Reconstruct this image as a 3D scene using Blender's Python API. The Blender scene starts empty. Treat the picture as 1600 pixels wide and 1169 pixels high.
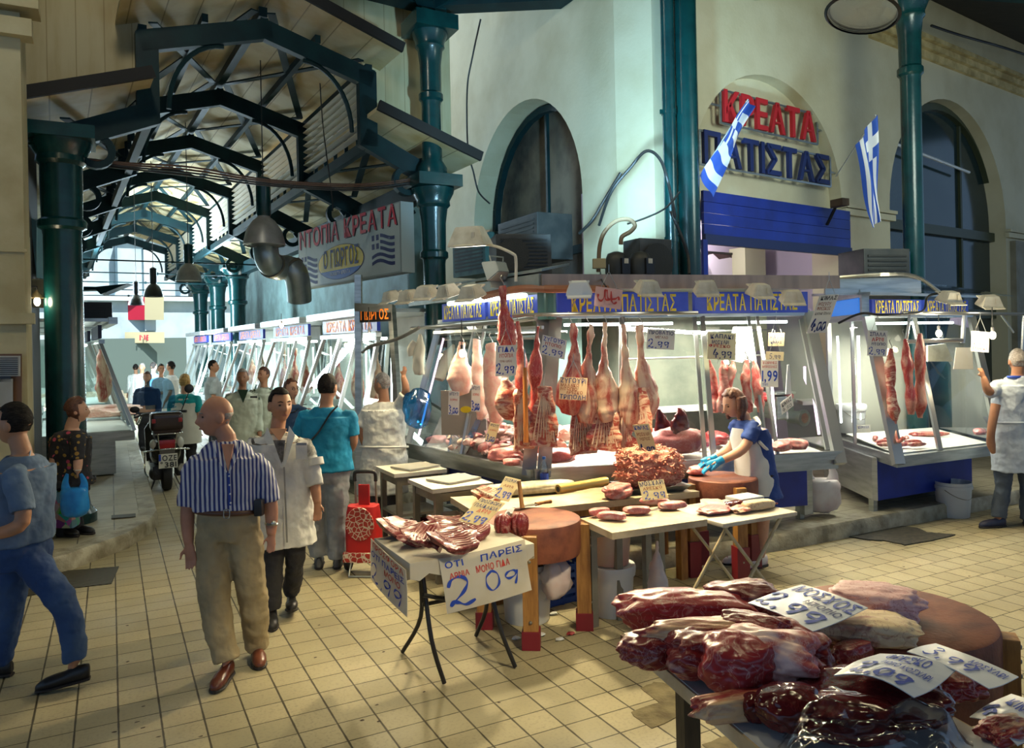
import bpy, bmesh, math, random
from mathutils import Vector as V, Matrix, noise
S = bpy.context.scene; COL = S.collection
PI = math.pi; rad = math.radians
# ---------------------------------------------------------------- camera, world, exposure
FL = 1200.0; HX, HY = 800.0, 536.0; CZ = 2.0
YAW = rad(27.6); ROLL = rad(1.2)
Fv = V((math.sin(YAW), math.cos(YAW), 0)); Rv = V((math.cos(YAW), -math.sin(YAW), 0)); Zv = V((0, 0, 1)); CAM = V((0, 0, CZ))
cd = bpy.data.cameras.new('camera'); cam = bpy.data.objects.new('camera', cd); COL.objects.link(cam)
cd.sensor_width = 36; cd.lens = 36 * FL / 1600; cd.shift_y = (HY - 584.5) / 1600; cd.clip_start = .05; cd.clip_end = 300
rr = Rv * math.cos(ROLL) - Zv * math.sin(ROLL); uu = Zv * math.cos(ROLL) + Rv * math.sin(ROLL)
mm = Matrix((rr, uu, -Fv)).transposed().to_4x4(); mm.translation = CAM
cam.matrix_world = mm; S.camera = cam
S.view_settings.view_transform = 'Standard'; S.view_settings.look = 'None'
S.view_settings.exposure = EXPOSURE = 0.0; S.view_settings.gamma = 1; S.view_settings.use_curve_mapping = False
S.cycles.use_denoising = True; S.cycles.max_bounces = 6; S.cycles.diffuse_bounces = 3; S.cycles.glossy_bounces = 3
S.cycles.transparent_max_bounces = 16; S.cycles.sample_clamp_indirect = 4; S.cycles.caustics_reflective = False; S.cycles.caustics_refractive = False
W = bpy.data.worlds.new('daylight'); S.world = W; W.use_nodes = True
W.node_tree.nodes['Background'].inputs[0].default_value = (.42, .66, 1, 1); W.node_tree.nodes['Background'].inputs[1].default_value = WORLD_STRENGTH = .65
def light(name, kind, loc, energy, col, size=.2, target=None, spot=None, sy=None):
    l = bpy.data.lights.new(name, kind); l.energy = energy; l.color = col
    if kind == 'AREA':
        l.size = size
        if sy: l.shape = 'RECTANGLE'; l.size_y = sy
    elif kind != 'SUN': l.shadow_soft_size = size
    if spot: l.spot_size = rad(spot); l.spot_blend = .6
    o = bpy.data.objects.new(name, l); COL.objects.link(o); o.location = loc
    if target is not None: o.rotation_euler = (V(target) - V(loc)).to_track_quat('-Z', 'Y').to_euler()
    return o
# sun on the street beyond the arcade, the high lamps of the hall, the stall lamps
sun = light('sun', 'SUN', (0, 0, 20), 7, (1, .98, .95)); sun.rotation_euler = V((-.25, .55, -.8)).to_track_quat('-Z', 'Y').to_euler()
# ---------------------------------------------------------------- pixel helpers (1600 x 1169 frame)
def ray(px, py):
    u = (px - HX) / FL; v = (HY - py) / FL; c, s = math.cos(ROLL), math.sin(ROLL)
    return Fv + Rv * (u * c + v * s) + Zv * (-u * s + v * c)
def at(px, py, d): return CAM + ray(px, py) * d
def fl(px, py, z=0.0):
    r = ray(px, py); return CAM + r * ((z - CZ) / r.z)
def on(P, Q, px, z=None):      # the point of the vertical plane through P and Q that shows in pixel column px (at about eye height)
    r = ray(px, HY); P, Q = V(P), V(Q); D = Q - P
    t = (P.x * r.y - P.y * r.x) / (D.y * r.x - D.x * r.y)
    o = P + D * t
    return o
# ---------------------------------------------------------------- object helpers
def thing(name, label, cat, loc=(0, 0, 0), rz=0.0, group=None, rot=None):
    o = bpy.data.objects.new(name, None); COL.objects.link(o); o.empty_display_size = .1
    o.location = loc; o.rotation_euler = rot or (0, 0, rz)
    tag(o, label, cat, group); return o
def tag(o, label=None, cat=None, group=None, kind=None):
    if label: o['label'] = label
    if cat: o['category'] = cat
    if group: o['group'] = group
    if kind: o['kind'] = kind
    return o
def rootm(o): return Matrix.Translation(o.location) @ o.rotation_euler.to_matrix().to_4x4()
def obj(name, bm, m, parent=None, smooth=None, world=False, base=None):
    me = bpy.data.meshes.new(name)
    bmesh.ops.recalc_face_normals(bm, faces=bm.faces)
    if smooth is not None:
        for f in bm.faces: f.smooth = True
        if smooth < 180:
            for e in bm.edges:
                if len(e.link_faces) == 2 and e.calc_face_angle(0) > rad(smooth): e.smooth = False
    bm.to_mesh(me); bm.free(); me.materials.append(m)
    o = bpy.data.objects.new(name, me); COL.objects.link(o)
    if parent is not None:
        o.parent = parent
        if world:
            mt = rootm(parent)
            if parent.parent: mt = rootm(parent.parent) @ mt
            me.transform(mt.inverted())
    elif base is not None:
        me.transform(Matrix.Translation(-V(base))); o.location = base
    return o
def struct(name, bm, m, smooth=None):
    o = obj(name, bm, m, smooth=smooth); o['kind'] = 'structure'; return o
def dup(root, loc=None, rz=None, label=None, group=None, scale=None, rot=None):
    r = root.copy(); COL.objects.link(r)
    if loc is not None: r.location = loc
    if rz is not None: r.rotation_euler = (0, 0, rz)
    if rot is not None: r.rotation_euler = rot
    if scale is not None: r.scale = (scale,) * 3 if isinstance(scale, (int, float)) else scale
    if label: r['label'] = label
    if group: r['group'] = group
    for ch in list(root.children):
        c = ch.copy(); COL.objects.link(c); c.parent = r
        for g in ch.children:
            q = g.copy(); COL.objects.link(q); q.parent = c
    return r
def B(): return bmesh.new()
def box(bm, c, s, rz=0.0, m=None):
    mt = Matrix.Translation(V(c)) @ (m if m is not None else Matrix.Rotation(rz, 4, 'Z')) @ Matrix.Diagonal((s[0], s[1], s[2], 1))
    return bmesh.ops.create_cube(bm, size=1, matrix=mt)['verts']
def bbox(bm, c, s, bev=.01, rz=0.0, m=None, seg=2):
    t = B(); vs = box(t, c, s, rz, m)
    bmesh.ops.bevel(t, geom=t.edges[:], offset=bev, segments=seg, affect='EDGES', profile=.7); join(bm, t)
def join(bm, t, m=None):
    me = bpy.data.meshes.new('t'); t.to_mesh(me); t.free()
    if m is not None: me.transform(m)
    bm.from_mesh(me); bpy.data.meshes.remove(me)
def bar(bm, p, q, w, h, up=Zv):
    p, q = V(p), V(q); d = q - p; L = d.length
    if L < 1e-6: return
    y = d / L; x = y.cross(V(up))
    if x.length < 1e-3: x = y.cross(V((1, 0, 0)))
    x.normalize(); z = x.cross(y)
    mt = Matrix((x, y, z)).transposed().to_4x4(); mt.translation = (p + q) / 2
    bmesh.ops.create_cube(bm, size=1, matrix=mt @ Matrix.Diagonal((w, L, h, 1)))
def poly(bm, pts):
    return bm.faces.new([bm.verts.new(V(p)) for p in pts])
def prism(bm, pts, ex):
    ex = V(ex); a = [bm.verts.new(V(p)) for p in pts]; b = [bm.verts.new(V(p) + ex) for p in pts]; n = len(pts)
    bm.faces.new(a); bm.faces.new(b[::-1])
    for i in range(n): bm.faces.new((a[i], b[i], b[(i + 1) % n], a[(i + 1) % n]))
def spline(pts, n=6):
    pts = [V(p) for p in pts]
    if len(pts) < 3: return pts
    out = []
    for i in range(len(pts) - 1):
        p0 = pts[max(i - 1, 0)]; p1 = pts[i]; p2 = pts[i + 1]; p3 = pts[min(i + 2, len(pts) - 1)]
        for k in range(n):
            t = k / n
            out.append(.5 * ((2 * p1) + (p2 - p0) * t + (2 * p0 - 5 * p1 + 4 * p2 - p3) * t * t + (3 * p1 - p0 - 3 * p2 + p3) * t ** 3))
    out.append(pts[-1]); return out
def rings(bm, R, cap=True):      # R: list of lists of points; a skin over them
    vs = [[bm.verts.new(p) for p in r] for r in R]; n = len(vs[0])
    for a, b in zip(vs, vs[1:]):
        for i in range(n): bm.faces.new((a[i], a[(i + 1) % n], b[(i + 1) % n], b[i]))
    if cap:
        bm.faces.new(vs[0][::-1]); bm.faces.new(vs[-1])
    return vs
def tube(bm, pts, r, n=8, flat=1.0, up=None, cap=True):
    pts = [V(p) for p in pts]; k = len(pts)
    rs = r if isinstance(r, (list, tuple)) else [r] * k
    if len(rs) != k:
        rs = [rs[0] + 0 * i for i in range(k)] if len(rs) == 1 else [interp(rs, i / (k - 1)) for i in range(k)]
    R = []; prev = None
    for i, p in enumerate(pts):
        t = (pts[min(i + 1, k - 1)] - pts[max(i - 1, 0)])
        t = t.normalized() if t.length > 1e-9 else Zv
        if prev is None:
            u = V(up) if up is not None else (Zv if abs(t.z) < .9 else V((1, 0, 0)))
        else: u = prev
        x = t.cross(u)
        if x.length < 1e-4: x = t.cross(V((.3, 1, .2)))
        x.normalize(); y = x.cross(t).normalized(); prev = y
        R.append([p + x * math.cos(a) * rs[i] + y * math.sin(a) * rs[i] * flat for a in [2 * PI * j / n for j in range(n)]])
    rings(bm, R, cap)
def interp(v, t):
    x = t * (len(v) - 1); i = min(int(x), len(v) - 2); return v[i] + (v[i + 1] - v[i]) * (x - i)
def lathe(bm, prof, c=(0, 0, 0), n=24, m=None, cap=True, sx=1.0, sy=1.0):
    c = V(c); R = []
    for r, z in prof:
        ring = [V((r * sx * math.cos(2 * PI * j / n), r * sy * math.sin(2 * PI * j / n), z)) for j in range(n)]
        R.append([c + ((m @ p) if m is not None else p) for p in ring])
    rings(bm, R, cap)
def ball(bm, c, r, seg=16, m=None):
    r = (r, r, r) if isinstance(r, (int, float)) else r
    return bmesh.ops.create_uvsphere(bm, u_segments=seg, v_segments=max(6, seg * 2 // 3), radius=1,
        matrix=Matrix.Translation(V(c)) @ (m if m is not None else Matrix()) @ Matrix.Diagonal((*r, 1)))['verts']
def rough(bm, amp, sc, seed=0, verts=None):
    bm.normal_update(); o = V((seed * 7.31, seed * 3.17, seed * 1.7))
    ds = [(v, v.normal * (noise.noise(v.co * sc + o) * amp + noise.noise(v.co * sc * 2.7 + o) * amp * .45)) for v in (verts or bm.verts)]
    for v, d in ds: v.co += d
# ---------------------------------------------------------------- lettering
GL = {}
def glyphs(chars):
    fc = bpy.data.curves.new('g', 'FONT'); fo = bpy.data.objects.new('g', fc); COL.objects.link(fo); fc.resolution_u = 3; fc.offset = .018
    for ch in chars:
        fc.body = ch; dg = bpy.context.evaluated_depsgraph_get(); dg.update()
        e = fo.evaluated_get(dg); me = e.to_mesh()
        vs = [(v.co.x, v.co.y) for v in me.vertices]; fs = [tuple(p.vertices) for p in me.polygons]; e.to_mesh_clear()
        if vs:
            x0 = min(v[0] for v in vs); x1 = max(v[0] for v in vs)
            GL[ch] = ([(x - x0, y) for x, y in vs], fs, x1 - x0)
    bpy.data.objects.remove(fo); bpy.data.curves.remove(fc)
glyphs('ΑΒΓΔΕΖΗΘΙΚΛΜΝΞΟΠΡΣΤΥΦΧΨΩαφο0123456789,.°OZEJ€/-')
CAP = .70
def word(bm, s, o, x, y, h, w=None, jit=0.0, gap=.12, slant=0.0, rs=None, lift=0.0, serif=0.0):
    # lay letters from o along x, y (unit vectors); h: letter height; w: fit to this width
    o, x, y = V(o), V(x), V(y); nrm = x.cross(y); adv = 0; lay = []
    for ch in s:
        if ch == ' ': adv += .38; continue
        if ch not in GL: continue
        lay.append((ch, adv)); adv += GL[ch][2] + gap
    adv = max(adv - gap, .01); k = h / CAP; kx = (w / adv) if w else k
    rs = rs or random
    for ch, a in lay:
        vs, fs, gw = GL[ch]; dy = rs.uniform(-jit, jit) * h; an = rs.uniform(-jit, jit) * .8; ca, sa = math.cos(an), math.sin(an)
        nv = []
        for px, py in vs:
            px, py = (px - gw / 2) * ca - (py - .35) * sa + gw / 2, (px - gw / 2) * sa + (py - .35) * ca + .35
            nv.append(bm.verts.new(o + x * ((a + px + slant * py) * kx) + y * (py * k + dy) + nrm * lift))
        for f in fs:
            try: bm.faces.new([nv[i] for i in f])
            except ValueError: pass
        if serif:
            for yy in (0, .66):
                pass
DIG = {'2': [(.05, .72), (.2, .95), (.55, 1), (.75, .78), (.6, .5), (.3, .25), (.08, .08), (.12, .2), (.35, .12), (.6, 0), (.95, .1)],
       '9': [(.8, .75), (.6, 1), (.25, .95), (.1, .7), (.3, .5), (.65, .6), (.82, .9), (.78, .5), (.62, 0)],
       '3': [(.1, .9), (.45, 1), (.75, .8), (.4, .55), (.75, .4), (.8, .15), (.4, 0), (.05, .12)],
       '4': [(.55, 1), (.1, .35), (.9, .38), (.62, .6), (.6, 0)], '1': [(.3, .7), (.55, 1), (.5, 0)],
       '0': [(.5, 1), (.15, .75), (.12, .3), (.4, 0), (.8, .25), (.8, .75), (.5, 1)],
       '5': [(.85, 1), (.25, .97), (.18, .55), (.6, .6), (.8, .3), (.5, 0), (.1, .1)], ',': [(.3, .1), (.2, -.15)], '.': [(.2, .05), (.35, .03)]}
def strokes(bm, s, o, x, y, h, w, sw=.1, lift=.002):
    o, x, y = V(o), V(x), V(y); nrm = x.cross(y); n = sum(.45 if c in ',.' else 1 for c in s); cw = w / n; a = 0
    for i, c in enumerate(s):
        if c in DIG:
            hh = h * (1.0 if i == 0 else .72); line(bm, [(a + px * cw * .88, py * hh) for px, py in DIG[c]], o, x, y, nrm, sw * h, lift)
        a += cw * (.45 if c in ',.' else 1)
def line(bm, pts, o, x, y, nrm, wd, lift):
    p3 = spline([V((a, b, 0)) for a, b in pts], 5); L = []
    for i, p in enumerate(p3):
        t = p3[min(i + 1, len(p3) - 1)] - p3[max(i - 1, 0)]
        t = t.normalized() if t.length > 1e-9 else V((1, 0, 0)); q = V((-t.y, t.x, 0)) * wd * (.38 + .18 * math.sin(i * .7))
        L.append([p + q, p - q])
    vs = [[bm.verts.new(V(o) + V(x) * a.x + V(y) * a.y + nrm * lift) for a in pr] for pr in L]
    for a, b in zip(vs, vs[1:]): bm.faces.new((a[0], a[1], b[1], b[0]))
# ---------------------------------------------------------------- materials
MATS = {}
def nt(name):
    m = bpy.data.materials.new(name); m.use_nodes = True; t = m.node_tree; t.nodes.clear()
    out = t.nodes.new('ShaderNodeOutputMaterial'); return m, t, out
def N(t, kind, **kw):
    n = t.nodes.new('ShaderNode' + kind)
    for k, v in kw.items():
        if k in n.inputs.keys(): n.inputs[k].default_value = v
        else: setattr(n, k, v)
    return n
def c4(c): return (*c, 1) if len(c) == 3 else c
def mix(t, fac, a, b):
    n = t.nodes.new('ShaderNodeMix'); n.data_type = 'RGBA'
    if isinstance(fac, (int, float)): n.inputs[0].default_value = fac
    else: t.links.new(fac, n.inputs[0])
    for i, q in ((6, a), (7, b)):
        if isinstance(q, tuple): n.inputs[i].default_value = c4(q)
        else: t.links.new(q, n.inputs[i])
    return n.outputs[2]
def ramp(t, src, lo, hi):
    n = N(t, 'MapRange'); n.inputs[1].default_value = lo; n.inputs[2].default_value = hi; t.links.new(src, n.inputs[0]); return n.outputs[0]
def math_(t, op, a, b=None):
    n = t.nodes.new('ShaderNodeMath'); n.operation = op
    for i, q in enumerate((a, b)):
        if q is None: continue
        if isinstance(q, (int, float)): n.inputs[i].default_value = q
        else: t.links.new(q, n.inputs[i])
    return n.outputs[0]
def tex(t, sc, detail=4, coord='Object', rough=.55, dist=0.0, stretch=None, rnd=False):
    c = N(t, 'TexCoord'); n = N(t, 'TexNoise'); n.inputs['Scale'].default_value = sc; n.inputs['Detail'].default_value = detail
    n.inputs['Roughness'].default_value = rough; n.inputs['Distortion'].default_value = dist; src = c.outputs[coord]
    if stretch:
        mp = N(t, 'Mapping'); mp.inputs['Scale'].default_value = stretch; t.links.new(src, mp.inputs[0]); src = mp.outputs[0]
    if rnd:
        oi = N(t, 'ObjectInfo'); va = N(t, 'VectorMath', operation='ADD'); t.links.new(src, va.inputs[0])
        mu = math_(t, 'MULTIPLY', oi.outputs['Random'], 37.0); t.links.new(mu, va.inputs[1]); src = va.outputs[0]
    t.links.new(src, n.inputs['Vector']); return n.outputs[0]
def pbsdf(t, out, col, rg=.5, metal=0.0, emit=None, es=0.0, bump=None, bs=.3, bd=.01, sss=0.0, spec=.5, alpha=1.0, trans=0.0):
    p = N(t, 'BsdfPrincipled')
    if trans:
        tl = N(t, 'BsdfTranslucent'); tl.inputs[0].default_value = c4(col) if isinstance(col, tuple) else (.8, .74, .62, 1); xs = N(t, 'MixShader'); xs.inputs[0].default_value = trans; t.links.new(p.outputs[0], xs.inputs[1]); t.links.new(tl.outputs[0], xs.inputs[2])
    if isinstance(col, tuple): p.inputs['Base Color'].default_value = c4(col)
    else: t.links.new(col, p.inputs['Base Color'])
    if isinstance(rg, (int, float)): p.inputs['Roughness'].default_value = rg
    else: t.links.new(rg, p.inputs['Roughness'])
    p.inputs['Metallic'].default_value = metal; p.inputs['Specular IOR Level'].default_value = spec
    if emit: p.inputs['Emission Color'].default_value = c4(emit); p.inputs['Emission Strength'].default_value = es
    if sss: p.inputs['Subsurface Weight'].default_value = sss; p.inputs['Subsurface Radius'].default_value = (.02, .008, .004)
    if alpha < 1: p.inputs['Alpha'].default_value = alpha
    if bump is not None:
        b = N(t, 'Bump'); b.inputs['Strength'].default_value = bs; b.inputs['Distance'].default_value = bd; t.links.new(bump, b.inputs['Height']); t.links.new(b.outputs[0], p.inputs['Normal'])
    t.links.new(xs.outputs[0] if trans else p.outputs[0], out.inputs[0]); return p
def mat(name, col, rg=.5, metal=0.0, col2=None, sc=6.0, lo=.4, hi=.65, bump=0.0, bsc=40.0, emit=None, es=0.0, sss=0.0, stretch=None, coord='Object', spec=.5, alpha=1.0, detail=4, rnd=False, bd=.01, trans=0.0):
    m, t, out = nt(name); c = col
    if col2 is not None: c = mix(t, ramp(t, tex(t, sc, detail, coord, stretch=stretch, rnd=rnd), lo, hi), col, col2)
    pbsdf(t, out, c, rg, metal, emit, es, tex(t, bsc, 3, coord) if bump else None, bump, bd, sss, spec, alpha, trans)
    MATS[name] = m; return m
def glow(name, col, st):
    m, t, out = nt(name); e = N(t, 'Emission'); e.inputs[0].default_value = c4(col); e.inputs[1].default_value = st; t.links.new(e.outputs[0], out.inputs[0]); return m
def glass(name, tint=(.93, .97, .96), refl=.1, rg=.02):
    m, t, out = nt(name); a = N(t, 'BsdfTransparent'); a.inputs[0].default_value = c4(tint); g = N(t, 'BsdfGlossy'); g.inputs['Roughness'].default_value = rg
    lw = N(t, 'LayerWeight'); lw.inputs[0].default_value = .25; f = math_(t, 'MULTIPLY', lw.outputs['Fresnel'], .6); f = math_(t, 'ADD', f, refl * .4)
    x = N(t, 'MixShader'); t.links.new(f, x.inputs[0]); t.links.new(a.outputs[0], x.inputs[1]); t.links.new(g.outputs[0], x.inputs[2]); t.links.new(x.outputs[0], out.inputs[0]); return m
STEEL = mat('stainless_steel', (.5, .52, .5), .32, .9, col2=(.36, .38, .36), sc=3, stretch=(1, 1, 8))
GREEN = mat('green_iron_paint', (.003, .042, .042), .25, 0, col2=(.002, .026, .028), sc=4, bump=.12)
DARKGREEN = mat('dark_green_steel', (.003, .026, .03), .55, 0, col2=(.002, .016, .02), sc=3, spec=.25)
BLACK = mat('black_plastic', (.012, .012, .013), .4)
RUBBER = mat('rubber', (.01, .01, .01), .75)
WHITE = mat('white_plastic', (.72, .73, .72), .35)
OFFW = mat('ivory_plastic', (.72, .68, .55), .45, col2=(.55, .5, .38), sc=8)
PAPER = mat('white_paper', (.78, .76, .7), .7, col2=(.72, .68, .58), sc=7, bump=.2, bsc=14, trans=.5)
YPAPER = mat('buff_card', (.8, .66, .36), .7, col2=(.72, .56, .28), sc=6, trans=.3)
CARDW = mat('white_card', (.82, .8, .74), .6, trans=.3)
BLUEINK = mat('blue_ink', (.01, .05, .38), .55)
NAVYINK = mat('navy_ink', (.012, .025, .14), .55)
REDINK = mat('red_ink', (.5, .04, .03), .55)
BRNINK = mat('brown_ink', (.28, .06, .03), .55)
BLKINK = mat('black_ink', (.015, .015, .02), .55)
YELLOW = mat('yellow_letter_paint', (.9, .72, .03), .5)
BLUEP = mat('blue_metal_paint', (.008, .03, .3), .45, col2=(.006, .02, .2), sc=3)
GLASS = glass('clear_glass')
DUCT = mat('galvanised_steel', (.42, .48, .48), .42, .7, col2=(.3, .36, .36), sc=5)
CABLE = mat('cable_sheath', (.012, .013, .013), .5)
CABLEB = mat('brown_cable_sheath', (.1, .05, .03), .6)
WOOD = mat('oiled_timber', (.42, .2, .05), .5, col2=(.24, .1, .025), sc=5, stretch=(6, 6, .8), bump=.15)
BOARD = mat('pale_board', (.66, .54, .36), .55, col2=(.5, .38, .22), sc=7, bump=.1)
BLOCKTOP = mat('chopping_block_wood', (.26, .08, .04), .6, col2=(.13, .035, .022), sc=6, bump=.25, bsc=60)
# ================================================================ THE PLACE
AA = rad(3.22); AO = V((1.75, 9.8, 0)); AX = V((math.cos(AA), math.sin(AA), 0)); AY = V((-math.sin(AA), math.cos(AA), 0))
def ar(t, s, z=0.0): return AO + AX * t + AY * s + Zv * z       # arcade coordinates: across, along, up
# ---- floor tiles
def floor_material():
    m, t, out = nt('cement_floor_tiles'); co = N(t, 'TexCoord'); sp = N(t, 'SeparateXYZ'); t.links.new(co.outputs['Object'], sp.inputs[0])
    T = .206; fy = math_(t, 'DIVIDE', math_(t, 'ADD', sp.outputs[1], 10 * T - 5.50 + 40 * T), T); ry = math_(t, 'FLOOR', fy)
    stag = math_(t, 'MULTIPLY', math_(t, 'MODULO', ry, 2.0), math_(t, 'MULTIPLY', math_(t, 'GREATER_THAN', sp.outputs[0], 4.3), .5))
    fx = math_(t, 'ADD', math_(t, 'DIVIDE', math_(t, 'ADD', sp.outputs[0], 100 * T), T), stag)
    def edge(f):
        q = math_(t, 'FRACT', f); return math_(t, 'MINIMUM', q, math_(t, 'SUBTRACT', 1.0, q))
    e = math_(t, 'MINIMUM', edge(fx), math_(t, 'MULTIPLY', edge(fy), 1.35)); wob = tex(t, 9, 3)
    e = math_(t, 'ADD', e, math_(t, 'MULTIPLY', math_(t, 'SUBTRACT', wob, .5), .03)); groove = ramp(t, e, .014, .034)
    cx = N(t, 'CombineXYZ'); t.links.new(math_(t, 'FLOOR', fx), cx.inputs[0]); t.links.new(ry, cx.inputs[1])
    wn = N(t, 'TexWhiteNoise'); t.links.new(cx.outputs[0], wn.inputs['Vector'])
    c = mix(t, wn.outputs[0], (.45, .385, .235), (.35, .305, .185)); c = mix(t, ramp(t, tex(t, .8, 6), .4, .85), c, (.27, .235, .145))
    c = mix(t, ramp(t, tex(t, 55, 3), .5, .8), c, (.27, .24, .16)); c = mix(t, groove, (.05, .04, .018), c)
    pbsdf(t, out, c, ramp(t, tex(t, 1.3, 5), -.1, .9), bump=groove, bs=.5, bd=.004, spec=.4); return m
bm = B(); poly(bm, [(-14, -8, 0), (26, -8, 0), (26, 60, 0), (-14, 60, 0)]); struct('floor', bm, floor_material())
PAVE = mat('pavement_slabs', (.36, .32, .22), .6, col2=(.26, .23, .15), sc=2, bump=.2)
KERB = mat('worn_kerb_stone', (.42, .38, .27), .55, col2=(.2, .17, .1), sc=5, bump=.5, bsc=18, bd=.02)
def slabs_material():
    m, t, out = nt('pavement_tiles'); co = N(t, 'TexCoord'); br = N(t, 'TexBrick'); br.offset = .0; br.inputs['Scale'].default_value = 1; t.links.new(co.outputs['Object'], br.inputs[0])
    br.inputs['Brick Width'].default_value = .32; br.inputs['Row Height'].default_value = .4; br.inputs['Mortar Size'].default_value = .006
    br.inputs['Color1'].default_value = (.4, .36, .24, 1); br.inputs['Color2'].default_value = (.33, .29, .19, 1); br.inputs['Mortar'].default_value = (.04, .035, .02, 1)
    pbsdf(t, out, mix(t, ramp(t, tex(t, 3, 4), .45, .75), br.outputs[0], (.24, .21, .13)), .5); return m
SLAB = slabs_material()
LK = [(.5, 50), (.45, 9.75), (.36, 9.3), (.12, 8.72), (-.38, 8.12), (-1.2, 7.65), (-2.6, 7.25), (-9, 6.9)]
def offset_line(L, d):
    out = []
    for i, p in enumerate(L):
        a = V((*L[max(i - 1, 0)], 0)); b = V((*L[min(i + 1, len(L) - 1)], 0)); t = (b - a).normalized(); q = V((p[0], p[1], 0)) + V((t.y, -t.x, 0)) * d; out.append((q.x, q.y))
    return out
LKi = offset_line(LK, .2)
bm = B(); prism(bm, [(x, y, 0) for x, y in LKi] + [(-9, 50, 0)], (0, 0, .15)); struct('floor_left_pavement', bm, SLAB)
def kerb(name, O, I, z):
    bm = B(); n = len(O)
    R = [[(O[i][0], O[i][1], 0), (O[i][0], O[i][1], z - .025), (O[i][0] * .9 + I[i][0] * .1, O[i][1] * .9 + I[i][1] * .1, z + .004), (I[i][0], I[i][1], z + .004), (I[i][0], I[i][1], 0)] for i in range(n)]
    Q = []
    for i in range(n - 1):
        for k in range(6): Q.append([V(a).lerp(V(b), k / 6) for a, b in zip(R[i], R[i + 1])])
    Q.append([V(a) for a in R[-1]]); rings(bm, Q); rough(bm, .012, 6, 3); struct(name, bm, KERB, 40)
kerb('trim_left_kerb', LK, LKi, .15)
RK = [(20, 5.22), (5.6, 5.22), (4.2, 5.35), (3.5, 5.75), (3.32, 6.3), (3.3, 9), (2.6, 20), (1.6, 50)]
RKi = offset_line(RK, .22)
bm = B(); prism(bm, [(x, y, 0) for x, y in RKi] + [(20, 50, 0)], (0, 0, .15)); struct('floor_stall_platform', bm, SLAB)
kerb('trim_stall_kerb', RK, RKi, .15)
# ---- patches where floor tiles are missing, drain covers
DIRT = mat('exposed_mortar_bed', (.2, .16, .08), .9, col2=(.11, .085, .04), sc=9, bump=.8, bsc=50)
def patch(name, px, z, m, label=None, cat=None, seed=1, amp=.015):
    bm = B(); P = [fl(x, y) for x, y in px]; Q = []
    for i, p in enumerate(P):
        q = P[(i + 1) % len(P)]
        for k in range(4): Q.append(p.lerp(q, k / 4) + V((noise.noise(p * 9 + V((k, seed, 0))), noise.noise(p * 7 + V((seed, k, 3))), 0)) * amp)
    prism(bm, [V((p.x, p.y, .0005)) for p in Q], (0, 0, z)); return bm
struct('floor_bare_mortar_patch', patch('a', [(1000, 1076), (1022, 1066), (1048, 1070), (1090, 1108), (1018, 1140), (985, 1113), (1030, 1098)], .003, DIRT), DIRT)
struct('floor_bare_mortar_strip', patch('a', [(1095, 1165), (1150, 1145), (1190, 1130), (1240, 1169), (1130, 1190)], .003, DIRT, seed=4), DIRT)
def grate_material():
    m, t, out = nt('cast_drain_cover'); co = N(t, 'TexCoord'); w = N(t, 'TexWave'); w.inputs['Scale'].default_value = 14; w.bands_direction = 'DIAGONAL'; t.links.new(co.outputs['Object'], w.inputs[0])
    pbsdf(t, out, mix(t, w.outputs[0], (.025, .023, .015), (.085, .075, .045)), .5, .4, bump=w.outputs[0], bs=.6); return m
bm = patch('g', [(30, 910), (100, 893), (186, 886), (174, 913), (95, 922), (30, 935)], .006, DIRT, amp=.002)
tag(obj('drain_cover', bm, grate_material()), 'dark ribbed metal drain cover set in floor tiles beside striding man in jeans', 'drain cover')
bm = patch('g', [(1314, 838), (1345, 828), (1395, 822), (1432, 826), (1448, 833), (1494, 837), (1455, 846), (1415, 853), (1380, 846), (1357, 845)], .012, DIRT, seed=3, amp=.03)
tag(obj('rubber_mat', bm, mat('dirty_rubber_mat', (.03, .03, .027), .8, col2=(.06, .055, .04), sc=20)), 'ragged dark rubber mat lying on floor below stall kerb', 'mat')
bm = B(); prism(bm, [fl(174 + a, 803 + b, .156) for a, b in ((0, 3), (38, 0), (38, 5), (0, 8))], (0, 0, .006)); tag(obj('gully_cover', bm, mat('gully_iron', (.05, .045, .03), .6)), 'small dark gully cover in the left pavement near kerb', 'drain cover')
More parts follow.
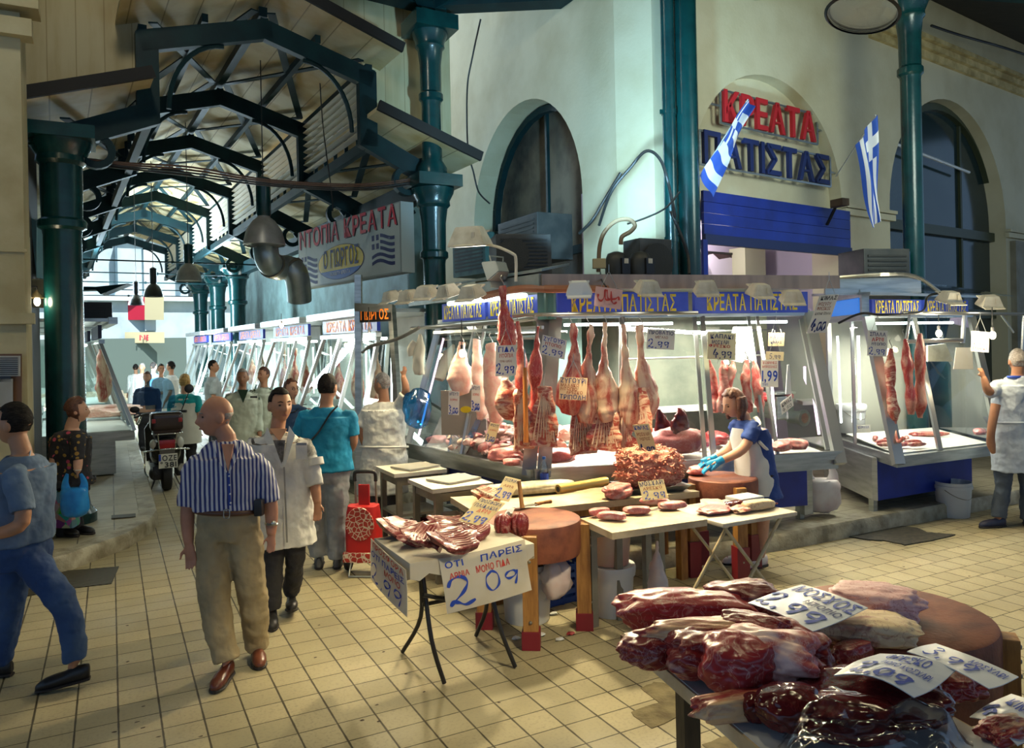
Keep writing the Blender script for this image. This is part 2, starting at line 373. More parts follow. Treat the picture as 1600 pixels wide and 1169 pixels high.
# ---- walls
PLASTER = mat('cream_plaster', (.64, .58, .4), .8, col2=(.5, .43, .26), sc=1.1, lo=.42, hi=.75, bump=.25, bsc=25, detail=7)
PLASTERY = mat('yellow_plaster', (.52, .46, .27), .8, col2=(.4, .33, .17), sc=1.5, bump=.2, bsc=20, detail=6)
STONE = mat('grey_stone_pier', (.3, .28, .22), .8, col2=(.2, .18, .13), sc=2, bump=.4, bsc=20, bd=.02)
DARKIN = mat('dark_interior', (.03, .03, .028), .8)
def arch_wall(name, P, Q, z0, z1, arches, th, m, zs=3.87):   # wall from P to Q (2-D), thickness th behind it (to the left of P->Q direction), arches: (s0, s1, z springing)
    P, Q = V((*P, 0)), V((*Q, 0)); D = (Q - P); L = D.length; D /= L; Nn = V((-D.y, D.x, 0)); bm = B()
    cuts = [0.0]
    def strip(pts): prism(bm, [P + D * s + Zv * z for s, z in pts], Nn * th)
    x = 0.0
    for a, b, zz in arches:
        if a > x: strip([(x, z0), (a, z0), (a, z1), (x, z1)])
        r = (b - a) / 2; c = (a + b) / 2; n = 28
        for k in range(n):
            s0 = c - r * math.cos(PI * k / n); s1 = c - r * math.cos(PI * (k + 1) / n); h0 = zz + r * math.sin(PI * k / n); h1 = zz + r * math.sin(PI * (k + 1) / n)
            strip([(s0, h0), (s1, h1), (s1, z1), (s0, z1)])
        x = b
    if x < L: strip([(x, z0), (L, z0), (L, z1), (x, z1)])
    bmesh.ops.remove_doubles(bm, verts=bm.verts, dist=.0005)
    seen = {}
    for f in list(bm.faces):
        k = frozenset(v.index for v in f.verts)
    struct(name, bm, m); return P, D, Nn
WA0, WA1 = (5.47, 14.0), (5.47, 7.63)
PA, DA, NA = arch_wall('wall_aisle_side', WA0, WA1, 0, 9, [(14 - 11.75, 14 - 8.4, 3.9)], .5, PLASTER)
WB0 = V((5.76, 7.14, 0)); DB = V((.991, .132, 0)).normalized()
def wb(s, out=0.0, z=0.0): return WB0 + DB * s + V((DB.y, -DB.x, 0)) * out + Zv * z
p0 = wb(-.12); p1 = wb(16)
arch_wall('wall_front', (p0.x, p0.y), (p1.x, p1.y), 0, 9, [(.62, 3.82, 3.87), (5.12, 9.14, 3.95)], .5, PLASTER)
bm = B(); prism(bm, [(5.47, 7.63, 0), (p0.x, p0.y, 0), (p0.x + .3, p0.y + .5, 0), (5.97, 7.9, 0)], (0, 0, 9)); struct('wall_chamfered_corner', bm, PLASTER)
# impost mouldings and cornice
bm = B()
for s0, s1 in ((.2, .55), (3.68, 5.05), (8.98, 10.2)):
    for dz, w, h in ((0, .07, .09), (.08, .1, .05)): bar(bm, wb(s0, w / 2, 3.80 + dz), wb(s1, w / 2, 3.80 + dz), w, h)
struct('trim_impost_mouldings', bm, PLASTER)
bm = B()
for dz, w, h in ((0, .06, .12), (.11, .13, .1), (.2, .2, .07)): bar(bm, wb(4.5, w / 2, 6.55 + dz), wb(15, w / 2, 6.55 + dz), w, h)
struct('trim_cornice', bm, mat('weathered_cornice', (.62, .5, .24), .8, col2=(.35, .26, .1), sc=4))
bm = B(); box(bm, wb(9.75, .04, 1.85), (1.15, .12, 3.7), rz=math.atan2(DB.y, DB.x)); struct('wall_stone_pier', bm, STONE)
# bays behind the arches
def wbox(s, out, z, ss, so, sz):
    b = B(); box(b, wb(s, out, z), (ss, so, sz), rz=math.atan2(DB.y, DB.x)); return b
struct('wall_arch_infill', wbox(2.1, -.22, 4.55, 3.2, .06, 2.1), PLASTER)
SHOPW = mat('shop_back_wall', (.62, .55, .66), .6)
struct('wall_shop_back', wbox(2.1, -1.6, 2.0, 3.9, .06, 4), SHOPW); struct('wall_shop_side_a', wbox(.3, -1.05, 2.0, .06, 1.15, 4), SHOPW); struct('wall_shop_side_b', wbox(4.0, -1.05, 2.0, .06, 1.15, 4), SHOPW)
struct('ceiling_shop', wbox(2.1, -1.0, 3.65, 3.4, 1.3, .06), SHOPW)
light('shop_lamp', 'POINT', wb(2.2, -1.0, 3.35), 28, (1, .92, .95), .15)
# big fan-light window of the third arch
WG = mat('window_dark_glass', (.012, .03, .032), .12, col2=(.03, .05, .05), sc=1.2)
struct('window_fanlight', wbox(7.13, -.3, 2.9, 4.2, .03, 6.2), WG)
bm = B(); n = 28
R = [wb(7.13 - 1.96 * math.cos(PI * k / n), -.24, 3.95 + 1.96 * math.sin(PI * k / n)) for k in range(n + 1)]
for a, b in zip(R, R[1:]): bar(bm, a, b, .1, .12)
for z in (3.78, 2.35): bar(bm, wb(5.15, -.24, z), wb(9.1, -.24, z), .1, .16)
for s in (6.45, 7.85): bar(bm, wb(s, -.26, 0), wb(s, -.26, 5.7), .05, .05)
struct('window_fanlight_frame', bm, mat('olive_frame_paint', (.05, .06, .03), .5))
# bay behind the first arch
bm = B(); box(bm, (6.2, 10.1, 4), (.06, 4.2, 6)); struct('wall_first_bay_back', bm, mat('sooty_plaster', (.2, .17, .12), .9, col2=(.07, .06, .05), sc=1.5))
bm = B(); box(bm, (5.85, 10.07, 3.3), (.05, 3.3, .12)); bar(bm, (5.9, 10.0, 3.3), (5.9, 10.0, 5.5), .05, .05)
for k in range(14):
    a0, a1 = PI * k / 14, PI * (k + 1) / 14; bar(bm, (5.85, 10.07 - 1.6 * math.cos(a0), 3.9 + 1.6 * math.sin(a0)), (5.85, 10.07 - 1.6 * math.cos(a1), 3.9 + 1.6 * math.sin(a1)), .1, .1)
struct('window_first_bay_frame', bm, DARKGREEN)
# ---- gable wall over the arcade mouth
def gable():
    m, t, out = nt('ochre_boarding'); co = N(t, 'TexCoord'); w = N(t, 'TexWave'); w.wave_profile = 'SAW'; w.inputs['Scale'].default_value = 1.1; w.inputs['Distortion'].default_value = .1; t.links.new(co.outputs['Object'], w.inputs[0])
    c = mix(t, ramp(t, tex(t, 2, 5, stretch=(2, 2, .4)), .4, .75), (.52, .45, .27), (.38, .29, .14)); c = mix(t, ramp(t, w.outputs[0], 0, .04), (.2, .14, .05), c)
    pbsdf(t, out, c, .8); return m
OCHRE = gable()
bm = B(); prism(bm, [ar(t, .28, z) for t, z in ((-2.55, 4.75), (-1.36, 5.13), (-1.36, 5.98), (0, 6.42), (1.36, 5.98), (1.36, 5.13), (2.7, 4.72), (2.7, 9), (-2.55, 9))], AY * .1); struct('wall_gable', bm, OCHRE)
# left pillar, dark doorway, door panel
bm = B()
for a, b, c, d in (((-3.6), 8.75, 0, 9),):
    prism(bm, [(-5.2, 8.4, 0), (-.69, 8.4, 0), (-.69, 8.95, 0), (-5.2, 8.95, 0)], (0, 0, 9))
struct('wall_left_pillar', bm, PLASTERY)
bm = B()
for z, h, w in ((2.32, .1, .07), (2.95, .03, .02), (5.0, .16, .1), (5.2, .08, .16)): box(bm, (-2.81, 8.4, z), (4.24 + w * 2, w * 2, h))
struct('trim_pillar_mouldings', bm, PLASTERY)
bm = B(); box(bm, (-1.35, 9.7, 3), (.1, 1.5, 6)); box(bm, (-.85, 10.9, 3), (.08, 1.6, 6)); struct('wall_left_passage', bm, DARKIN)
bm = B(); box(bm, (-.74, 8.98, 1.6), (.1, .06, 3.1)); struct('trim_left_doorpost', bm, mat('grey_door_post', (.5, .47, .36), .6, col2=(.35, .33, .25), sc=4))
bm = B(); bbox(bm, (-.9, 9.2, 1.5), (.06, .1, 2.8), .01); struct('door_dark_leaf', bm, BLACK)
# ---- hall roof above the crossing, seen at the top edge
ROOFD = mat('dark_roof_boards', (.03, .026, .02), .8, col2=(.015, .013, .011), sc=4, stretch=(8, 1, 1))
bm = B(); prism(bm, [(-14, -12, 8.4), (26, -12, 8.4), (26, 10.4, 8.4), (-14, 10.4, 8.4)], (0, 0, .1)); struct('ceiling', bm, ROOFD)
bm = B()
bar(bm, (8.95, 6.2, 6.55), (3.93, 9.75, 6.75), .28, .4); bar(bm, (8.95, 6.2, 6.55), (19, 3.0, 6.55), .3, .45)
bar(bm, (-2.6, 9.45, 6.95), (3.93, 9.75, 6.75), .28, .4); bar(bm, (3.93, 9.75, 6.6), (5.6, 7.6, 7.4), .2, .25); bar(bm, (3.93, 9.75, 6.6), (1.2, 5.5, 7.6), .22, .28); bar(bm, (8.95, 6.2, 6.6), (7.0, 2.5, 7.4), .22, .28)
struct('beam_hall_roof', bm, DARKGREEN)
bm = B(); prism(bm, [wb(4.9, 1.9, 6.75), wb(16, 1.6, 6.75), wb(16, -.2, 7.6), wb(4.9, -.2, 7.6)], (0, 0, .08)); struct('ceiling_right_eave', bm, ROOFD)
# ---- iron columns
def column(name, base, prof, m=GREEN, n=32):
    b = B(); lathe(b, prof, (0, 0, 0), n); box(b, (0, 0, prof[-1][1] + .07), (prof[-1][0] * 2.15, prof[-1][0] * 2.15, .14))
    o = obj(name, b, m, smooth=35, base=None); o.location = base; o['kind'] = 'structure'; return o
def colprof(r, zc, z0=0, lower=True):
    return [(r * 1.5, z0), (r * 1.5, z0 + .25), (r * 1.2, z0 + .32), (r * 1.05, z0 + .5), (r, zc - .95), (r * 1.05, zc - .9), (r * 1.28, zc - .87), (r * 1.28, zc - .8), (r * 1.08, zc - .77), (r * 1.12, zc - .4), (r * 1.3, zc - .2), (r * 1.55, zc - .16), (r * 1.5, zc - .1), (r * 1.85, zc), (r * 1.95, zc + .06)]
cl_ = colprof(.185, 4.22); cl_ = cl_[:-5] + [(r * .86, z) for r, z in cl_[-5:]]; column('column_left', (-.44, 9.65, 0), cl_)
lo = colprof(.15, 4.05); up = [(r, z) for r, z in colprof(.13, 6.2, 4.1)[3:]]
bm = B(); lathe(bm, lo + [(.15, 4.2)], (0, 0, 0), 32); box(bm, (0, 0, 4.2), (.62, .62, .16)); lathe(bm, [(.2, 4.28), (.2, 4.4), (.14, 4.5)] + up, (0, 0, 0), 32); box(bm, (0, 0, 6.33), (.6, .6, .2)); box(bm, (0, 0, 6.6), (.36, .36, .4))
o = obj('column_middle', bm, GREEN, smooth=35); o.location = (3.93, 9.75, 0); o['kind'] = 'structure'
cr = at(1431, 536, 9.6); column('column_right', (cr.x, cr.y, 0), colprof(.118, 6.12)); 
bm = B(); box(bm, (cr.x, cr.y, 6.45), (.3, .3, .5)); struct('beam_right_column_block', bm, DARKGREEN)
bm = B(); c = wb(.1, .3); lathe(bm, [(.135, 0), (.135, 9)], (c.x, c.y, 0), 28); struct('column_corner_pipe', bm, GREEN, 35)
bm = B(); c = wb(-.14, .26); lathe(bm, [(.075, 0), (.075, 3.1), (.084, 3.1), (.084, 3.16), (.075, 3.16), (.075, 4.55), (.086, 4.55), (.086, 4.6), (.075, 4.6), (.075, 6.55), (.1, 6.6), (.1, 6.75)], (c.x, c.y, 0), 24)
bar(bm, (c.x - .12, c.y, 4.57), (c.x + .2, c.y + .05, 4.57), .02, .05); struct('trim_downpipe', bm, GREEN, 35)
for i, s in enumerate((12.2, 15.2, 18.4)):
    column('column_aisle', ar(2.05, s), colprof(.2, 4.1))
    column('column_aisle_opposite', ar(-2.2, s), colprof(.2, 4.1))
# ---- arcade: trusses, roofs, louvres
def planks():
    m, t, out = nt('roof_boarding'); co = N(t, 'TexCoord'); mp = N(t, 'Mapping'); mp.inputs['Rotation'].default_value = (0, 0, -AA); t.links.new(co.outputs['Object'], mp.inputs[0])
    w = N(t, 'TexWave'); w.wave_profile = 'SAW'; w.inputs['Scale'].default_value = .8; t.links.new(mp.outputs[0], w.inputs[0])
    c = mix(t, ramp(t, tex(t, 1.3, 5), .42, .72), (.66, .56, .33), (.42, .27, .07)); c = mix(t, ramp(t, w.outputs[0], 0, .05), (.16, .1, .03), c)
    pbsdf(t, out, c, .7); return m
PLANK = planks()
LEN = 21.5
def sheet(name, t0, z0, t1, z1, s0, s1, th=.05, m=PLANK):
    b = B(); prism(b, [ar(t0, s0, z0), ar(t1, s0, z1), ar(t1, s0, z1 + th), ar(t0, s0, z0 + th)], AY * (s1 - s0)); struct(name, b, m)
sheet('ceiling_arcade_upper_left', -1.62, 5.78, 0, 6.32, -.5, LEN); sheet('ceiling_arcade_upper_right', 1.62, 5.78, 0, 6.32, -.5, LEN)
sheet('ceiling_arcade_lower_left', -2.75, 4.5, -1.3, 5.0, -.45, LEN); sheet('ceiling_arcade_lower_right', 2.75, 4.5, 1.3, 5.0, -.45, LEN)
bm = B()
for t0, z0, t1, z1, s in ((-1.64, 5.83, 0, 6.38, -.52), (1.64, 5.83, 0, 6.38, -.52), (-2.78, 4.56, -1.3, 5.06, -.47), (2.78, 4.56, 1.3, 5.06, -.47)): bar(bm, ar(t0, s, z0), ar(t1, s, z1), .05, .13)
struct('trim_eave_boards', bm, mat('dark_eave_board', (.012, .011, .01), .8))
TP = [(-2.2, 4.32), (-1.32, 4.7), (-1.32, 5.55), (0, 5.93), (1.32, 5.55), (1.32, 4.72), (2.2, 4.32)]
def truss(s):
    b = B()
    for (a, z), (c, w), h in zip(TP, TP[1:], (.26, .24, .24, .24, .24, .26)):
        e = (V((c - a, 0, w - z))).normalized() * .08
        bar(b, ar(a - e.x, s, z - e.z), ar(c + e.x, s, w + e.z), .14, h, up=AY) if False else bar(b, ar(a - e.x, s, z - e.z), ar(c + e.x, s, w + e.z), h, .12, up=AY)
    for sg in (-1, 1):
        L = [ar(sg * (1.1 - .62 * (1 - math.cos(k / 10 * PI / 2))), s - .02, 4.8 + .83 * math.sin(k / 10 * PI / 2)) for k in range(11)]; tube(b, L, .03, 6)
        bar(b, ar(sg * 1.92, s, 4.25), ar(sg * 2.17, s, 4.45), .05, .1)
    for sg in (-1, 1):
        c = ar(sg * 1.86, s, 4.23); R = []
        for k in range(21):
            a = 2 * PI * k / 20; R.append([c + (AX * math.cos(a) + Zv * math.sin(a)) * q + AY * w for q, w in ((.2, -.05), (.2, .05), (.125, .05), (.125, -.05))])
        rings(b, R, False)
    o = obj('truss', b, DARKGREEN, base=ar(0, s, 4.72)); o.name = 'beam_arcade_truss'; o['kind'] = 'structure'; return o
t0 = truss(0)
for k in range(1, 8): dup(t0, loc=ar(0, k * 2.93, 4.72))
bm = B()
for t, z, w, h in ((-2.2, 4.18, .2, .3), (2.2, 4.18, .2, .3), (-1.32, 4.66, .09, .14), (1.32, 4.66, .09, .14), (-1.36, 5.68, .09, .12), (1.36, 5.68, .09, .12), (0, 6.16, .1, .12), (-.68, 5.95, .07, .1), (.68, 5.95, .07, .1)):
    bar(bm, ar(t, 0, z), ar(t, LEN, z), w, h)
for k in range(7):
    s = k * 2.93
    for sg in (-1, 1):
        for (a, za), (b, zb) in (((.1, 6.16), (1.25, 5.78)), ((1.4, 4.85), (2.15, 4.56))):
            bar(bm, ar(sg * a, s, za), ar(sg * b, s + 2.93, zb), .1, .02); bar(bm, ar(sg * b, s, zb), ar(sg * a, s + 2.93, za), .1, .02)
struct('beam_arcade_purlins', bm, DARKGREEN)
bm = B()
for k in range(3, 8):
    for z in (3.95,): tube(bm, [ar(-2.2, k * 2.93, z), ar(2.2, k * 2.93, z)], .018, 6); ball(bm, ar(0, k * 2.93, z), .04, 8)
struct('beam_tie_rods', bm, DARKGREEN)
LOUV = mat('louvre_slats', (.6, .56, .45), .5)
bm = B()
for sg in (-1, 1):
    for k in range(7):
        for q in range(8):
            z = 4.86 + q * .105; a, b = k * 2.93 + .12, k * 2.93 + 2.8
            mid = ar(sg * 1.3, (a + b) / 2, z); bar(bm, ar(sg * 1.3, a, z), ar(sg * 1.3, b, z), .085, .012, up=(AX * sg * .3 + Zv))
struct('window_louvres', bm, LOUV)
bm = B()
for sg in (-1, 1):
    for k in range(7):
        for q in (1, 2, 3, 4, 5): s = k * 2.93 + q * .49; bar(bm, ar(sg * 1.36, s, 4.75), ar(sg * 1.36, s, 5.65), .03, .05)
struct('window_louvre_mullions', bm, DARKGREEN)
# aisle-side walls of the arcade: stall backs and the building behind them
bm = B(); prism(bm, [ar(3.6, 4, 0), ar(3.6, 21, 0), ar(3.7, 21, 0), ar(3.7, 4, 0)], (0, 0, 4.6)); prism(bm, [ar(3.6, 4, 0), ar(3.6, 4.1, 0), (5.6, 14.1, 0), (5.6, 14, 0)], (0, 0, 9)); prism(bm, [ar(3.6, 4, 4.6), ar(3.6, 21, 4.6), ar(5.6, 21, 4.6), ar(5.6, 4, 4.6)], (0, 0, .1)); struct('wall_arcade_right', bm, mat('teal_back_wall', (.12, .19, .18), .7, col2=(.07, .11, .1), sc=2))
bm = B(); prism(bm, [ar(-3.3, 1.4, 0), ar(-3.3, 21, 0), ar(-3.4, 21, 0), ar(-3.4, 1.4, 0)], (0, 0, 4.6)); struct('wall_arcade_left', bm, MATS['teal_back_wall'])
# street front beyond the arcade
FAC = mat('pale_facade_render', (.55, .68, .72), .8, col2=(.42, .55, .6), sc=1)
bm = B(); prism(bm, [ar(-9, 33, 0), ar(12, 33, 0), ar(12, 33.4, 0), ar(-9, 33.4, 0)], (0, 0, 14)); struct('wall_street_front', bm, FAC)
bm = B()
for t in (-6, -2.6, .4, 3.4, 6.6):
    for z in (5.2, 8.4): bar(bm, ar(t, 32.95, z), ar(t, 32.95, z + 2.0), 1.15, .1, up=AX)
struct('window_street_front', bm, mat('street_window_glass', (.09, .16, .2), .2))
bm = B()
for z in (4.6, 7.8, 11): bar(bm, ar(-9, 32.8, z), ar(12, 32.8, z), .4, .22)
for t in (-4.4, -1.1, 1.9, 5.0): bar(bm, ar(t, 32.9, 3.0), ar(t, 32.9, 12), .2, .5, up=AX)
struct('trim_street_front', bm, mat('facade_trim', (.66, .76, .78), .8))
bm = B(); bar(bm, ar(-3, 31, 1.3), ar(3.3, 31, 1.3), .1, 2.6); struct('wall_street_shop', bm, mat('green_shop_wall', (.11, .16, .14), .7))
# lights of the place, hall spots out of view, and added fills
HALL = []
for i, (x, y, z, e) in enumerate(((2.8, 4.2, 6.6, 190), (6.2, 3.4, 6.4, 110), (-1.0, 4.8, 6.6, 90), (9.5, 2.8, 6.4, 150))):
    HALL.append(light('hall_lamp', 'SPOT', (x, y, z), e, (1, .87, .52), .25, target=(x, y + .6, 0), spot=130))
light('corner_flood', 'SPOT', (3.9, 5.4, 3.4), 800, (.4, .76, 1), .12, target=(5.6, 8.6, 4.9), spot=80)
light('gable_fill', 'POINT', (.2, 6.6, 6.9), 110, (1, .93, .72), .2)  # unseen point light added to brighten the gable boarding
light('front_wall_fill', 'SPOT', (7.2, 3.4, 4.4), 360, (.84, .98, .84), .7, target=(8.6, 7.6, 4.9), spot=115)  # added fill spot without a fixture, lifts the plastered front wall
light('table_fill', 'SPOT', (2.5, .1, 4.7), 900, (1, .86, .54), .25, target=(1.9, 4.2, .62), spot=25)  # unseen narrow spot added to brighten the papers on the folding table
light('clerestory_daylight', 'AREA', ar(1.9, 12.2, 5.4), 4600, (.66, .86, 1), .8, target=ar(0, 12.2, 5.7), sy=18.5)
light('clerestory_daylight', 'AREA', ar(-1.9, 12.2, 5.4), 4600, (.66, .86, 1), .8, target=ar(0, 12.2, 5.7), sy=18.5)
light('street_daylight', 'AREA', ar(0, 24.5, 9.5), 1500, (.6, .83, 1), 6, target=ar(0, 17, 0), sy=4)
# ================================================================ STALLS
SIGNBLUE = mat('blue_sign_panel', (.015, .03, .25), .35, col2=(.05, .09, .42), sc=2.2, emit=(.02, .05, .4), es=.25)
TUBE = glow('fluorescent_tube', (.9, 1, .95), 9.0); TUBEP = glow('pink_case_tube', (1, .72, .95), 5.0); BULB = glow('warm_bulb', (1, .86, .55), 22.0)
TEAL = mat('teal_case_lining', (.2, .34, .3), .5, col2=(.14, .26, .24), sc=2); LINING = mat('white_case_lining', (.62, .62, .52), .45, col2=(.5, .5, .4), sc=2)
TRAYW = mat('white_display_tray', (.72, .72, .64), .35); POSTM = mat('brushed_post', (.55, .56, .54), .28, .85)
COPPER = mat('dull_copper_trim', (.42, .3, .22), .4, .6, col2=(.3, .22, .17), sc=2, stretch=(4, 4, .5))
ORANGE = mat('orange_letter_glow', (.9, .22, .02), .5, emit=(.9, .22, .02), es=.4)  # emission adds a weak glow to the letter colour
class Face:      # a leaning glass front: P-Q along the sill, Pt-Qt along the head
    def __init__(s, P, Q, Pt, Qt, z0, z1):
        s.a, s.b, s.c, s.d = V((*P, z0)), V((*Q, z0)), V((*Pt, z1)), V((*Qt, z1)); s.x = (s.b - s.a).normalized(); s.n = s.x.cross(s.c - s.a).normalized()
    def __call__(s, u, v, out=0.0): return s.a.lerp(s.b, u).lerp(s.c.lerp(s.d, u), v) + s.n * out
    def u(s, px):
        o = on(s.a, s.b, px); return (V((o.x, o.y, 0)) - V((s.a.x, s.a.y, 0))).length / (s.b - s.a).length
def post(par, p, q, w=.05, d=.05, m=None, name='post'):
    b = B(); bar(b, p, q, w, d, up=(V(q) - V(p)).cross(Rv)); return obj(name, b, m or POSTM, par, world=True)
def pane(par, pts, name='glass_pane'):
    b = B(); poly(b, pts); return obj(name, b, GLASS, par, world=True)
def part(par, name, m, f, smooth=None):
    b = B(); f(b); return obj(name, b, m, par, smooth, world=True)
def header(par, o, x, L, h, text, inks=(YELLOW,), lean=0.0, m=None, th=.62, pad=.08):
    x = V(x).normalized(); y = (Zv + x.cross(Zv) * -lean).normalized(); n = x.cross(y); o = V(o); b = B()
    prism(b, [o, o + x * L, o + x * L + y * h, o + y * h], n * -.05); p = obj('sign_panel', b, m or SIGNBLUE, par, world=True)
    b = B(); word(b, text, o + x * L * pad + y * h * (1 - th) * .5, x, y, h * th, L * (1 - 2 * pad), lift=.006, gap=.1)
    q = obj('lettering', b, inks[0], p); q.data.transform((rootm(par)).inverted()); return p
Z0, Z1 = .87, 2.22
A_, B_, C_ = (2.93, 8.17), (3.2, 5.77), (6.12, 5.05); At, Bt, Ct = (3.32, 8.12), (3.58, 6.14), (6.36, 5.58)
st = thing('butcher_stall', 'large corner butcher stall with slanted glass and blue headers reading ΚΡΕΑΤΑ ΠΑΤΙΣΤΑΣ, below the corner pipes', 'market stall', (4.4, 6.4, .15))
FL_ = Face(B_, A_, Bt, At, Z0, Z1); FL_.n = -FL_.n; FR_ = Face(B_, C_, Bt, Ct, Z0, Z1)
part(st, 'skirt', BLUEP, lambda b: (prism(b, [(3.35, 8.1, .3), (3.62, 6.1, .3), (6.2, 5.5, .3), (6.25, 5.6, .3), (3.75, 6.25, .3), (3.5, 8.1, .3)], (0, 0, .5))))
part(st, 'skirt_corner', STEEL, lambda b: box(b, (6.24, 5.58, .5), (.12, .12, .6))); part(st, 'skirt_corner', STEEL, lambda b: box(b, (3.38, 8.08, .5), (.12, .12, .6)))
for x, y in ((3.45, 8.0), (3.7, 6.2), (5.0, 5.85), (6.2, 5.6)): part(st, 'leg', STEEL, lambda b: box(b, (x, y, .22), (.06, .06, .16)))
part(st, 'counter', STEEL, lambda b: prism(b, [(*A_, .74), (*B_, .74), (*C_, .74), (6.5, 6.0, .74), (4.15, 6.65, .74), (3.95, 8.2, .74)], (0, 0, .12)))
part(st, 'display_tray', TRAYW, lambda b: prism(b, [(3.0, 8.1, .865), (3.26, 5.83, .865), (6.08, 5.13, .865), (6.4, 5.95, .9), (4.2, 6.6, .93), (3.85, 8.1, .93)], (0, 0, .012)))
part(st, 'raised_tray', TRAYW, lambda b: prism(b, [(3.36, 8.1, .9), (3.46, 6.75, .9), (4.1, 6.75, .9), (3.85, 8.1, .9)], (0, 0, .19)))
# posts and panes
for v in ((0, 1),): pass
post(st, FL_(1, -.02), FL_(1, 1), .07, .07); post(st, FL_(.62, 0), FL_(.62, 1), .03, .03); post(st, FL_(.52, 0), FL_(.52, 1), .025, .025)
post(st, FL_(.03, -.02), FL_(.03, 1), .12, .06); post(st, FR_(.03, -.02), FR_(.03, 1), .12, .06)
us = [FR_.u(p) for p in (966, 1098, 1112, 1196, 1212)]
for u, w in zip(us, (.05, .035, .045, .03, .03)): post(st, FR_(u, -.01), FR_(u, 1), w, w)
post(st, FR_(1, -.06), FR_(1, 1.02), .1, .08); post(st, FR_(.965, .04), FR_(.965, .97), .04, .03)
pane(st, [FL_(.52, 0, .01), FL_(1, 0, .01), FL_(1, 1, .01), FL_(.52, 1, .01)]); pane(st, [FL_(.04, 0, -.01), FL_(.62, 0, -.01), FL_(.62, 1, -.01), FL_(.04, 1, -.01)])
pane(st, [FR_(us[0], 0), FR_(us[2], 0), FR_(us[2], 1), FR_(us[0], 1)]); pane(st, [FR_(us[1], 0, .015), FR_(us[3], 0, .015), FR_(us[3], 1, .015), FR_(us[1], 1, .015)]); pane(st, [FR_(us[4], 0), FR_(1, 0), FR_(1, 1), FR_(us[4], 1)])
pane(st, [V((*A_, Z0)), V((3.95, 8.2, Z0)), V((3.95, 8.2, Z1)), V((*At, Z1))]); pane(st, [V((*C_, Z0)), V((6.5, 6.0, Z0)), V((6.55, 6.2, Z1)), V((*Ct, Z1))])
part(st, 'sill', STEEL, lambda b: (bar(b, FL_(0, 0, .01), FL_(1, 0, .01), .05, .07), bar(b, FR_(0, 0, .01), FR_(1.01, 0, .01), .05, .08)))
part(st, 'head_rail', STEEL, lambda b: (bar(b, FL_(0, 1.02), FL_(1, 1.02), .06, .06), bar(b, FR_(0, 1.02), FR_(1, 1.02), .06, .06), bar(b, FL_(0, .93, .04), FL_(1, .93, .04), .03, .03)))
part(st, 'canopy', STEEL, lambda b: prism(b, [(3.2, 8.6, 2.49), (3.42, 5.98, 2.49), (6.5, 5.36, 2.49), (6.75, 6.9, 2.53), (5.35, 7.35, 2.53), (5.3, 8.6, 2.53)], (0, 0, .03)))
part(st, 'fascia', COPPER, lambda b: (bar(b, (3.42, 5.95, 2.545), (6.52, 5.33, 2.545), .03, .13)))
part(st, 'side_fascia', DUCT, lambda b: (bar(b, (3.42, 5.97, 2.54), (3.18, 8.7, 2.54), .03, .15), prism(b, [(3.45, 6.0, 2.64), (3.2, 8.7, 2.64), (3.9, 8.7, 2.75), (4.0, 6.4, 2.75)], (0, 0, .02))))
part(st, 'back_panel', mat('grey_green_case_lining', (.2, .22, .17), .5, col2=(.12, .14, .11), sc=3), lambda b: (bar(b, (4.95, 6.78, 1.5), (6.62, 6.58, 1.5), .03, 2.2), bar(b, (4.95, 6.78, 1.5), (5.2, 8.6, 1.5), .03, 2.2)))
part(st, 'partition', TEAL, lambda b: (bar(b, (3.95, 8.35, 1.5), (5.2, 8.5, 1.5), .04, 2.0), box(b, (4.55, 7.6, 1.4), (.05, 1.0, 1.9))))
part(st, 'pale_green_partition', mat('green_glass_panel', (.22, .25, .1), .25), lambda b: bar(b, on((4.9, 6.6, 0), (6.6, 6.3, 0), 1018) + Zv * -.6, on((4.9, 6.6, 0), (6.6, 6.3, 0), 1078) + Zv * -.6, .03, 1.0))
part(st, 'inner_shelf', TRAYW, lambda b: (box(b, (5.6, 6.55, 1.25), (1.5, .35, .04), rz=-.15), box(b, (4.35, 6.55, 1.02), (.7, .25, .03), rz=-.2), box(b, (4.1, 6.6, .95), (.03, .03, .14)), box(b, (4.6, 6.5, .95), (.03, .03, .14))))
part(st, 'hanging_rail', STEEL, lambda b: (tube(b, [(3.1, 5.92, 2.24), (3.3, 5.75, 2.24), (4.75, 5.42, 2.24)], .016, 8), tube(b, [(3.05, 8.3, 2.19), (3.3, 6.3, 2.2), (3.35, 5.95, 2.22)], .022, 8), tube(b, [(3.75, 7.9, 2.1), (3.95, 6.4, 2.1)], .01, 8),
     tube(b, [(4.4, 6.1, 1.82), (6.2, 5.75, 1.82)], .01, 8), tube(b, [(5.0, 6.3, 2.08), (6.3, 6.0, 2.08)], .01, 8), tube(b, [(4.7, 5.43, 2.24), (4.72, 5.8, 2.24)], .012), tube(b, [(3.5, 5.7, 2.24), (3.6, 6.1, 2.24)], .012)))
part(st, 'copper_pipe', mat('lagged_copper_pipe', (.3, .12, .06), .5), lambda b: tube(b, spline([(3.3, 6.9, 2.47), (3.36, 6.3, 2.5), (3.5, 5.86, 2.47), (4.0, 5.76, 2.47)], 5), .035, 8))
part(st, 'light_tube', TUBE, lambda b: (tube(b, [(3.28, 7.75, 2.44), (3.44, 6.28, 2.44)], .02, 8), tube(b, [(3.8, 6.2, 2.16), (4.9, 5.96, 2.16)], .014, 8), tube(b, [(5.15, 5.9, 2.16), (6.2, 5.72, 2.16)], .014, 8)))
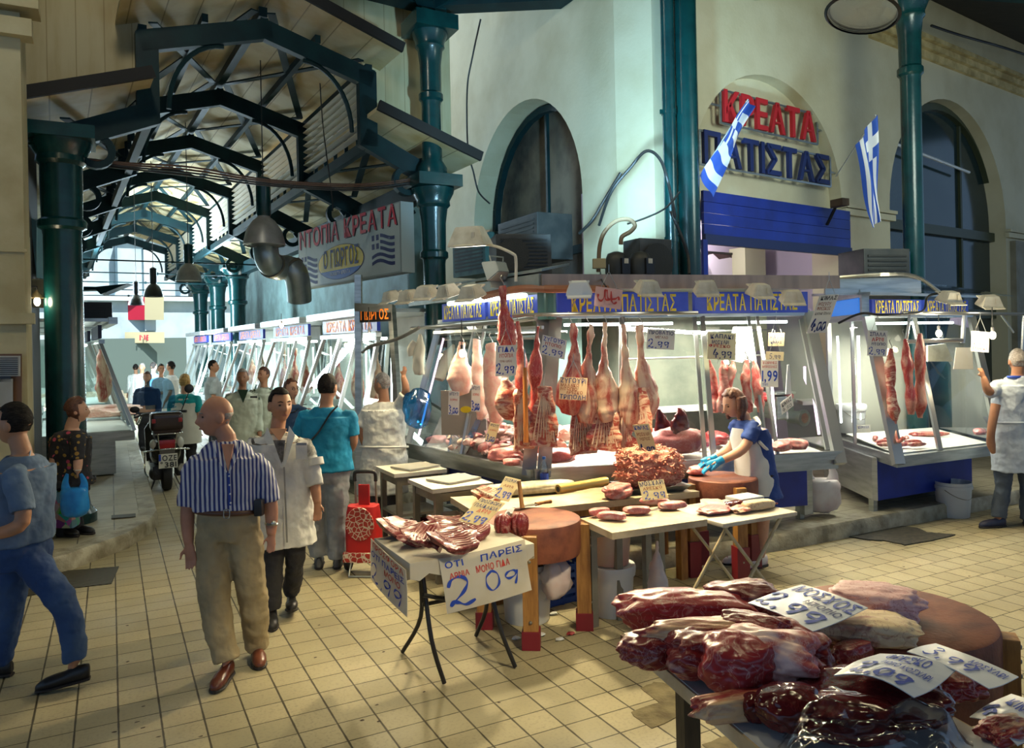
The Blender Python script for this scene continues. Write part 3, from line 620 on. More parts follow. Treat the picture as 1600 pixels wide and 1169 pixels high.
for pa, pb, rt in ((FL_(.97, .1, -.06), FL_(.97, .9, -.06), .012), ((6.2, 5.9, .95), (6.25, 6.0, 1.7), .014), ((4.25, 6.7, 1.0), (4.2, 6.7, 1.9), .02), ((3.75, 6.45, 1.7), (3.85, 6.35, 1.4), .01)): part(st, 'pink_tube', TUBEP, lambda b: tube(b, [pa, pb], rt, 8))
# header signs
xl = (V((*Bt, 0)) - V((*At, 0))).normalized()
for a, b_ in ((.06, .5), (.53, .95)):
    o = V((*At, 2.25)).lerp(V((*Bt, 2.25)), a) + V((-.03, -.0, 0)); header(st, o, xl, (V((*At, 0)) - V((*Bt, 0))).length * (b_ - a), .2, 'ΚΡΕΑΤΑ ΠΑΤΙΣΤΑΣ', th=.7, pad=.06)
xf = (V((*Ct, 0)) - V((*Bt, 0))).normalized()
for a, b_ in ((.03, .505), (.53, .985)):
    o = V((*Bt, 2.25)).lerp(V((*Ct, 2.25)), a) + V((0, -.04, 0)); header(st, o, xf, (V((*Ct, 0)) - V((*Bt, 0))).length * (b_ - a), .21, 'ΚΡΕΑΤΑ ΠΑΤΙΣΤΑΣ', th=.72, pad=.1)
part(st, 'header_corner', mat('green_tinted_corner', (.1, .26, .22), .4), lambda b: (bar(b, (3.53, 6.2, 2.36), (3.62, 6.06, 2.36), .05, .3), box(b, (3.57, 6.12, 2.36), (.05, .05, .3))))
light('stall_tube_light', 'AREA', (3.95, 6.9, 2.12), 120, (1, .96, .84), 1.6, target=(3.75, 6.9, .9), sy=.3)
light('stall_tube_light', 'AREA', (4.6, 5.98, 2.12), 60, (1, .97, .84), .3, target=(4.5, 6.0, .9), sy=1.2)
light('stall_tube_light', 'AREA', (5.6, 5.75, 2.12), 58, (1, .95, .8), .3, target=(5.6, 5.85, .9), sy=1.2)
# ---- second stall on the right
s2 = thing('butcher_stall', 'smaller butcher stall with steel side and blue skirt behind the lone white bucket', 'market stall', (7.9, 5.7, .15))
P, Q, Pt, Qt = (6.9, 5.0), (8.5, 4.93), (7.1, 5.45), (8.85, 5.42); F2 = Face(P, Q, Pt, Qt, .8, 2.19)
part(s2, 'cabinet_side', STEEL, lambda b: prism(b, [(7.05, 5.4, .27), (7.08, 5.36, .27), (7.8, 6.55, .27), (7.74, 6.6, .27)], (0, 0, .45)))
part(s2, 'skirt', BLUEP, lambda b: (prism(b, [(7.08, 5.36, .27), (8.7, 5.36, .27), (8.9, 6.3, .27), (7.8, 6.55, .27)], (0, 0, .42))))
for x, y in ((7.08, 5.42), (8.62, 5.42), (7.75, 6.45), (8.8, 6.2)): part(s2, 'leg', STEEL, lambda b: box(b, (x, y, .21), (.06, .06, .14)))
part(s2, 'counter', STEEL, lambda b: prism(b, [(*P, .68), (*Q, .68), (9.1, 6.2, .68), (7.72, 6.5, .68)], (0, 0, .11)))
part(s2, 'display_tray', TRAYW, lambda b: prism(b, [(7.0, 5.08, .795), (8.45, 5.02, .795), (8.95, 6.0, .84), (7.65, 6.2, .84)], (0, 0, .01)))
post(s2, F2(0, -.06), F2(0, 1), .1, .08); post(s2, F2(.4, 0), F2(.42, 1), .045, .04); post(s2, F2(1, -.02), F2(1, 1), .07, .06)
post(s2, (7.75, 6.5, .8), (7.75, 6.5, 2.19)); post(s2, (7.3, 5.8, .8), (7.35, 5.85, 2.19), .03, .03); post(s2, (9.1, 6.2, .8), (9.1, 6.2, 2.19))
pane(s2, [F2(0, 0), F2(1, 0), F2(1, 1), F2(0, 1)]); pane(s2, [V((*P, .8)), V((7.75, 6.5, .8)), V((7.75, 6.5, 2.19)), V((*Pt, 2.19))]); pane(s2, [V((*Q, .8)), V((9.1, 6.2, .8)), V((9.1, 6.2, 2.19)), V((*Qt, 2.19))])
part(s2, 'head_rail', STEEL, lambda b: (bar(b, F2(0, 1.02), F2(1, 1.02), .07, .06), bar(b, (7.1, 5.45, 2.2), (7.75, 6.5, 2.2), .05, .08)))
part(s2, 'side_light_box', mat('bright_blue_panel', (.03, .2, .75), .4, emit=(.03, .25, .9), es=.5), lambda b: bar(b, (7.12, 5.55, 2.32), (7.7, 6.45, 2.32), .04, .17))
part(s2, 'side_header_frame', STEEL, lambda b: (bar(b, (7.1, 5.5, 2.45), (7.72, 6.5, 2.45), .06, .08), bar(b, (7.08, 5.46, 2.32), (7.1, 5.5, 2.32), .08, .24)))
for a, b_ in ((.01, .46), (.49, .93)): header(s2, V((*Pt, 2.22)).lerp(V((*Qt, 2.22)), a) + V((0, -.04, 0)), (1, -.02, 0), 1.75 * (b_ - a), .16, 'ΚΡΕΑΤΑ ΠΑΤΙΣΤΑΣ', th=.76, pad=.06)
part(s2, 'canopy', STEEL, lambda b: (prism(b, [(6.95, 5.3, 2.42), (9.0, 5.25, 2.4), (9.3, 6.4, 2.5), (7.7, 6.7, 2.5)], (0, 0, .03)), tube(b, spline([(6.6, 5.6, 2.6), (7.1, 5.3, 2.63), (7.6, 5.25, 2.62), (8.0, 5.25, 2.46)], 5), .02, 6), bar(b, (6.75, 5.7, 2.52), (7.7, 5.26, 2.53), .03, .17)))
part(s2, 'canopy_film', GLASS, lambda b: prism(b, [(7.7, 5.22, 2.45), (9.3, 5.2, 2.42), (9.3, 6.0, 2.6), (7.7, 6.0, 2.66)], (0, 0, .01)))
part(s2, 'back_panel', mat('grey_case_back', (.42, .42, .34), .5), lambda b: (bar(b, (7.8, 6.55, 1.5), (9.1, 6.3, 1.5), .03, 1.5)))
part(s2, 'light_tube', TUBE, lambda b: (tube(b, [(7.45, 6.1, 1.0), (7.42, 6.1, 2.0)], .012), tube(b, [(7.9, 6.2, 1.0), (7.9, 6.2, 2.0)], .015), tube(b, [(7.3, 5.6, 2.13), (8.7, 5.55, 2.13)], .014)))
part(s2, 'hanging_rail', POSTM, lambda b: (tube(b, [(7.0, 4.98, 2.22), (8.95, 4.9, 2.2)], .018), tube(b, [(7.15, 5.05, 1.93), (8.0, 5.0, 1.93)], .022), tube(b, [(7.15, 5.05, 1.93), (7.15, 5.0, 2.22)], .014), tube(b, [(8.0, 5.0, 1.9), (8.0, 4.97, 2.22)], .022), tube(b, [(8.95, 4.9, 2.2), (8.95, 4.95, 1.4)], .014), tube(b, [(8.55, 4.92, 2.2), (8.75, 4.9, 2.0)], .01)))
light('stall_tube_light', 'AREA', (7.95, 5.75, 2.1), 55, (1, .97, .85), 1.3, target=(7.95, 5.6, .8), sy=.3)
# ---- aisle stalls: one module, copied along both sides of the arcade
def aisle_stall(label, L=3.0, sign='ΚΡΕΑΤΑ', end=None, D=1.5, ink=ORANGE, pm=None):
    r = thing('aisle_stall', label, 'market stall')        # local: front along x at y=0 facing -y, body behind it
    def p(name, m, f, s=None): b = B(); f(b); return obj(name, b, m, r, s)
    p('skirt', STEEL, lambda b: box(b, (0, .75, .42), (L - .3, D - .5, .5))); p('vent_panel', MATS['grey_case_back'], lambda b: box(b, (0, .49, .42), (L - .6, .02, .36)))
    for x in (-1, 1):
        for y in (.55, D - .1): p('leg', STEEL, lambda b: box(b, (x * (L / 2 - .2), y, .09), (.06, .06, .18)))
    p('counter', STEEL, lambda b: box(b, (0, .6, .74), (L, 1.2, .14))); p('display_tray', TRAYW, lambda b: box(b, (0, .5, .815), (L - .1, .9, .01)))
    a, c = (-L / 2, 0), (L / 2, 0); f = Face(a, c, (-L / 2 + .3, .42), (L / 2 - .3, .42), .81, 2.15)
    for u in (0, .33, .36, .66, 1): b = B(); bar(b, f(u, 0), f(u, 1), .07 if u in (0, 1) else .035, .05, up=f.n); obj('post', b, POSTM, r)
    b = B(); poly(b, [f(0, 0), f(1, 0), f(1, 1), f(0, 1)]); obj('glass_pane', b, GLASS, r)
    for x in (-1, 1):
        b = B(); poly(b, [(x * L / 2, 0, .81), (x * L / 2, D, .81), (x * (L / 2 - .3), D, 2.15), (x * (L / 2 - .3), .42, 2.15)]); obj('glass_pane', b, GLASS, r)
        b = B(); bar(b, (x * L / 2, D, .81), (x * (L / 2 - .3), D, 2.15), .06, .06); obj('post', b, POSTM, r)
    p('canopy', STEEL, lambda b: (box(b, (0, .9, 2.47), (L - .3, 1.4, .05)), box(b, (0, .25, 2.46), (L - .2, .12, .1)), box(b, (0, .4, 2.15), (L - .5, .08, .06))))
    p('back_panel', LINING, lambda b: box(b, (0, D + .1, 1.5), (L - .4, .04, 2.0)))
    p('light_tube', TUBE, lambda b: (tube(b, [(-L / 2 + .5, .6, 2.1), (L / 2 - .5, .6, 2.1)], .02), tube(b, [(-L / 2 + .4, D, 1.0), (-L / 2 + .45, D, 2.0)], .015), tube(b, [(L / 2 - .5, D, 1.0), (L / 2 - .5, D, 2.0)], .015)))
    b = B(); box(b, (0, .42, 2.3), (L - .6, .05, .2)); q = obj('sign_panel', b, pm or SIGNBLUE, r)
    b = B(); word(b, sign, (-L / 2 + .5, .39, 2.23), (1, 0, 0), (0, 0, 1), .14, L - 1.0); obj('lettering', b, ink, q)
    return r
RS = [aisle_stall('glass butcher stall with orange lettered header behind the man in turquoise shirt', sign='ΚΡΕΑΤΑ ΚΡΕΑΤΑ')]
def place_stall(o, t, s, side): o.location = ar(t, s); o.rotation_euler = (0, 0, AA + (PI / 2 if side < 0 else -PI / 2)); return o
place_stall(RS[0], 1.02, 1.25, 1)
# its end face carries the ΓΙΩΡΓΟΣ board
for k, lab in ((4.6, 'glass butcher stall second along the arcade after the orange lettered one'), (7.9, 'glass butcher stall third along the arcade after the orange lettered one'), (11.3, 'glass butcher stall fourth along the arcade after the orange lettered one'), (14.7, 'farthest glass butcher stall on the arcade side with the orange lettered one')):
    place_stall(dup(RS[0], label=lab), 1.05, k, 1)
LSIGN = mat('dark_blue_panel', (.012, .014, .06), .4)
ls = aisle_stall('left hand glass stall with one hanging carcass beyond the woman in floral dress', L=3.0, sign='   ', pm=LSIGN); place_stall(ls, -1.28, 4.6, -1)
for k, lab in ((8.2, 'second glass stall on the scooter side of the arcade'), (11.6, 'third glass stall on the scooter side of the arcade')): place_stall(dup(ls, label=lab), -1.3, k, -1)
for s in (1.2, 4.6, 8, 11.4, 14.8): light('arcade_stall_light', 'AREA', ar(1.75, s, 2.1), 24, (.9, 1, .95), .4, target=ar(1.5, s, .8), sy=2.2)
for s in (4.6, 8.2, 11.6): light('arcade_stall_light', 'AREA', ar(-1.95, s, 2.1), 30, (.85, 1, .97), .4, target=ar(-1.7, s, .8), sy=2.2)
# ΓΙΩΡΓΟΣ board on the end post of the first aisle stall
gb = thing('name_board', 'black board with orange letters ΓΙΩΡΓΟΣ over the raised hand butcher', 'sign', at(585, 493, 9.4))
o = at(562, 504, 9.5); x = (at(610, 505, 9.2) - o); L = x.length; x = V((x.x, x.y, 0)).normalized()
b = B(); prism(b, [o, o + x * L, o + x * L + Zv * .17, o + Zv * .17], (.02, .05, 0)); obj('board', b, BLACK, gb, world=True)
b = B(); word(b, 'ΓΙΩΡΓΟΣ', o + x * L * .05 + Zv * .03, x, Zv, .115, L * .9, lift=.006); obj('lettering', b, ORANGE, gb, world=True)
part(gb, 'post', STEEL, lambda b: (bar(b, at(560, 430, 9.6) + Zv * -.0, V((at(560, 700, 9.6).x, at(560, 700, 9.6).y, .15)), .1, .08), bar(b, at(612, 480, 9.25), at(625, 690, 9.2), .07, .07), bar(b, at(556, 480, 9.55), at(615, 482, 9.2), .05, .1)))
# ---- big light-box sign ΝΤΟΠΙΑ ΚΡΕΑΤΑ
sg = thing('light_box_sign', 'white light box sign reading ΝΤΟΠΙΑ ΚΡΕΑΤΑ with yellow oval, hung beside middle column', 'sign', ar(1.45, 1.6, 3.45))
o = ar(1.27, 3.25, 2.98); x = (ar(1.72, -.12, 2.98) - o); L = x.length; x.normalize(); y = Zv; n = x.cross(y); H = .95
b = B(); prism(b, [o, o + x * L, o + x * L + y * H, o + y * H], n * -.2); obj('box', b, mat('grey_sign_side', (.3, .36, .36), .5), sg, world=True)
def sh(name, m, f, lift):
    b = B(); f(b, lambda u, v: o + x * (u * L) + y * (v * H) + n * lift); return obj(name, b, m, sg, world=True)
sh('face', mat('sign_white_face', (.5, .58, .58), .35, col2=(.42, .5, .5), sc=1.5), lambda b, f: poly(b, [f(.01, .02), f(.99, .02), f(.99, .98), f(.01, .98)]), .003)
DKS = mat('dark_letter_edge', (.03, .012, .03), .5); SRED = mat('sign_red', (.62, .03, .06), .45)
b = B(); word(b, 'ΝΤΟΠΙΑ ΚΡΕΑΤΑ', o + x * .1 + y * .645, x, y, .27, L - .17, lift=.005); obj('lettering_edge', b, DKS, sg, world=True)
b = B(); word(b, 'ΝΤΟΠΙΑ ΚΡΕΑΤΑ', o + x * .07 + y * .66, x, y, .27, L - .17, lift=.008); obj('lettering', b, SRED, sg, world=True)
OV = lambda s: [(.46 + .225 * s * math.cos(a), .33 + .27 * s * math.sin(a)) for a in [2 * PI * k / 40 for k in range(40)]]
sh('oval_border', NAVYINK, lambda b, f: poly(b, [f(u, v) for u, v in OV(1.03)]), .005)
sh('oval', mat('sign_yellow', (.8, .62, .04), .45), lambda b, f: poly(b, [f(u, v) for u, v in OV(1)]), .007)
sh('oval_base', mat('sign_blue', (.02, .13, .55), .45), lambda b, f: poly(b, [f(u, v) for u, v in OV(1) if v < .22]), .009)
b = B(); word(b, 'Ο ΓΙΩΡΓΟΣ', o + x * L * .29 + y * .24 * H + y * .02, x, y, .26, L * .35, lift=.011, jit=.02); obj('oval_lettering', b, NAVYINK, sg, world=True)
b = B(); word(b, 'ΕΚΛΕΚΤΑ ΚΡΕΑΤΑ', o + x * L * .36 + y * .13 * H, x, y, .05, L * .2, lift=.012); obj('small_lettering', b, WHITE, sg, world=True)
def flagmark(u0, u1, v0, v1):
    def f(b, g):
        for k in range(5):
            va = v0 + (v1 - v0) * k / 5; h = (v1 - v0) / 9; pts = []; a0 = .0 if k < 2 else (.38 if k < 4 else .38)
            if k < 2: a0 = 0
            for i in range(9): t = a0 + (1 - a0) * i / 8; pts.append((u0 + (u1 - u0) * t, va + .04 * math.sin(t * 5)))
            for (p0, q0), (p1, q1) in zip(pts, pts[1:]): poly(b, [g(p0, q0), g(p1, q1), g(p1, q1 + h), g(p0, q0 + h)])
        c = u0 + (u1 - u0) * .17; w = (u1 - u0) * .05
        for (a, bb, cc, dd) in ((u0, v0 + (v1 - v0) * .52, u0 + (u1 - u0) * .12, v0 + (v1 - v0) * .7), (u0 + (u1 - u0) * .2, v0 + (v1 - v0) * .52, u0 + (u1 - u0) * .32, v0 + (v1 - v0) * .7), (u0, v0 + (v1 - v0) * .8, u0 + (u1 - u0) * .12, v0 + (v1 - v0) * .98), (u0 + (u1 - u0) * .2, v0 + (v1 - v0) * .8, u0 + (u1 - u0) * .32, v0 + (v1 - v0) * .98)):
            poly(b, [g(a, bb), g(cc, bb), g(cc, dd), g(a, dd)])
    return f
sh('flag_mark', NAVYINK, flagmark(.04, .22, .08, .55), .006); sh('flag_mark', NAVYINK, flagmark(.76, .95, .16, .62), .006)
part(sg, 'bracket', DARKGREEN, lambda b: (bar(b, ar(1.75, 2.9, 3.7), ar(2.1, 2.9, 3.9), .05, .05), bar(b, ar(1.8, .4, 3.7), ar(2.15, .4, 3.9), .05, .05)))
# ---- letter signs in the arch: ΚΡΕΑΤΑ red, ΠΑΤΙΣΤΑΣ blue
ls_ang = DB
def letter_sign(label, s0, s1, z, h, text, m, out=-.05):
    r = thing('letter_sign', label, 'sign', wb((s0 + s1) / 2, out, z)); b = B(); x = DB; n = V((DB.y, -DB.x, 0))
    for zz in (z, z + h): bar(b, wb(s0, out, zz), wb(s1, out, zz), .025, .025)
    for s in (s0, s1): bar(b, wb(s, out, z), wb(s, out, z + h), .025, .025)
    for s, q in ((s0, s0 - .35), (s1, s1 + .35)): bar(b, wb(s, out, z + h / 2), wb(q, out, z + h / 2), .025, .025)
    obj('frame', b, STEEL, r, world=True)
    b = B(); word(b, text, wb(s0 + .06, out + .03, z + .03), x, Zv, h - .04, s1 - s0 - .12, gap=.1); g = bmesh.ops.extrude_face_region(b, geom=b.faces[:]); bmesh.ops.translate(b, vec=n * -.05, verts=[v for v in g['geom'] if isinstance(v, bmesh.types.BMVert)])
    obj('lettering', b, m, r, world=True)
    return r
letter_sign('framed red metal letters ΚΡΕΑΤΑ in the plastered arch', 1.12, 3.2, 4.72, .42, 'ΚΡΕΑΤΑ', mat('red_letter_metal', (.5, .015, .02), .5))
letter_sign('framed dark blue metal letters ΠΑΤΙΣΤΑΣ in the plastered arch', .72, 3.5, 4.15, .42, 'ΠΑΤΙΣΤΑΣ', mat('blue_letter_metal', (.012, .025, .13), .5))
# ---- roller shutter, horse picture, fan-light things
sr = thing('roller_shutter', 'half open blue roller shutter below the plastered arch', 'shutter', wb(2.2, 0, 3.1))
part(sr, 'slats', BLUEP, lambda b: [box(b, wb(2.2, .06, 3.33 + .135 * k), (3.15, .04, .13), rz=math.atan2(DB.y, DB.x)) for k in range(4)])
part(sr, 'bottom_bar', mat('dark_blue_bar', (.01, .02, .09), .5), lambda b: box(b, wb(2.2, .07, 3.21), (3.15, .06, .12), rz=math.atan2(DB.y, DB.x)))
part(sr, 'side_channel', BLUEP, lambda b: [box(b, wb(s, .06, 1.6), (.08, .08, 3.2), rz=math.atan2(DB.y, DB.x)) for s in (.62, 3.76)])
hp = thing('horse_picture', 'framed picture of a white horse hung in the lit shop', 'picture', wb(2.9, -1.55, 2.9)); o = wb(2.35, -1.5, 2.6); x = DB; n = V((DB.y, -DB.x, 0))
b = B(); prism(b, [o, o + x * 1.1, o + x * 1.1 + Zv * .72, o + Zv * .72], n * -.02); obj('canvas', b, mat('dark_picture_ground', (.07, .035, .04), .5, col2=(.03, .015, .02), sc=3), hp, world=True)
HORSE = [(.16, .2), (.2, .34), (.12, .5), (.02, .5), (.0, .56), (.1, .68), (.2, .7), (.34, .62), (.6, .66), (.8, .64), (.9, .6), (.95, .4), (.9, .5), (.86, .38), (.88, .05), (.82, .05), (.78, .32), (.66, .38), (.5, .34), (.38, .32), (.34, .02), (.28, .02), (.3, .24), (.24, .04), (.18, .06)]
b = B(); f = poly(b, [o + x * (.1 + u * 1.0) + Zv * v + n * .004 for u, v in HORSE]); bmesh.ops.triangulate(b, faces=b.faces[:]); obj('horse_figure', b, mat('horse_white', (.72, .66, .72), .6), hp, world=True)
part(hp, 'frame', BLACK, lambda b: [bar(b, o + x * a + Zv * c, o + x * e + Zv * d, .03, .03) for a, c, e, d in ((0, 0, 1.1, 0), (0, .72, 1.1, .72), (0, 0, 0, .72), (1.1, 0, 1.1, .72))])
hc = thing('wall_cupboard', 'cream cupboard with white fan beside the horse picture', 'cupboard', wb(3.55, -1.45, 2.3))
part(hc, 'body', mat('cream_cupboard', (.62, .62, .4), .5), lambda b: box(b, wb(3.35, -1.4, 2.6), (.5, .3, 1.6), rz=math.atan2(DB.y, DB.x))); part(hc, 'fan', WHITE, lambda b: ball(b, wb(3.1, -1.2, 2.75), (.12, .05, .12)))
bm = B(); tube(bm, [wb(5.3, -.12, 5.05), wb(7.9, -.12, 4.86)], .025); tag(obj('strip_light', bm, WHITE, base=wb(5.3, .02, 5.05)), 'thin white strip light hung across the dark fan light window', 'lamp')
# ================================================================ MEAT
def meat(name, red, fat, sc=7, lo=.45, hi=.6, stretch=None, rg=.35, bump=.3, deep=None):
    m, t, out = nt(name); n = tex(t, sc, 5, stretch=stretch, rnd=True, dist=1.2); c = mix(t, ramp(t, n, lo, hi), red, fat)
    n2 = tex(t, sc * 1.7, 4, stretch=stretch, rnd=True, dist=2.5); vv = ramp(t, math_(t, 'ABSOLUTE', math_(t, 'SUBTRACT', n2, .5)), .022, .004); c = mix(t, math_(t, 'MULTIPLY', vv, .55), c, fat)
    if deep: c = mix(t, ramp(t, tex(t, sc * .6, 3, rnd=True), .5, .7), c, deep)
    pbsdf(t, out, c, rg, bump=tex(t, sc * 5, 3, rnd=True), bs=bump, bd=.006, sss=.0, spec=.5); return m
LAMB = meat('lamb_flesh_and_fat', (.5, .1, .07), (.85, .62, .42), 5, .4, .58, (1.6, 1.6, .5))
LAMB2 = meat('lamb_red_flesh', (.42, .05, .045), (.75, .42, .3), 6, .45, .66, (1.6, 1.6, .5))
RIBM = meat('rib_flesh', (.4, .06, .04), (.78, .52, .36), 9, .45, .6, (1, 1, 2.5))
PORK = meat('pale_pork', (.82, .42, .33), (.9, .68, .56), 6, .4, .65)
PORKC = meat('pork_cut', (.68, .2, .18), (.85, .56, .48), 8, .5, .68)
BEEF = meat('beef', (.22, .018, .02), (.6, .34, .28), 5.5, .58, .72, (1, 1, 1.5), .3, deep=(.14, .012, .014))
BEEFR = meat('bright_beef', (.34, .028, .032), (.66, .38, .32), 5, .58, .72, None, .3, deep=(.26, .03, .03))
BEEFF = meat('beef_with_yellow_fat', (.32, .03, .03), (.74, .48, .26), 4.5, .45, .6, (.6, 2.5, 1), .35)
SUET = meat('yellow_suet', (.78, .6, .36), (.3, .05, .05), 5, .58, .72, None, .5)
PINKFAT = meat('pink_fat_cap', (.82, .5, .48), (.5, .1, .1), 4, .6, .8, None, .45)
LIVER = meat('dark_liver', (.085, .008, .01), (.16, .02, .02), 4, .5, .8, None, .16, .1)
DARKRIB = meat('dark_rib_meat', (.16, .014, .018), (.5, .26, .22), 8, .56, .72, (1, 1, 1), .3)
MINCE = meat('minced_meat', (.58, .12, .08), (.82, .46, .3), 28, .42, .62, None, .45, .9)
BONE = mat('rib_bone', (.76, .6, .44), .5, col2=(.6, .3, .22), sc=12)
def chunk(s, seed=0, q=.7, amp=.12, sub=4, sc=3.0):
    b = B(); bmesh.ops.create_icosphere(b, subdivisions=sub, radius=1)
    for v in b.verts:
        n = max(abs(v.co.x), abs(v.co.y), abs(v.co.z)); v.co = v.co * (1 - q * .5) + v.co / n * (q * .5)
    o = V((seed * 3.3, seed * 5.1, seed * 2.2))
    for v in b.verts:
        k = 1 + noise.noise(v.co * sc * .5 + o) * amp * 2 + noise.noise(v.co * sc * 1.4 + o) * amp
        v.co = V((v.co.x * s[0] / 2 * k, v.co.y * s[1] / 2 * k, v.co.z * s[2] / 2 * (k * .5 + .5)))
    return b
def settle(b, z=0.0):      # let the piece sit: flatten what lies below z
    zs = min(v.co.z for v in b.verts)
    for v in b.verts: v.co.z -= zs
    for v in b.verts: v.co.z = max(v.co.z * 1.12 - .12 * max(v.co.z for v in (v,)), z)
    return b
def cut(name, label, p, s, m, rz=0.0, seed=0, q=.7, amp=.13, group=None, cat='meat', fat=None, sub=4, tilt=None):
    b = chunk(s, seed, q, amp, sub); settle(b); o = obj(name, b, m, smooth=60); o.location = p; o.rotation_euler = tilt or (0, 0, rz); tag(o, label, cat, group)
    if fat:
        f = chunk((s[0] * .97, s[1] * .5, s[2] * .5), seed + 9, .6, amp * 1.2, 3); fo = obj('fat_cap', f, fat, o, 60); fo.location = (0, s[1] * .12, s[2] * .62)
    return o
def hung(name, label, p, L, rad_, m, seed=0, flat=.75, rz=0.0, hook=True, cat='hung meat', group=None, amp=.02, bend=.03, n=14):
    r = thing(name, label, cat, p, rz, group); b = B(); k = len(rad_) * 5; pts = []
    for i in range(k):
        t = i / (k - 1); pts.append(V((bend * math.sin(t * 3 + seed), bend * math.cos(t * 2.2 + seed * 2) - bend, -L * t)))
    tube(b, pts, [interp(rad_, i / (k - 1)) for i in range(k)], n, flat, up=(0, 1, 0)); rough(b, amp, 9, seed); obj('flesh', b, m, r, 70)
    if hook:
        b = B(); tube(b, spline([(0, 0, -.03), (.018, 0, .01), (0, 0, .05), (-.018, 0, .08), (0, 0, .1)], 4), .004, 5); obj('hook', b, STEEL, r)
    return r
LEG = [.024, .03, .022, .03, .055, .085, .11, .12, .11, .07]
def ribs(name, label, p, w, h, m, seed=0, rz=0.0, rot=None, cat='ribs', n=8, curve=.1, group=None, bm_=BONE, br=.009, fan=False):
    r = thing(name, label, cat, p, rz, group, rot); b = B(); R = []; U = 14; VV = 12
    for side in (0, 1):
        pass
    for i in range(U + 1):
        u = i / U - .5; half = w * (.5 - .18 * abs(u * 2) ** 2 + .05 * math.sin(seed + i)) if not fan else w * (.2 + .36 * (u + .5) ** .8 - .12 * max(0, u - .3) / .2 + .04 * math.sin(seed + i * 1.3)); ring = []
        for j in range(VV):
            a = 2 * PI * j / VV; x = math.cos(a) * half; th = .028 + .012 * math.cos(a * 2 + seed); ring.append(V((x, math.sin(a) * th - curve * (x / (w * .5)) ** 2, -u * h)))
        R.append(ring)
    rings(b, R); rough(b, .02, 11, seed); obj('flesh', b, m, r, 70)
    for k in range(n):
        z = (k / (n - 1) - .5) * h * .78; L = w * (.34 - .12 * abs(k / (n - 1) - .5)); b = B()
        tube(b, [V((xx * (.3 + .7 * t), -.034 - curve * (xx * t / (w * .5)) ** 2, h * (.36 - .74 * t) + .02 * math.sin(k * 2 + t * 3))) for xx in ((k / (n - 1) - .5) * w * .72,) for t in (0, .25, .5, .75, 1)] if fan else [V((x, -.03 - curve * (x / (w * .5)) ** 2 - .004, z - .15 * abs(x))) for x in (-L, -L * .5, 0, L * .5, L)], br, 6); rough(b, br * .33, 20, k); obj('rib_bone', b, bm_, r, 60)
    return r
# ---- lamb legs on the rail outside the corner case
LG = 'lamb legs on the front rail'
rng = random.Random(5)
def railp(px, dz=0.0): o = on((3.3, 5.75, 0), (4.75, 5.42, 0), px); return V((o.x, o.y, 2.14 + dz))
names = ((890, 'lamb leg behind the card reading ΖΥΓΟΥΡΙ ΝΤΟΠΙΟ', .78, LAMB2), (917, 'lamb leg hanging second from the ΖΥΓΟΥΡΙ ΝΤΟΠΙΟ card', .86, LAMB), (946, 'lamb leg hanging in the middle of the front rail row', .86, LAMB), (974, 'lamb leg hanging second from the ΠΡΟΒΑΤΙΟ card', .92, LAMB), (1002, 'lamb leg hanging next to the ΠΡΟΒΑΤΙΟ card', .84, LAMB))
for i, (px, lab, L, m) in enumerate(names): hung('hanging_lamb', lab, railp(px, rng.uniform(-.01, .04)), L, [r * rng.uniform(.95, 1.1) for r in LEG], m, i + 1, .8, rng.uniform(-.5, .5), group=LG)
hung('hanging_lamb', 'long lamb leg with rib end hanging beside orange pole at the case corner', railp(838), 1.0, [.02, .028, .03, .05, .07, .06, .035, .04, .07, .11, .1, .04], LAMB2, 9, .7, group=LG)
hung('goat_haunch', 'goat leg hung highest, above the card reading ΓΙΔΑ', at(785, 448, 6.55), .52, [.03, .035, .03, .045, .07, .075, .09, .06], LAMB2, 11, .8)
hung('goat_carcass', 'ragged goat forequarter below the ΓΙΔΑ card', at(790, 592, 6.6), .36, [.03, .07, .12, .13, .1, .04], RIBM, 12, .7, hook=False)
hung('hanging_lamb', 'thin lamb shank hanging between the ΓΙΔΑ card and orange pole', at(806, 502, 6.75), .7, [.02, .026, .03, .045, .05, .06, .05, .03], LAMB2, 13, group=LG)
for i, (px, py, w, h, lab) in enumerate(((905, 668, .34, .46, 'lamb rib rack under the ΤΡΙΠΟΛΗ card'), (947, 662, .3, .46, 'lamb rib rack showing its bone rows in the middle of the lower row'), (971, 680, .24, .42, 'dark lamb rib rack above the mince tray'), (1001, 640, .28, .38, 'lamb rib rack hung closest to the ΚΙΜΑΣ mince card'))): ribs('rib_rack', lab, at(px, py, 6.75), w, h, RIBM, i, rz=-YAW + (.5, -.3, .7, -.5)[i], br=.0065, fan=True, group='rib racks hung in the lower row')
ribs('rib_rack', 'rib rack leaning on the metal corner post', at(812, 655, 6.5), .24, .5, RIBM, 6, rz=-YAW + .6, br=.0065, fan=True); ribs('rib_rack', 'rib rack hanging right of orange pole, end of long lamb leg', at(853, 650, 6.5), .26, .5, RIBM, 8, rz=-YAW - .3, br=.0065, fan=True)
b = B(); tube(b, [at(820, 575, 6.45), at(822, 692, 6.3)], .02, 10); o = obj('hook_pole', b, mat('orange_varnished_pole', (.5, .16, .02), .4), base=at(820, 575, 6.45)); tag(o, 'orange wooden pole hanging before the case corner post', 'pole')
b = B(); tube(b, [V((0, 0, 0)), V((0, 0, .16))], .006, 5); b.transform(Matrix.Translation(at(820, 575, 6.45) - at(820, 575, 6.45))); obj('loop', b, STEEL, o)
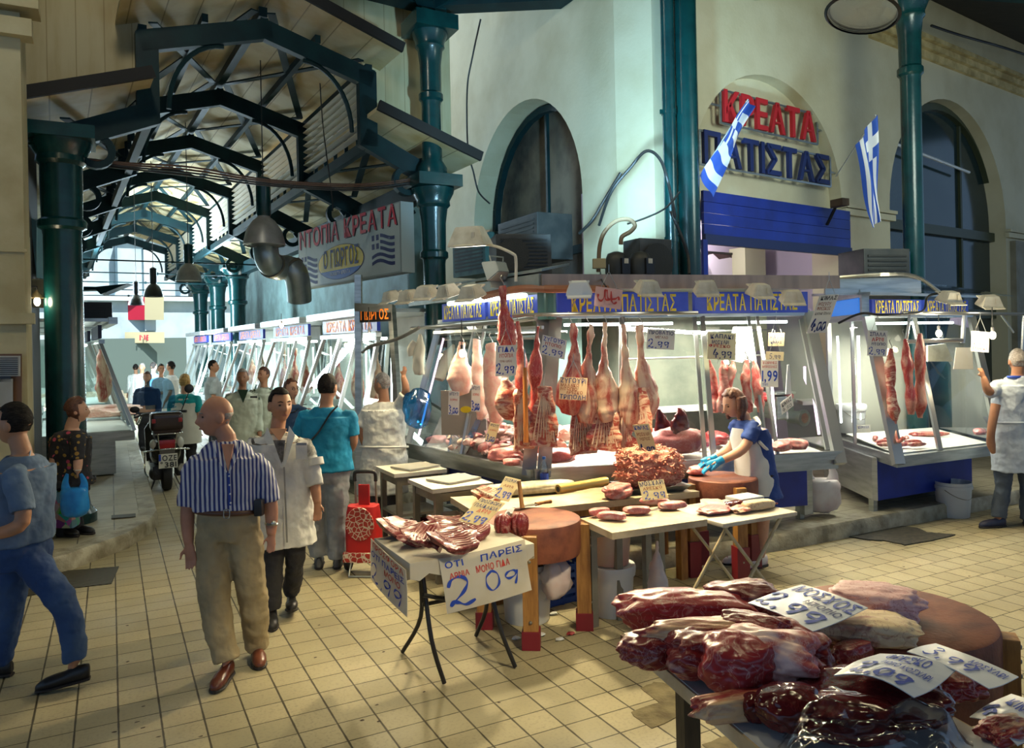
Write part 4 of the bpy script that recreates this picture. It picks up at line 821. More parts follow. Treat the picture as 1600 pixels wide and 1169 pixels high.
# ---- inside the corner case
hung('ham', 'pale ham hanging in the aisle side of the glass case', at(722, 535, 7.7), .52, [.03, .05, .07, .1, .13, .14, .12, .06], PORK, 3, .8)
hung('pork_slab', 'pork side with rind, next to the hanging ham', at(746, 530, 7.6), .78, [.04, .06, .075, .075, .075, .06], PORK, 4, .5); hung('pork_slab', 'pale pork side behind the ΓΙΔΑ card', at(767, 537, 7.3), .85, [.05, .08, .095, .1, .1, .07, .04], meat('pork_rind', (.86, .6, .45), (.8, .4, .32), 7), 5, .45)
for i, (px, lab) in enumerate(((1108, 'lamb strip hanging left in the row behind the woman butcher'), (1121, 'lamb strip in the middle of the row behind the woman butcher'), (1136, 'lamb strip third in the row behind the woman butcher'), (1167, 'lamb strip behind the 1.99 printed card, inner one'), (1178, 'lamb strip beside the 1.99 printed card, outer one'))): hung('lamb_strip', lab, at(px, 563, 7.45), .5, [.02, .045, .055, .05, .055, .06, .04], meat('lamb_strip_flesh', (.6, .1, .08), (.8, .4, .3), 8) if i == 0 else MATS.get('x', bpy.data.materials['lamb_strip_flesh']), i, .7, group='lamb strips hanging in the case')
for i, (px, py, lab) in enumerate(((1030, 668, 'dark liver hung left behind the green glass'), (1053, 664, 'dark liver hung right behind the green glass'))): hung('liver', lab, at(px, py - 28, 7.2), .34, [.02, .06, .09, .1, .07, .03], LIVER, i, .5, hook=False)
deck = .895
LX, LY = V((3.0, 8.0, 0)), V((3.26, 6.1, 0))
protos = []
gl = 'pork pieces heaped in the aisle side case'
for k in range(5):
    b = chunk((.15, .1, .075), k + 20, .5, .2, 2, 4); o = obj('pork_piece', b, PORKC if k % 2 else PORK, smooth=60); tag(o, 'small pink pork piece in the heap on the aisle side tray', 'meat', gl); protos.append(o)
rng = random.Random(11); cnt = 0
for k in range(104):
    u = rng.uniform(.0, .9); v = rng.random() ** 1.1 * .85; p = V((3.2, 6.1, 0)).lerp(V((3.02, 7.6, 0)), u) + V((.03 + .62 * v, -.04, 0)); z = deck + .03 + .2 * v + .1 * rng.random()
    o = protos[k] if k < 5 else protos[k % 5].copy()
    if k >= 5: COL.objects.link(o)
    o.location = (p.x, p.y, z); o.rotation_euler = (rng.uniform(-.4, .4), rng.uniform(-.4, .4), rng.uniform(0, 6)); o.scale = (rng.uniform(.8, 1.25),) * 3
for i, (px, py, s, m, lab) in enumerate(((722, 658, .2, PORKC, 'round wrapped pork heart left of the 0.99 card in the case'), (742, 663, .2, PORKC, 'round pork heart beside the 0.99 card in the case'), (650, 672, .22, PORKC, 'plastic wrapped pork cut at the far end of the case'), (672, 674, .2, PORKC, 'plastic wrapped pork cut second from the far case end'), (696, 672, .2, PORKC, 'pork cut third from the far case end'), (758, 645, .3, BEEFF, 'ribbed red cut behind the 0.99 card'), (738, 648, .2, BEEFF, 'red cut below the yellow sticker'), (786, 716, .3, PORKC, 'pork cut on white paper left of corner post'), (800, 722, .16, PORKC, 'small pork end against the corner post'), (872, 718, .32, PORKC, 'pork shoulder lying behind the water bottle'), (892, 682, .34, PORK, 'pale pork loin on the little inner shelf'), (860, 676, .3, PORKC, 'pink pork loin on the shelf beside the long lamb leg'), (1000, 697, .12, PORKC, 'small red end on the tray near mince'), (1052, 703, .62, PORKC, 'large pork shoulder behind the gloved hands'), (1060, 690, .2, BEEFR, 'red beef cut behind the pork shoulder'), (1094, 695, .16, BEEFR, 'round beef end right behind the double posts'), (1118, 690, .34, BEEFR, 'dark red beef joint behind the woman butcher'), (1195, 622, .26, BEEFR, 'red mince heap on the inner shelf by the grinder'), (1222, 700, .26, PORKC, 'pink chop lying in front of the grinder'), (1240, 697, .26, PORKC, 'pink chop nearest the stall end post'))):
    d = {0: 7.6}.get(0, 0); z = deck + .03
    p = fl(px, py + 6, 1.28 if py == 622 else (1.05 if 675 < py < 684 and px > 850 and px < 900 else (1.09 if px < 770 else z))); p = {650: V((3.2, 7.97, .9)), 672: V((3.26, 7.75, .9)), 696: V((3.36, 7.5, .9))}.get(px, p); cut('meat_cut', lab, p, (s, s * .62, s * .42), m, rng.uniform(0, 3) if s < .5 else -.4, i + 40, .4, .14, sub=3)
# meat in the right stall
for i, (px, py, L, lab) in enumerate(((1392, 545, .72, 'lamb carcass with white ribs hanging in the second stall'), (1412, 530, .75, 'narrow lamb side hanging in middle of the second stall'), (1432, 522, .85, 'lamb side hanging nearest the mid post of the second stall'))): hung('lamb_carcass', lab, at(px, py, 7.75), L, [.02, .05, .07, .06, .05, .06, .07, .03], RIBM if i == 0 else LAMB2, i + 3, .7, amp=.012)
b = B(); tube(b, spline([at(1400, 648, 7.7), at(1399, 668, 7.7), at(1403, 690, 7.6), at(1412, 684, 7.6)], 5), [.02, .012, .016, .02], 8); o = obj('oxtail', b, LAMB2, smooth=60, base=at(1400, 648, 7.7)); tag(o, 'thin tail strip hanging down to the tray in second stall', 'meat')
for i in range(9): px = 1368 + i * 8 + (i % 2) * 3; cut('meat_strip', 'small lamb strip in the heap on the second stall tray', fl(px, 688 + (i % 3) * 5, .83), (.2, .06, .05), LAMB2, rng.uniform(-.6, .6), i + 70, .2, .2, group='lamb strips heaped on the second stall tray', sub=2)
cut('meat_strip', 'long lamb strip lying alone by the mid post of second stall', fl(1452, 682, .83), (.42, .08, .06), LAMB2, .25 - YAW * 2, 81, .2, .15, sub=3); cut('meat_cut', 'small pink cut on the tray beside the man in pale blue coat', fl(1530, 680, .85), (.2, .1, .08), PORKC, .3, 82, sub=3)
# ---- carcass in the left stall
hung('carcass', 'single carcass hanging in the stall beyond the floral dress woman', at(158, 545, 12.2), .85, [.03, .06, .09, .1, .11, .12, .1, .06], LAMB, 6, .7)
o = cut('poultry_heap', 'row of pale poultry lying in the stall beyond the floral dress woman', fl(170, 652, .86), (.9, .5, .22), PORK, AA, 91, .4, .2, sub=4)

hl0 = None; hlabs = ('lamb hanging nearest us in the orange lettered stall', 'lamb hanging in middle of the orange lettered stall', 'lamb hanging at far end of the orange lettered stall', 'lamb hanging nearest in the second arcade stall', 'lamb hanging in the middle of second arcade stall', 'lamb hanging at the far end of second arcade stall', 'lamb hanging nearest in the third arcade stall', 'lamb hanging at far end of the third arcade stall')
for i, s_ in enumerate((.45, 1.3, 2.1, 3.9, 4.6, 5.4, 7.3, 8.4)):
    p = ar(1.55, s_, 1.98)
    if hl0 is None: hl0 = hung('arcade_lamb', hlabs[0], p, .8, LEG, LAMB, 31, .8, group='lambs hanging in the arcade stalls')
    else: dup(hl0, p, i * .9, hlabs[i])
gz = 'pale cuts lying in the arcade stalls'; c0 = None; rg = random.Random(8)
for i in range(26):
    s_ = .1 + i * .36; p = ar(1.35 + rg.uniform(-.15, .2), s_, .83)
    if c0 is None: c0 = cut('arcade_meat_cut', 'pale meat cut lying on the tray of an arcade stall', p, (.3, .2, .14), PORKC, 0, 33, .4, .15, gz, sub=2)
    else: dup(c0, p, rg.uniform(0, 6), scale=rg.uniform(.7, 1.15))
# ================================================================ TABLES AND WHAT LIES ON THEM
def card(label, p0, p1, p2, rows, m=None, curl=0.0, cat='price card', th=.003, name='price_card', fold=None):
    p0, p1, p2 = V(p0), V(p1), V(p2); X = p1 - p0; Y = p2 - p0; w, h = X.length, Y.length; x, y = X / w, Y / h; n = x.cross(y).normalized()
    if n.dot(CAM - p0) < 0: n = -n
    b = B(); K = 8; f = lambda u, v: p0 + X * u + Y * v + n * (curl * (math.sin(u * PI) * .7 + .3 * math.sin(v * 4 + u * 3)))
    G = [[b.verts.new(f(i / K, j / K)) for i in range(K + 1)] for j in range(K + 1)]
    for j in range(K):
        for i in range(K): b.faces.new((G[j][i], G[j][i + 1], G[j + 1][i + 1], G[j + 1][i]))
    g = bmesh.ops.extrude_face_region(b, geom=b.faces[:]); bmesh.ops.translate(b, vec=-n * th, verts=[e for e in g['geom'] if isinstance(e, bmesh.types.BMVert)])
    o = obj(name, b, m or YPAPER, base=p0); tag(o, label, cat); inks = {}; rs = random.Random(len(label))
    for t, u0, u1, v, hh, ink, kind in rows:
        bb = inks.setdefault(ink.name, (B(), ink))[0]; yy = (y - x * x.dot(y)); yy = Y / h
        if kind == 's': strokes(bb, t, p0 + X * u0 + Y * v, x, yy, h * hh, w * (u1 - u0), .125, 0)
        else: word(bb, t, p0 + X * u0 + Y * v, x, yy, h * hh, w * (u1 - u0), jit=.09 if kind == 'h' else 0, rs=rs)
    for bb, ink in inks.values():
        for vtx in bb.verts:
            dd_ = vtx.co - p0; xy = X.dot(Y); det = w * w * h * h - xy * xy; u = (dd_.dot(X) * h * h - dd_.dot(Y) * xy) / det; v_ = (dd_.dot(Y) * w * w - dd_.dot(X) * xy) / det; vtx.co += n * (.003 + curl * (math.sin(max(0, min(1, u)) * PI) * .7 + .3 * math.sin(v_ * 4 + u * 3)))
        obj('lettering', bb, ink, o).data.transform(Matrix.Translation(-p0))
    return o
def pcard(label, bl, br, tl, d, rows, m=None, dd=(0, 0), **k):
    p0, p1, p2 = at(*bl, d), at(*br, d + dd[0]), at(*tl, d + dd[1]); o = card(label, p0, p1, p2, rows, m, **k)
    if 'hung' in label and bl[1] < 640:
        b = B()
        for u in (.2, .8): q = p2 + (p1 - p0) * u; tube(b, [q, p2 + (p1 - p0) * .5 + Zv * .14], .0025, 5)
        tube(b, [p2 + (p1 - p0) * .5 + Zv * .14, p2 + (p1 - p0) * .5 + Zv * .2], .0025, 5); obj('string', b, STEEL, o).data.transform(Matrix.Translation(-p0))
    return o
Hh, SS = 'h', 's'
pcard('card reading ΓΙΔΑ ΝΤΟΠΙΑ 2,99 hung below the highest goat leg', (774, 588), (806, 587), (775, 540), 6.4, [('ΓΙΔΑ', .12, .9, .78, .16, BLUEINK, 'w'), ('ΝΤΟΠΙΑ', .18, .85, .6, .12, REDINK, Hh), ('ΓΕΝΙΚΑ ΚΡΕΑΣ', .2, .8, .45, .06, BRNINK, Hh), ('2,99', .04, .97, .08, .32, BLUEINK, SS)], CARDW)
pcard('tilted card reading ΖΥΓΟΥΡΙ ΝΤΟΠΙΟ 2,99 on the front rail', (844, 553), (882, 562), (848, 523), 6.45, [('ΖΥΓΟΥΡΙ', .06, .92, .74, .2, BLUEINK, Hh), ('ΝΤΟΠΙΟ', .15, .8, .52, .15, REDINK, Hh), ('2,99', .06, .95, .08, .4, BLUEINK, SS)], CARDW)
pcard('card reading ΖΥΓΟΥΡΙ ΜΑΛΑΚΟ ΝΤΟΠΙΟ ΑΡΕΣΚΟ ΤΡΙΠΟΛΗ among the hung lamb', (873, 624), (916, 626), (875, 589), 6.45, [('ΖΥΓΟΥΡΙ', .03, .95, .76, .2, NAVYINK, Hh), ('ΜΑΛΑΚΟ', .05, .7, .58, .13, BRNINK, Hh), ('ΝΤΟΠΙΟ', .05, .65, .42, .13, BRNINK, Hh), ('ΑΡΕΣΚΟ', .25, .85, .27, .13, BRNINK, Hh), ('ΤΡΙΠΟΛΗ', .03, .97, .03, .19, NAVYINK, Hh)], mat('kraft_card', (.66, .46, .28), .7))
pcard('white card reading ΠΡΟΒΑΤΙΟ 2,99 at the end of the lamb legs', (1010, 545), (1053, 547), (1012, 514), 6.6, [('ΠΡΟΒΑΤΙΟ', .06, .94, .75, .17, NAVYINK, Hh), ('ΜΕΓΑΛΟ', .3, .75, .55, .12, BRNINK, Hh), ('2,99', .05, .85, .08, .42, BLUEINK, SS)], CARDW)
pcard('pale yellow card reading ΚΑΠΑΚΙ ΜΟΣΧΑΡΙ 4,99 behind the front glass', (1105, 561), (1149, 563), (1106, 519), 7.2, [('ΚΑΠΑΚΙ', .1, .9, .78, .15, NAVYINK, Hh), ('ΜΟΣΧΑΡΙ', .15, .75, .58, .13, NAVYINK, Hh), ('ΦΡΕΣΚΟ', .05, .8, .45, .1, REDINK, Hh), ('4,99', .2, .9, .06, .34, NAVYINK, SS)], mat('lemon_card', (.78, .72, .42), .6))
pcard('tall yellow card reading ΚΙΜΑΣ ΜΟΣΧΑΡΙ 1,99 stuck in the mince', (1003, 716), (1029, 714), (988, 664), 6.35, [('ΚΙΜΑΣ', .05, .9, .84, .11, BLUEINK, Hh), ('ΜΟΣΧΑΡΙ', .1, .85, .66, .09, BRNINK, Hh), ('ΝΩΠΟΣ', .2, .8, .52, .08, BRNINK, Hh), ('1,99', .08, .95, .08, .33, NAVYINK, SS)])
pcard('yellow card reading ΜΟΣΧΑΡΙ 2,99 leaning on the pork slices', (1005, 783), (1045, 778), (997, 753), 5.62, [('ΜΟΣΧΑΡΙ', .02, .95, .72, .23, NAVYINK, Hh), ('ΑΡΕΣΚΟ', .1, .85, .52, .13, BRNINK, Hh), ('2,99', .08, .95, .04, .42, BLUEINK, SS)], dd=(.1, .12))
pcard('tilted yellow card reading ΠΡΟΣΦΟΡΑ ΠΑΪΔΑΚΙΑ ΑΡΝΙ 2,99 above the rib table', (716, 813), (755, 823), (752, 777), 4.85, [('ΠΡΟΣΦΟΡΑ', .05, .95, .82, .12, NAVYINK, Hh), ('ΠΑΙΔΑΚΙΑ', .05, .95, .62, .13, NAVYINK, Hh), ('ΑΡΝΙ', .3, .8, .45, .13, REDINK, Hh), ('2,99', .05, .97, .06, .34, BLUEINK, SS)], dd=(.0, .2))
pcard('smaller tilted yellow card reading 2,99 behind the lamb offer card', (770, 778), (795, 784), (790, 744), 5.5, [('ΠΡΟΣΦΟΡΑ', .05, .9, .8, .12, NAVYINK, Hh), ('ΑΡΝΙ', .2, .8, .55, .1, BRNINK, Hh), ('2,99', .02, .95, .08, .38, BLUEINK, SS)], dd=(.0, .15))
for lab, a, c, e, d in (('narrow card reading 3,00 hung inside the aisle side of case', (700, 648), (717, 649), (701, 611), 7.5), ('narrow card reading 3,00 hung beside the yellow sticker in case', (736, 643), (750, 644), (737, 601), 7.4), ('small yellow card standing among pork pieces in the case', (757, 690), (772, 693), (766, 660), 6.85)):
    pcard(lab, a, c, e, d, [('ΜΠΟΥΤΙ', .1, .9, .82, .12, NAVYINK, Hh), ('ΧΟΙΡΙΝΟ', .15, .85, .6, .08, REDINK, Hh), ('3,00', .05, .95, .06, .34, BLUEINK, SS)], CARDW if 'narrow' in lab else None)
pcard('printed white card reading 1,99 in bold blue beside woman butcher', (1189, 605), (1216, 605), (1189, 562), 6.9, [('ΧΟΙΡΙΝΕΣ', .08, .92, .84, .09, REDINK, 'w'), ('ΜΠΡΙΖΟΛΕΣ', .08, .92, .7, .08, REDINK, 'w'), ('1,99', .05, .95, .22, .38, BLUEINK, 'w'), ('ΤΟ ΚΙΛΟ', .08, .4, .06, .08, BLUEINK, 'w')], CARDW)
pcard('yellow card reading ΜΟΣΧΟΣ hung upper right in the case', (1200, 541), (1225, 541), (1201, 520), 7.2, [('ΜΟΣΧΟΣ', .1, .9, .6, .2, NAVYINK, Hh), ('ΚΙΜΑΣ', .15, .85, .2, .16, NAVYINK, Hh)])
pcard('yellow card reading 5,99 hung under the ΜΟΣΧΟΣ card', (1196, 563), (1224, 564), (1197, 549), 7.2, [('5,99', .2, .85, .2, .55, NAVYINK, SS)])
pcard('tall white card reading ΚΙΜΑΣ 4,00 hung slanting at the stall end', (1260, 521), (1290, 520), (1281, 461), 6.7, [('ΚΙΜΑΣ', .12, .95, .86, .1, BLKINK, Hh), ('ΜΟΣΧΟΥ', .1, .75, .72, .08, BRNINK, Hh), ('ΦΡΕΣΚΟΣ', .1, .8, .6, .08, BRNINK, Hh), ('ΚΑΠΑΚΙ ΣΠΑΛΑ', .1, .9, .48, .06, BLKINK, Hh), ('4,00', .1, .9, .06, .32, NAVYINK, SS)], CARDW)
pcard('white card reading 2,99 hung on the left post of second stall', (1355, 556), (1386, 557), (1356, 516), 7.3, [('ΣΠΑΛΑ', .1, .9, .78, .14, NAVYINK, Hh), ('ΑΡΝΙ', .2, .8, .58, .14, REDINK, Hh), ('ΝΤΟΠΙΟ', .2, .9, .42, .1, NAVYINK, Hh), ('2,99', .08, .92, .06, .28, BLUEINK, SS)], CARDW)
pcard('white list card with red rows hung by the bulbs of second stall', (1517, 549), (1545, 551), (1518, 517), 7.7, [('ΑΡΝΙ ΓΑΛΑΚΤΟΣ', .1, .9, .78, .1, REDINK, Hh), ('ΜΟΣΧΑΡΙ', .1, .9, .55, .11, REDINK, Hh), ('ΧΟΙΡΙΝΟ', .1, .9, .34, .11, REDINK, Hh), ('ΕΛΛΗΝΙΚΑ', .1, .9, .1, .12, REDINK, Hh)], CARDW)
# halal card
hc_ = pcard('pink card with red Arabic writing hung before the blue header', (928, 478), (970, 484), (931, 447), 6.5, [], mat('pink_card', (.72, .46, .42), .7))
b = B(); p0, X, Y = at(928, 478, 6.49), at(970, 484, 6.49) - at(928, 478, 6.49), at(931, 447, 6.49) - at(928, 478, 6.49); n = X.cross(Y).normalized()
for L in ([(.9, .45), (.86, .62), (.76, .5), (.6, .45)], [(.82, .35), (.72, .25), (.62, .42), (.58, .85)], [(.58, .42), (.48, .5), (.42, .9)], [(.55, .42), (.4, .42), (.36, .9), (.34, .5), (.24, .3), (.12, .42), (.12, .62)]): line(b, [(u * X.length, v * Y.length) for u, v in L], p0, X.normalized(), Y.normalized(), n, .016, .004)
obj('lettering', b, REDINK, hc_).data.transform(Matrix.Translation(-hc_.location))
# ---- furniture
def table(name, label, top, z, th, m, legs, leg_m, lw=.05, cat='table', shelf=None, group=None, leg_name='leg', over=None):
    c = sum((V((*p, 0)) for p in top), V()) / len(top); r = thing(name, label, cat, (c.x, c.y, 0), group=group); b = B(); prism(b, [(*p, z - th) for p in top], (0, 0, th)); obj('tabletop', b, m, r, world=True)
    for x, y in legs: b = B(); bar(b, (x, y, 0 if y < 5.2 or x < 3.2 else .15), (x, y, z - th), lw, lw, up=(0, 1, 0)); obj(leg_name, b, leg_m, r, world=True)
    if legs and len(legs) == 4:
        b = B(); L = [legs[0], legs[1], legs[3], legs[2]]
        for i in range(4): bar(b, (*L[i], z - th - .05), (*L[(i + 1) % 4], z - th - .05), .03, .07)
        obj('apron', b, leg_m, r, world=True)
    if shelf:
        b = B(); prism(b, [V((c.x, c.y, 0)).lerp(V((*p, 0)), .85) + Zv * shelf for p in top], (0, 0, .025)); obj('shelf', b, leg_m, r, world=True)
    return r
STEELD = mat('dull_grey_steel', (.3, .28, .22), .45, .5, col2=(.22, .2, .16), sc=4)
WTOP = mat('white_cutting_board', (.76, .72, .6), .5, col2=(.66, .6, .46), sc=5)
def steel_table(lab, x0, x1, y0, y1, z): return table('steel_table', lab, [(x0, y0), (x1, y0), (x1, y1), (x0, y1)], z, .035, WTOP, [(x0 + .06, y0 + .05), (x1 - .06, y0 + .05), (x0 + .06, y1 - .05), (x1 - .06, y1 - .05)], STEELD, .05, shelf=.38)
steel_table('grey steel table with white board beside the raised hand butcher', 2.32, 2.85, 6.86, 7.42, .8); steel_table('grey steel table with white board nearest the glass case corner', 2.34, 2.9, 5.95, 6.55, .8)
for lab, x, y in (('white cloth folded on the steel table beside the raised hand butcher', 2.62, 7.1), ('white cloth folded on the steel table nearest the case corner', 2.66, 6.25)):
    b = B(); bbox(b, (0, 0, .012), (.38, .32, .02), .008); rough(b, .006, 9, 2); o = obj('cloth', b, PAPER, smooth=50); o.location = (x, y, .803); o.rotation_euler = (0, 0, .3); tag(o, lab, 'cloth')
cut('raw_skin', 'pale folded poultry skin on the shelf under the far steel table', (2.6, 6.3, .41), (.3, .25, .1), meat('pale_skin', (.8, .62, .4), (.7, .45, .3), 6), 0, 95, .3, .2, sub=3)
def crate(lab, p, s, rz, m):
    b = B()
    for dx, dy, w, h in ((s[0] / 2, 0, .02, s[1]), (-s[0] / 2, 0, .02, s[1]), (0, s[1] / 2, s[0], .02), (0, -s[1] / 2, s[0], .02)):
        for k in range(5): box(b, (dx, dy, .03 + k * s[2] / 5), (w, h, s[2] / 5 * .62))
        for q in range(5):
            t = -.5 + q / 4
            if w < .05: box(b, (dx, dy + t * h * .97, s[2] / 2), (w, .02, s[2]))
            else: box(b, (dx + t * w * .97, dy, s[2] / 2), (.02, h, s[2]))
    box(b, (0, 0, .01), (s[0], s[1], .02)); o = obj('crate', b, m); o.location = p; o.rotation_euler = (0, 0, rz); tag(o, lab, 'crate')
CRED = mat('dark_red_plastic', (.2, .012, .02), .45)
crate('dark red slatted crate on floor under the near steel table', (2.75, 6.1, 0), (.42, .3, .26), .1, CRED); crate('dark red slatted crate under the far steel table', (2.68, 7.0, 0), (.4, .3, .3), 0, CRED)
# T4 long plank table
T4 = table('plank_table', 'long pale plank table under the gold roll and mince tray', [(2.38, 5.12), (4.3, 4.93), (4.33, 5.36), (2.46, 5.86)], .74, .05, BOARD, [(2.6, 5.3), (4.2, 5.05), (2.62, 5.7), (4.2, 5.3)], WOOD, .07)
# T3 little table with the slices
table('side_table', 'small board topped table carrying pork slices above white buckets', [(2.87, 4.14), (3.64, 4.1), (3.68, 4.62), (2.92, 4.6)], .75, .045, BOARD, [(2.97, 4.53), (3.42, 4.5), (3.2, 4.55), (3.58, 4.55)], STEELD, .05)
# block on wooden legs
def block(lab, c, r, z, th, legs, redz=.12, lw=.1):
    R = thing('chopping_block', lab, 'chopping block', (c[0], c[1], 0)); b = B(); lathe(b, [(r * .97, z - th), (r, z - th * .8), (r, z - .03), (r * .985, z - .008), (r * .95, z), (r * .5, z - .006), (.001, z - .01)], (c[0], c[1], 0), 48); obj('block', b, BLOCKTOP, R, 40, world=True)
    for a in legs:
        x, y = c[0] + math.cos(a) * (r + .01), c[1] + math.sin(a) * (r + .01); b = B(); m = Matrix.Rotation(a, 4, 'Z'); bbox(b, (x, y, (z - .04) / 2), (lw, lw, z - .04), .006, m=m); lg = obj('leg', b, WOOD, R, world=True)
        b = B(); bbox(b, (x, y, redz / 2), (lw + .02, lw + .02, redz), .004, m=m); q = obj('red_foot', b, CRED, lg, world=False); q.data.transform(rootm(R).inverted())
        b = B()
        for zz in (z - .08, z - .14, z - .2, .18): ball(b, V((x, y, zz)) + V((math.cos(a), math.sin(a), 0)) * (lw / 2 + .002), (.012, .012, .012), 8)
        q = obj('bolts', b, STEELD, lg); q.data.transform(rootm(R).inverted()); q['kind'] = 'stuff'
    return R
a0 = math.atan2(4.32 - 4.68, 2.37 - 2.6)
block('round brown chopping block on four timber legs beside the paper covered table', (2.6, 4.72), .34, .775, .24, [a0, a0 + PI / 2, a0 + PI, a0 - PI / 2])
block('round chopping block with red footed legs under the gloved hands', (4.62, 5.0), .29, .82, .22, [-PI / 2 - .3, -.1, PI / 2, PI - .2], .3, .09)
# paper covered folding table
pt = thing('folding_table', 'black legged folding table covered with white paper and raw ribs', 'table', (1.87, 4.44, 0))
b = B(); bbox(b, (1.87, 4.44, .745), (.78, .64, .04), .008); obj('tabletop', b, BOARD, pt, world=True)
b = B(); bbox(b, (1.87, 4.44, .766), (.8, .66, .012), .004); rough(b, .004, 8, 4); obj('paper_cover', b, PAPER, pt, world=True)
b = B()
for (x0, y0), (x1, y1) in (((1.47, 4.11), (2.27, 4.11)), ((1.47, 4.11), (1.47, 4.77)), ((2.27, 4.11), (2.27, 4.77))):
    K = 14
    for k in range(K):
        a = V((x0, y0, 0)).lerp(V((x1, y1, 0)), k / K); c = V((x0, y0, 0)).lerp(V((x1, y1, 0)), (k + 1) / K); ra = .09 + .02 * math.sin(k * 2.1); rc = .09 + .02 * math.sin((k + 1) * 2.1)
        prism(b, [a + Zv * .77, c + Zv * .77, c + Zv * (.77 - rc), a + Zv * (.77 - ra)], V((.004, .004, 0)))
obj('paper_edge', b, PAPER, pt, world=True)
for y in (4.18, 4.78):
    for x, sg in ((1.66, 1), (2.16, 1)):
        pass
for i, (foot, top) in enumerate((((1.70, 4.20, .012), (1.6, 4.3, .72)), ((2.165, 4.19, .012), (2.02, 4.34, .72)), ((1.64, 4.76, .012), (1.7, 4.5, .72)), ((2.17, 4.77, .012), (2.1, 4.55, .72)))):
    f, t = V(foot), V(top); b = B(); tube(b, spline([f, f.lerp(t, .4) + V((-.03, -.03, -.02) if i < 2 else (.05, -.05, -.02)), t.lerp(f, .15), t], 5), .014, 8); obj('leg', b, BLACK, pt, 60, world=True)
b = B(); tube(b, spline([(1.58, 4.2, .55), (1.75, 4.2, .5), (1.95, 4.2, .52), (2.1, 4.25, .56)], 4), .013, 8); tube(b, [(1.62, 4.32, .45), (2.05, 4.34, .45)], .013, 8); obj('brace', b, BLACK, pt, 60, world=True)
card('large paper sheet reading ΟΤΙ ΠΑΡΕΙΣ ΜΟΝΟ ΓΙΔΑ 2,09 hung on the folding table front', (1.68, 4.085, .455), (2.235, 4.085, .5), (1.645, 4.1, .765), [('ΟΤΙ', .05, .25, .82, .11, BLUEINK, Hh), ('ΠΑΡΕΙΣ', .45, .95, .8, .12, BLUEINK, Hh), ('ΑΡΝΙΑ', .08, .3, .62, .1, REDINK, Hh), ('ΜΟΝΟ ΓΙΔΑ', .38, .78, .6, .12, REDINK, Hh), ('2', .03, .38, .1, .52, BLUEINK, SS), ('09', .45, .92, .22, .36, BLUEINK, SS)], PAPER, .02, 'paper sign', name='paper_sign')
card('narrow paper sheet reading ΠΡΟΣΦΟΡΑ 2,99 hung on the folding table end', (1.455, 4.8, .5), (1.45, 4.12, .47), (1.455, 4.8, .765), [('ΠΡΟΣΦΟΡΑ', .08, .95, .84, .12, REDINK, Hh), ('ΟΤΙ ΠΑΡΕΙΣ', .05, .95, .64, .12, BLUEINK, Hh), ('ΜΟΝΟ', .45, .85, .46, .12, REDINK, Hh), ('2,99', .05, .95, .08, .42, BLUEINK, SS)], PAPER, .012, 'paper sign', name='paper_sign')
RBONE = mat('reddish_bone', (.5, .27, .22), .5, col2=(.3, .08, .07), sc=14)
for i, (px, py, w, h, rz, lab) in enumerate(((618, 824, .3, .2, .3, 'dark rib rack at the far left of the paper covered table'), (650, 835, .3, .2, .1, 'dark rib rack lying second from left on the paper table'), (700, 822, .3, .22, -.2, 'dark rib rack behind on the paper table under lamb offer card'), (666, 848, .26, .2, .9, 'dark rib rack in the middle of the paper table'), (706, 850, .34, .22, .35, 'dark rib rack nearest the front edge of paper table'), (738, 828, .22, .16, .6, 'small dark rib piece at right of the paper table'))):
    p = fl(px, py, .83); ribs('raw_ribs', lab, (p.x, p.y, .815 + (.025 if i in (3, 4) else 0)), w, h, DARKRIB, i + 3, rot=(-1.25, (.2, -.1, .1, -.2, .1, 0)[i], rz), n=9, curve=.05, br=.0038, bm_=RBONE, group='rib racks on the paper covered table')
for i, (px, py, lab) in enumerate(((786, 812, 'dark offal bunch hanging from the chopping block edge'), (812, 810, 'dark offal bunch under the cleaver on chopping block'))):
    b = B()
    for k in range(9): x = math.cos(k * 2.4) * .035; y = math.sin(k * 2.4) * .03; tube(b, spline([(x * .4, y * .4, .03), (x, y, 0), (x * 1.2, y * 1.2, -.05), (x * .9, y, -.09 - .01 * (k % 3))], 3), [.012, .024, .022, .008], 6)
    o = obj('offal', b, BEEF, smooth=70); o.location = at(px, py, 5.0); tag(o, lab, 'meat')
def knife(lab, p, q, bl, hl, m=WOOD, w=.05):
    p, q = V(p), V(q); x = (q - p).normalized(); r = thing('knife', lab, 'knife', p); b = B(); y = Zv.cross(x)
    prism(b, [p, p + x * bl, p + x * bl * .98 + y * w, p + y * w], (0, 0, .003)); obj('blade', b, STEEL, r, world=True)
    b = B(); tube(b, [p - x * hl + y * w * .5, p - x * hl * .5 + y * w * .4, p + y * w * .5], [.016, .013, .015], 8, 1.0); obj('handle', b, m, r, 60, world=True); return r
knife('cleaver with brown wooden handle lying on the near chopping block', fl(833, 787, .79), fl(790, 795, .79), .2, .15, WOOD, .06); knife('black handled cleaver laid over the offal', fl(800, 803, .8), fl(812, 780, .8), .16, .1, BLACK, .05)
b = B(); tube(b, [at(811, 752, 5.45), at(816, 794, 5.4)], [.014, .012, .017], 8); o = obj('knife_handle', b, WOOD, smooth=60, base=at(811, 752, 5.45)); o.name = 'steel_sharpener'; tag(o, 'upright wooden sharpener handle beside yellow price cards', 'sharpener')
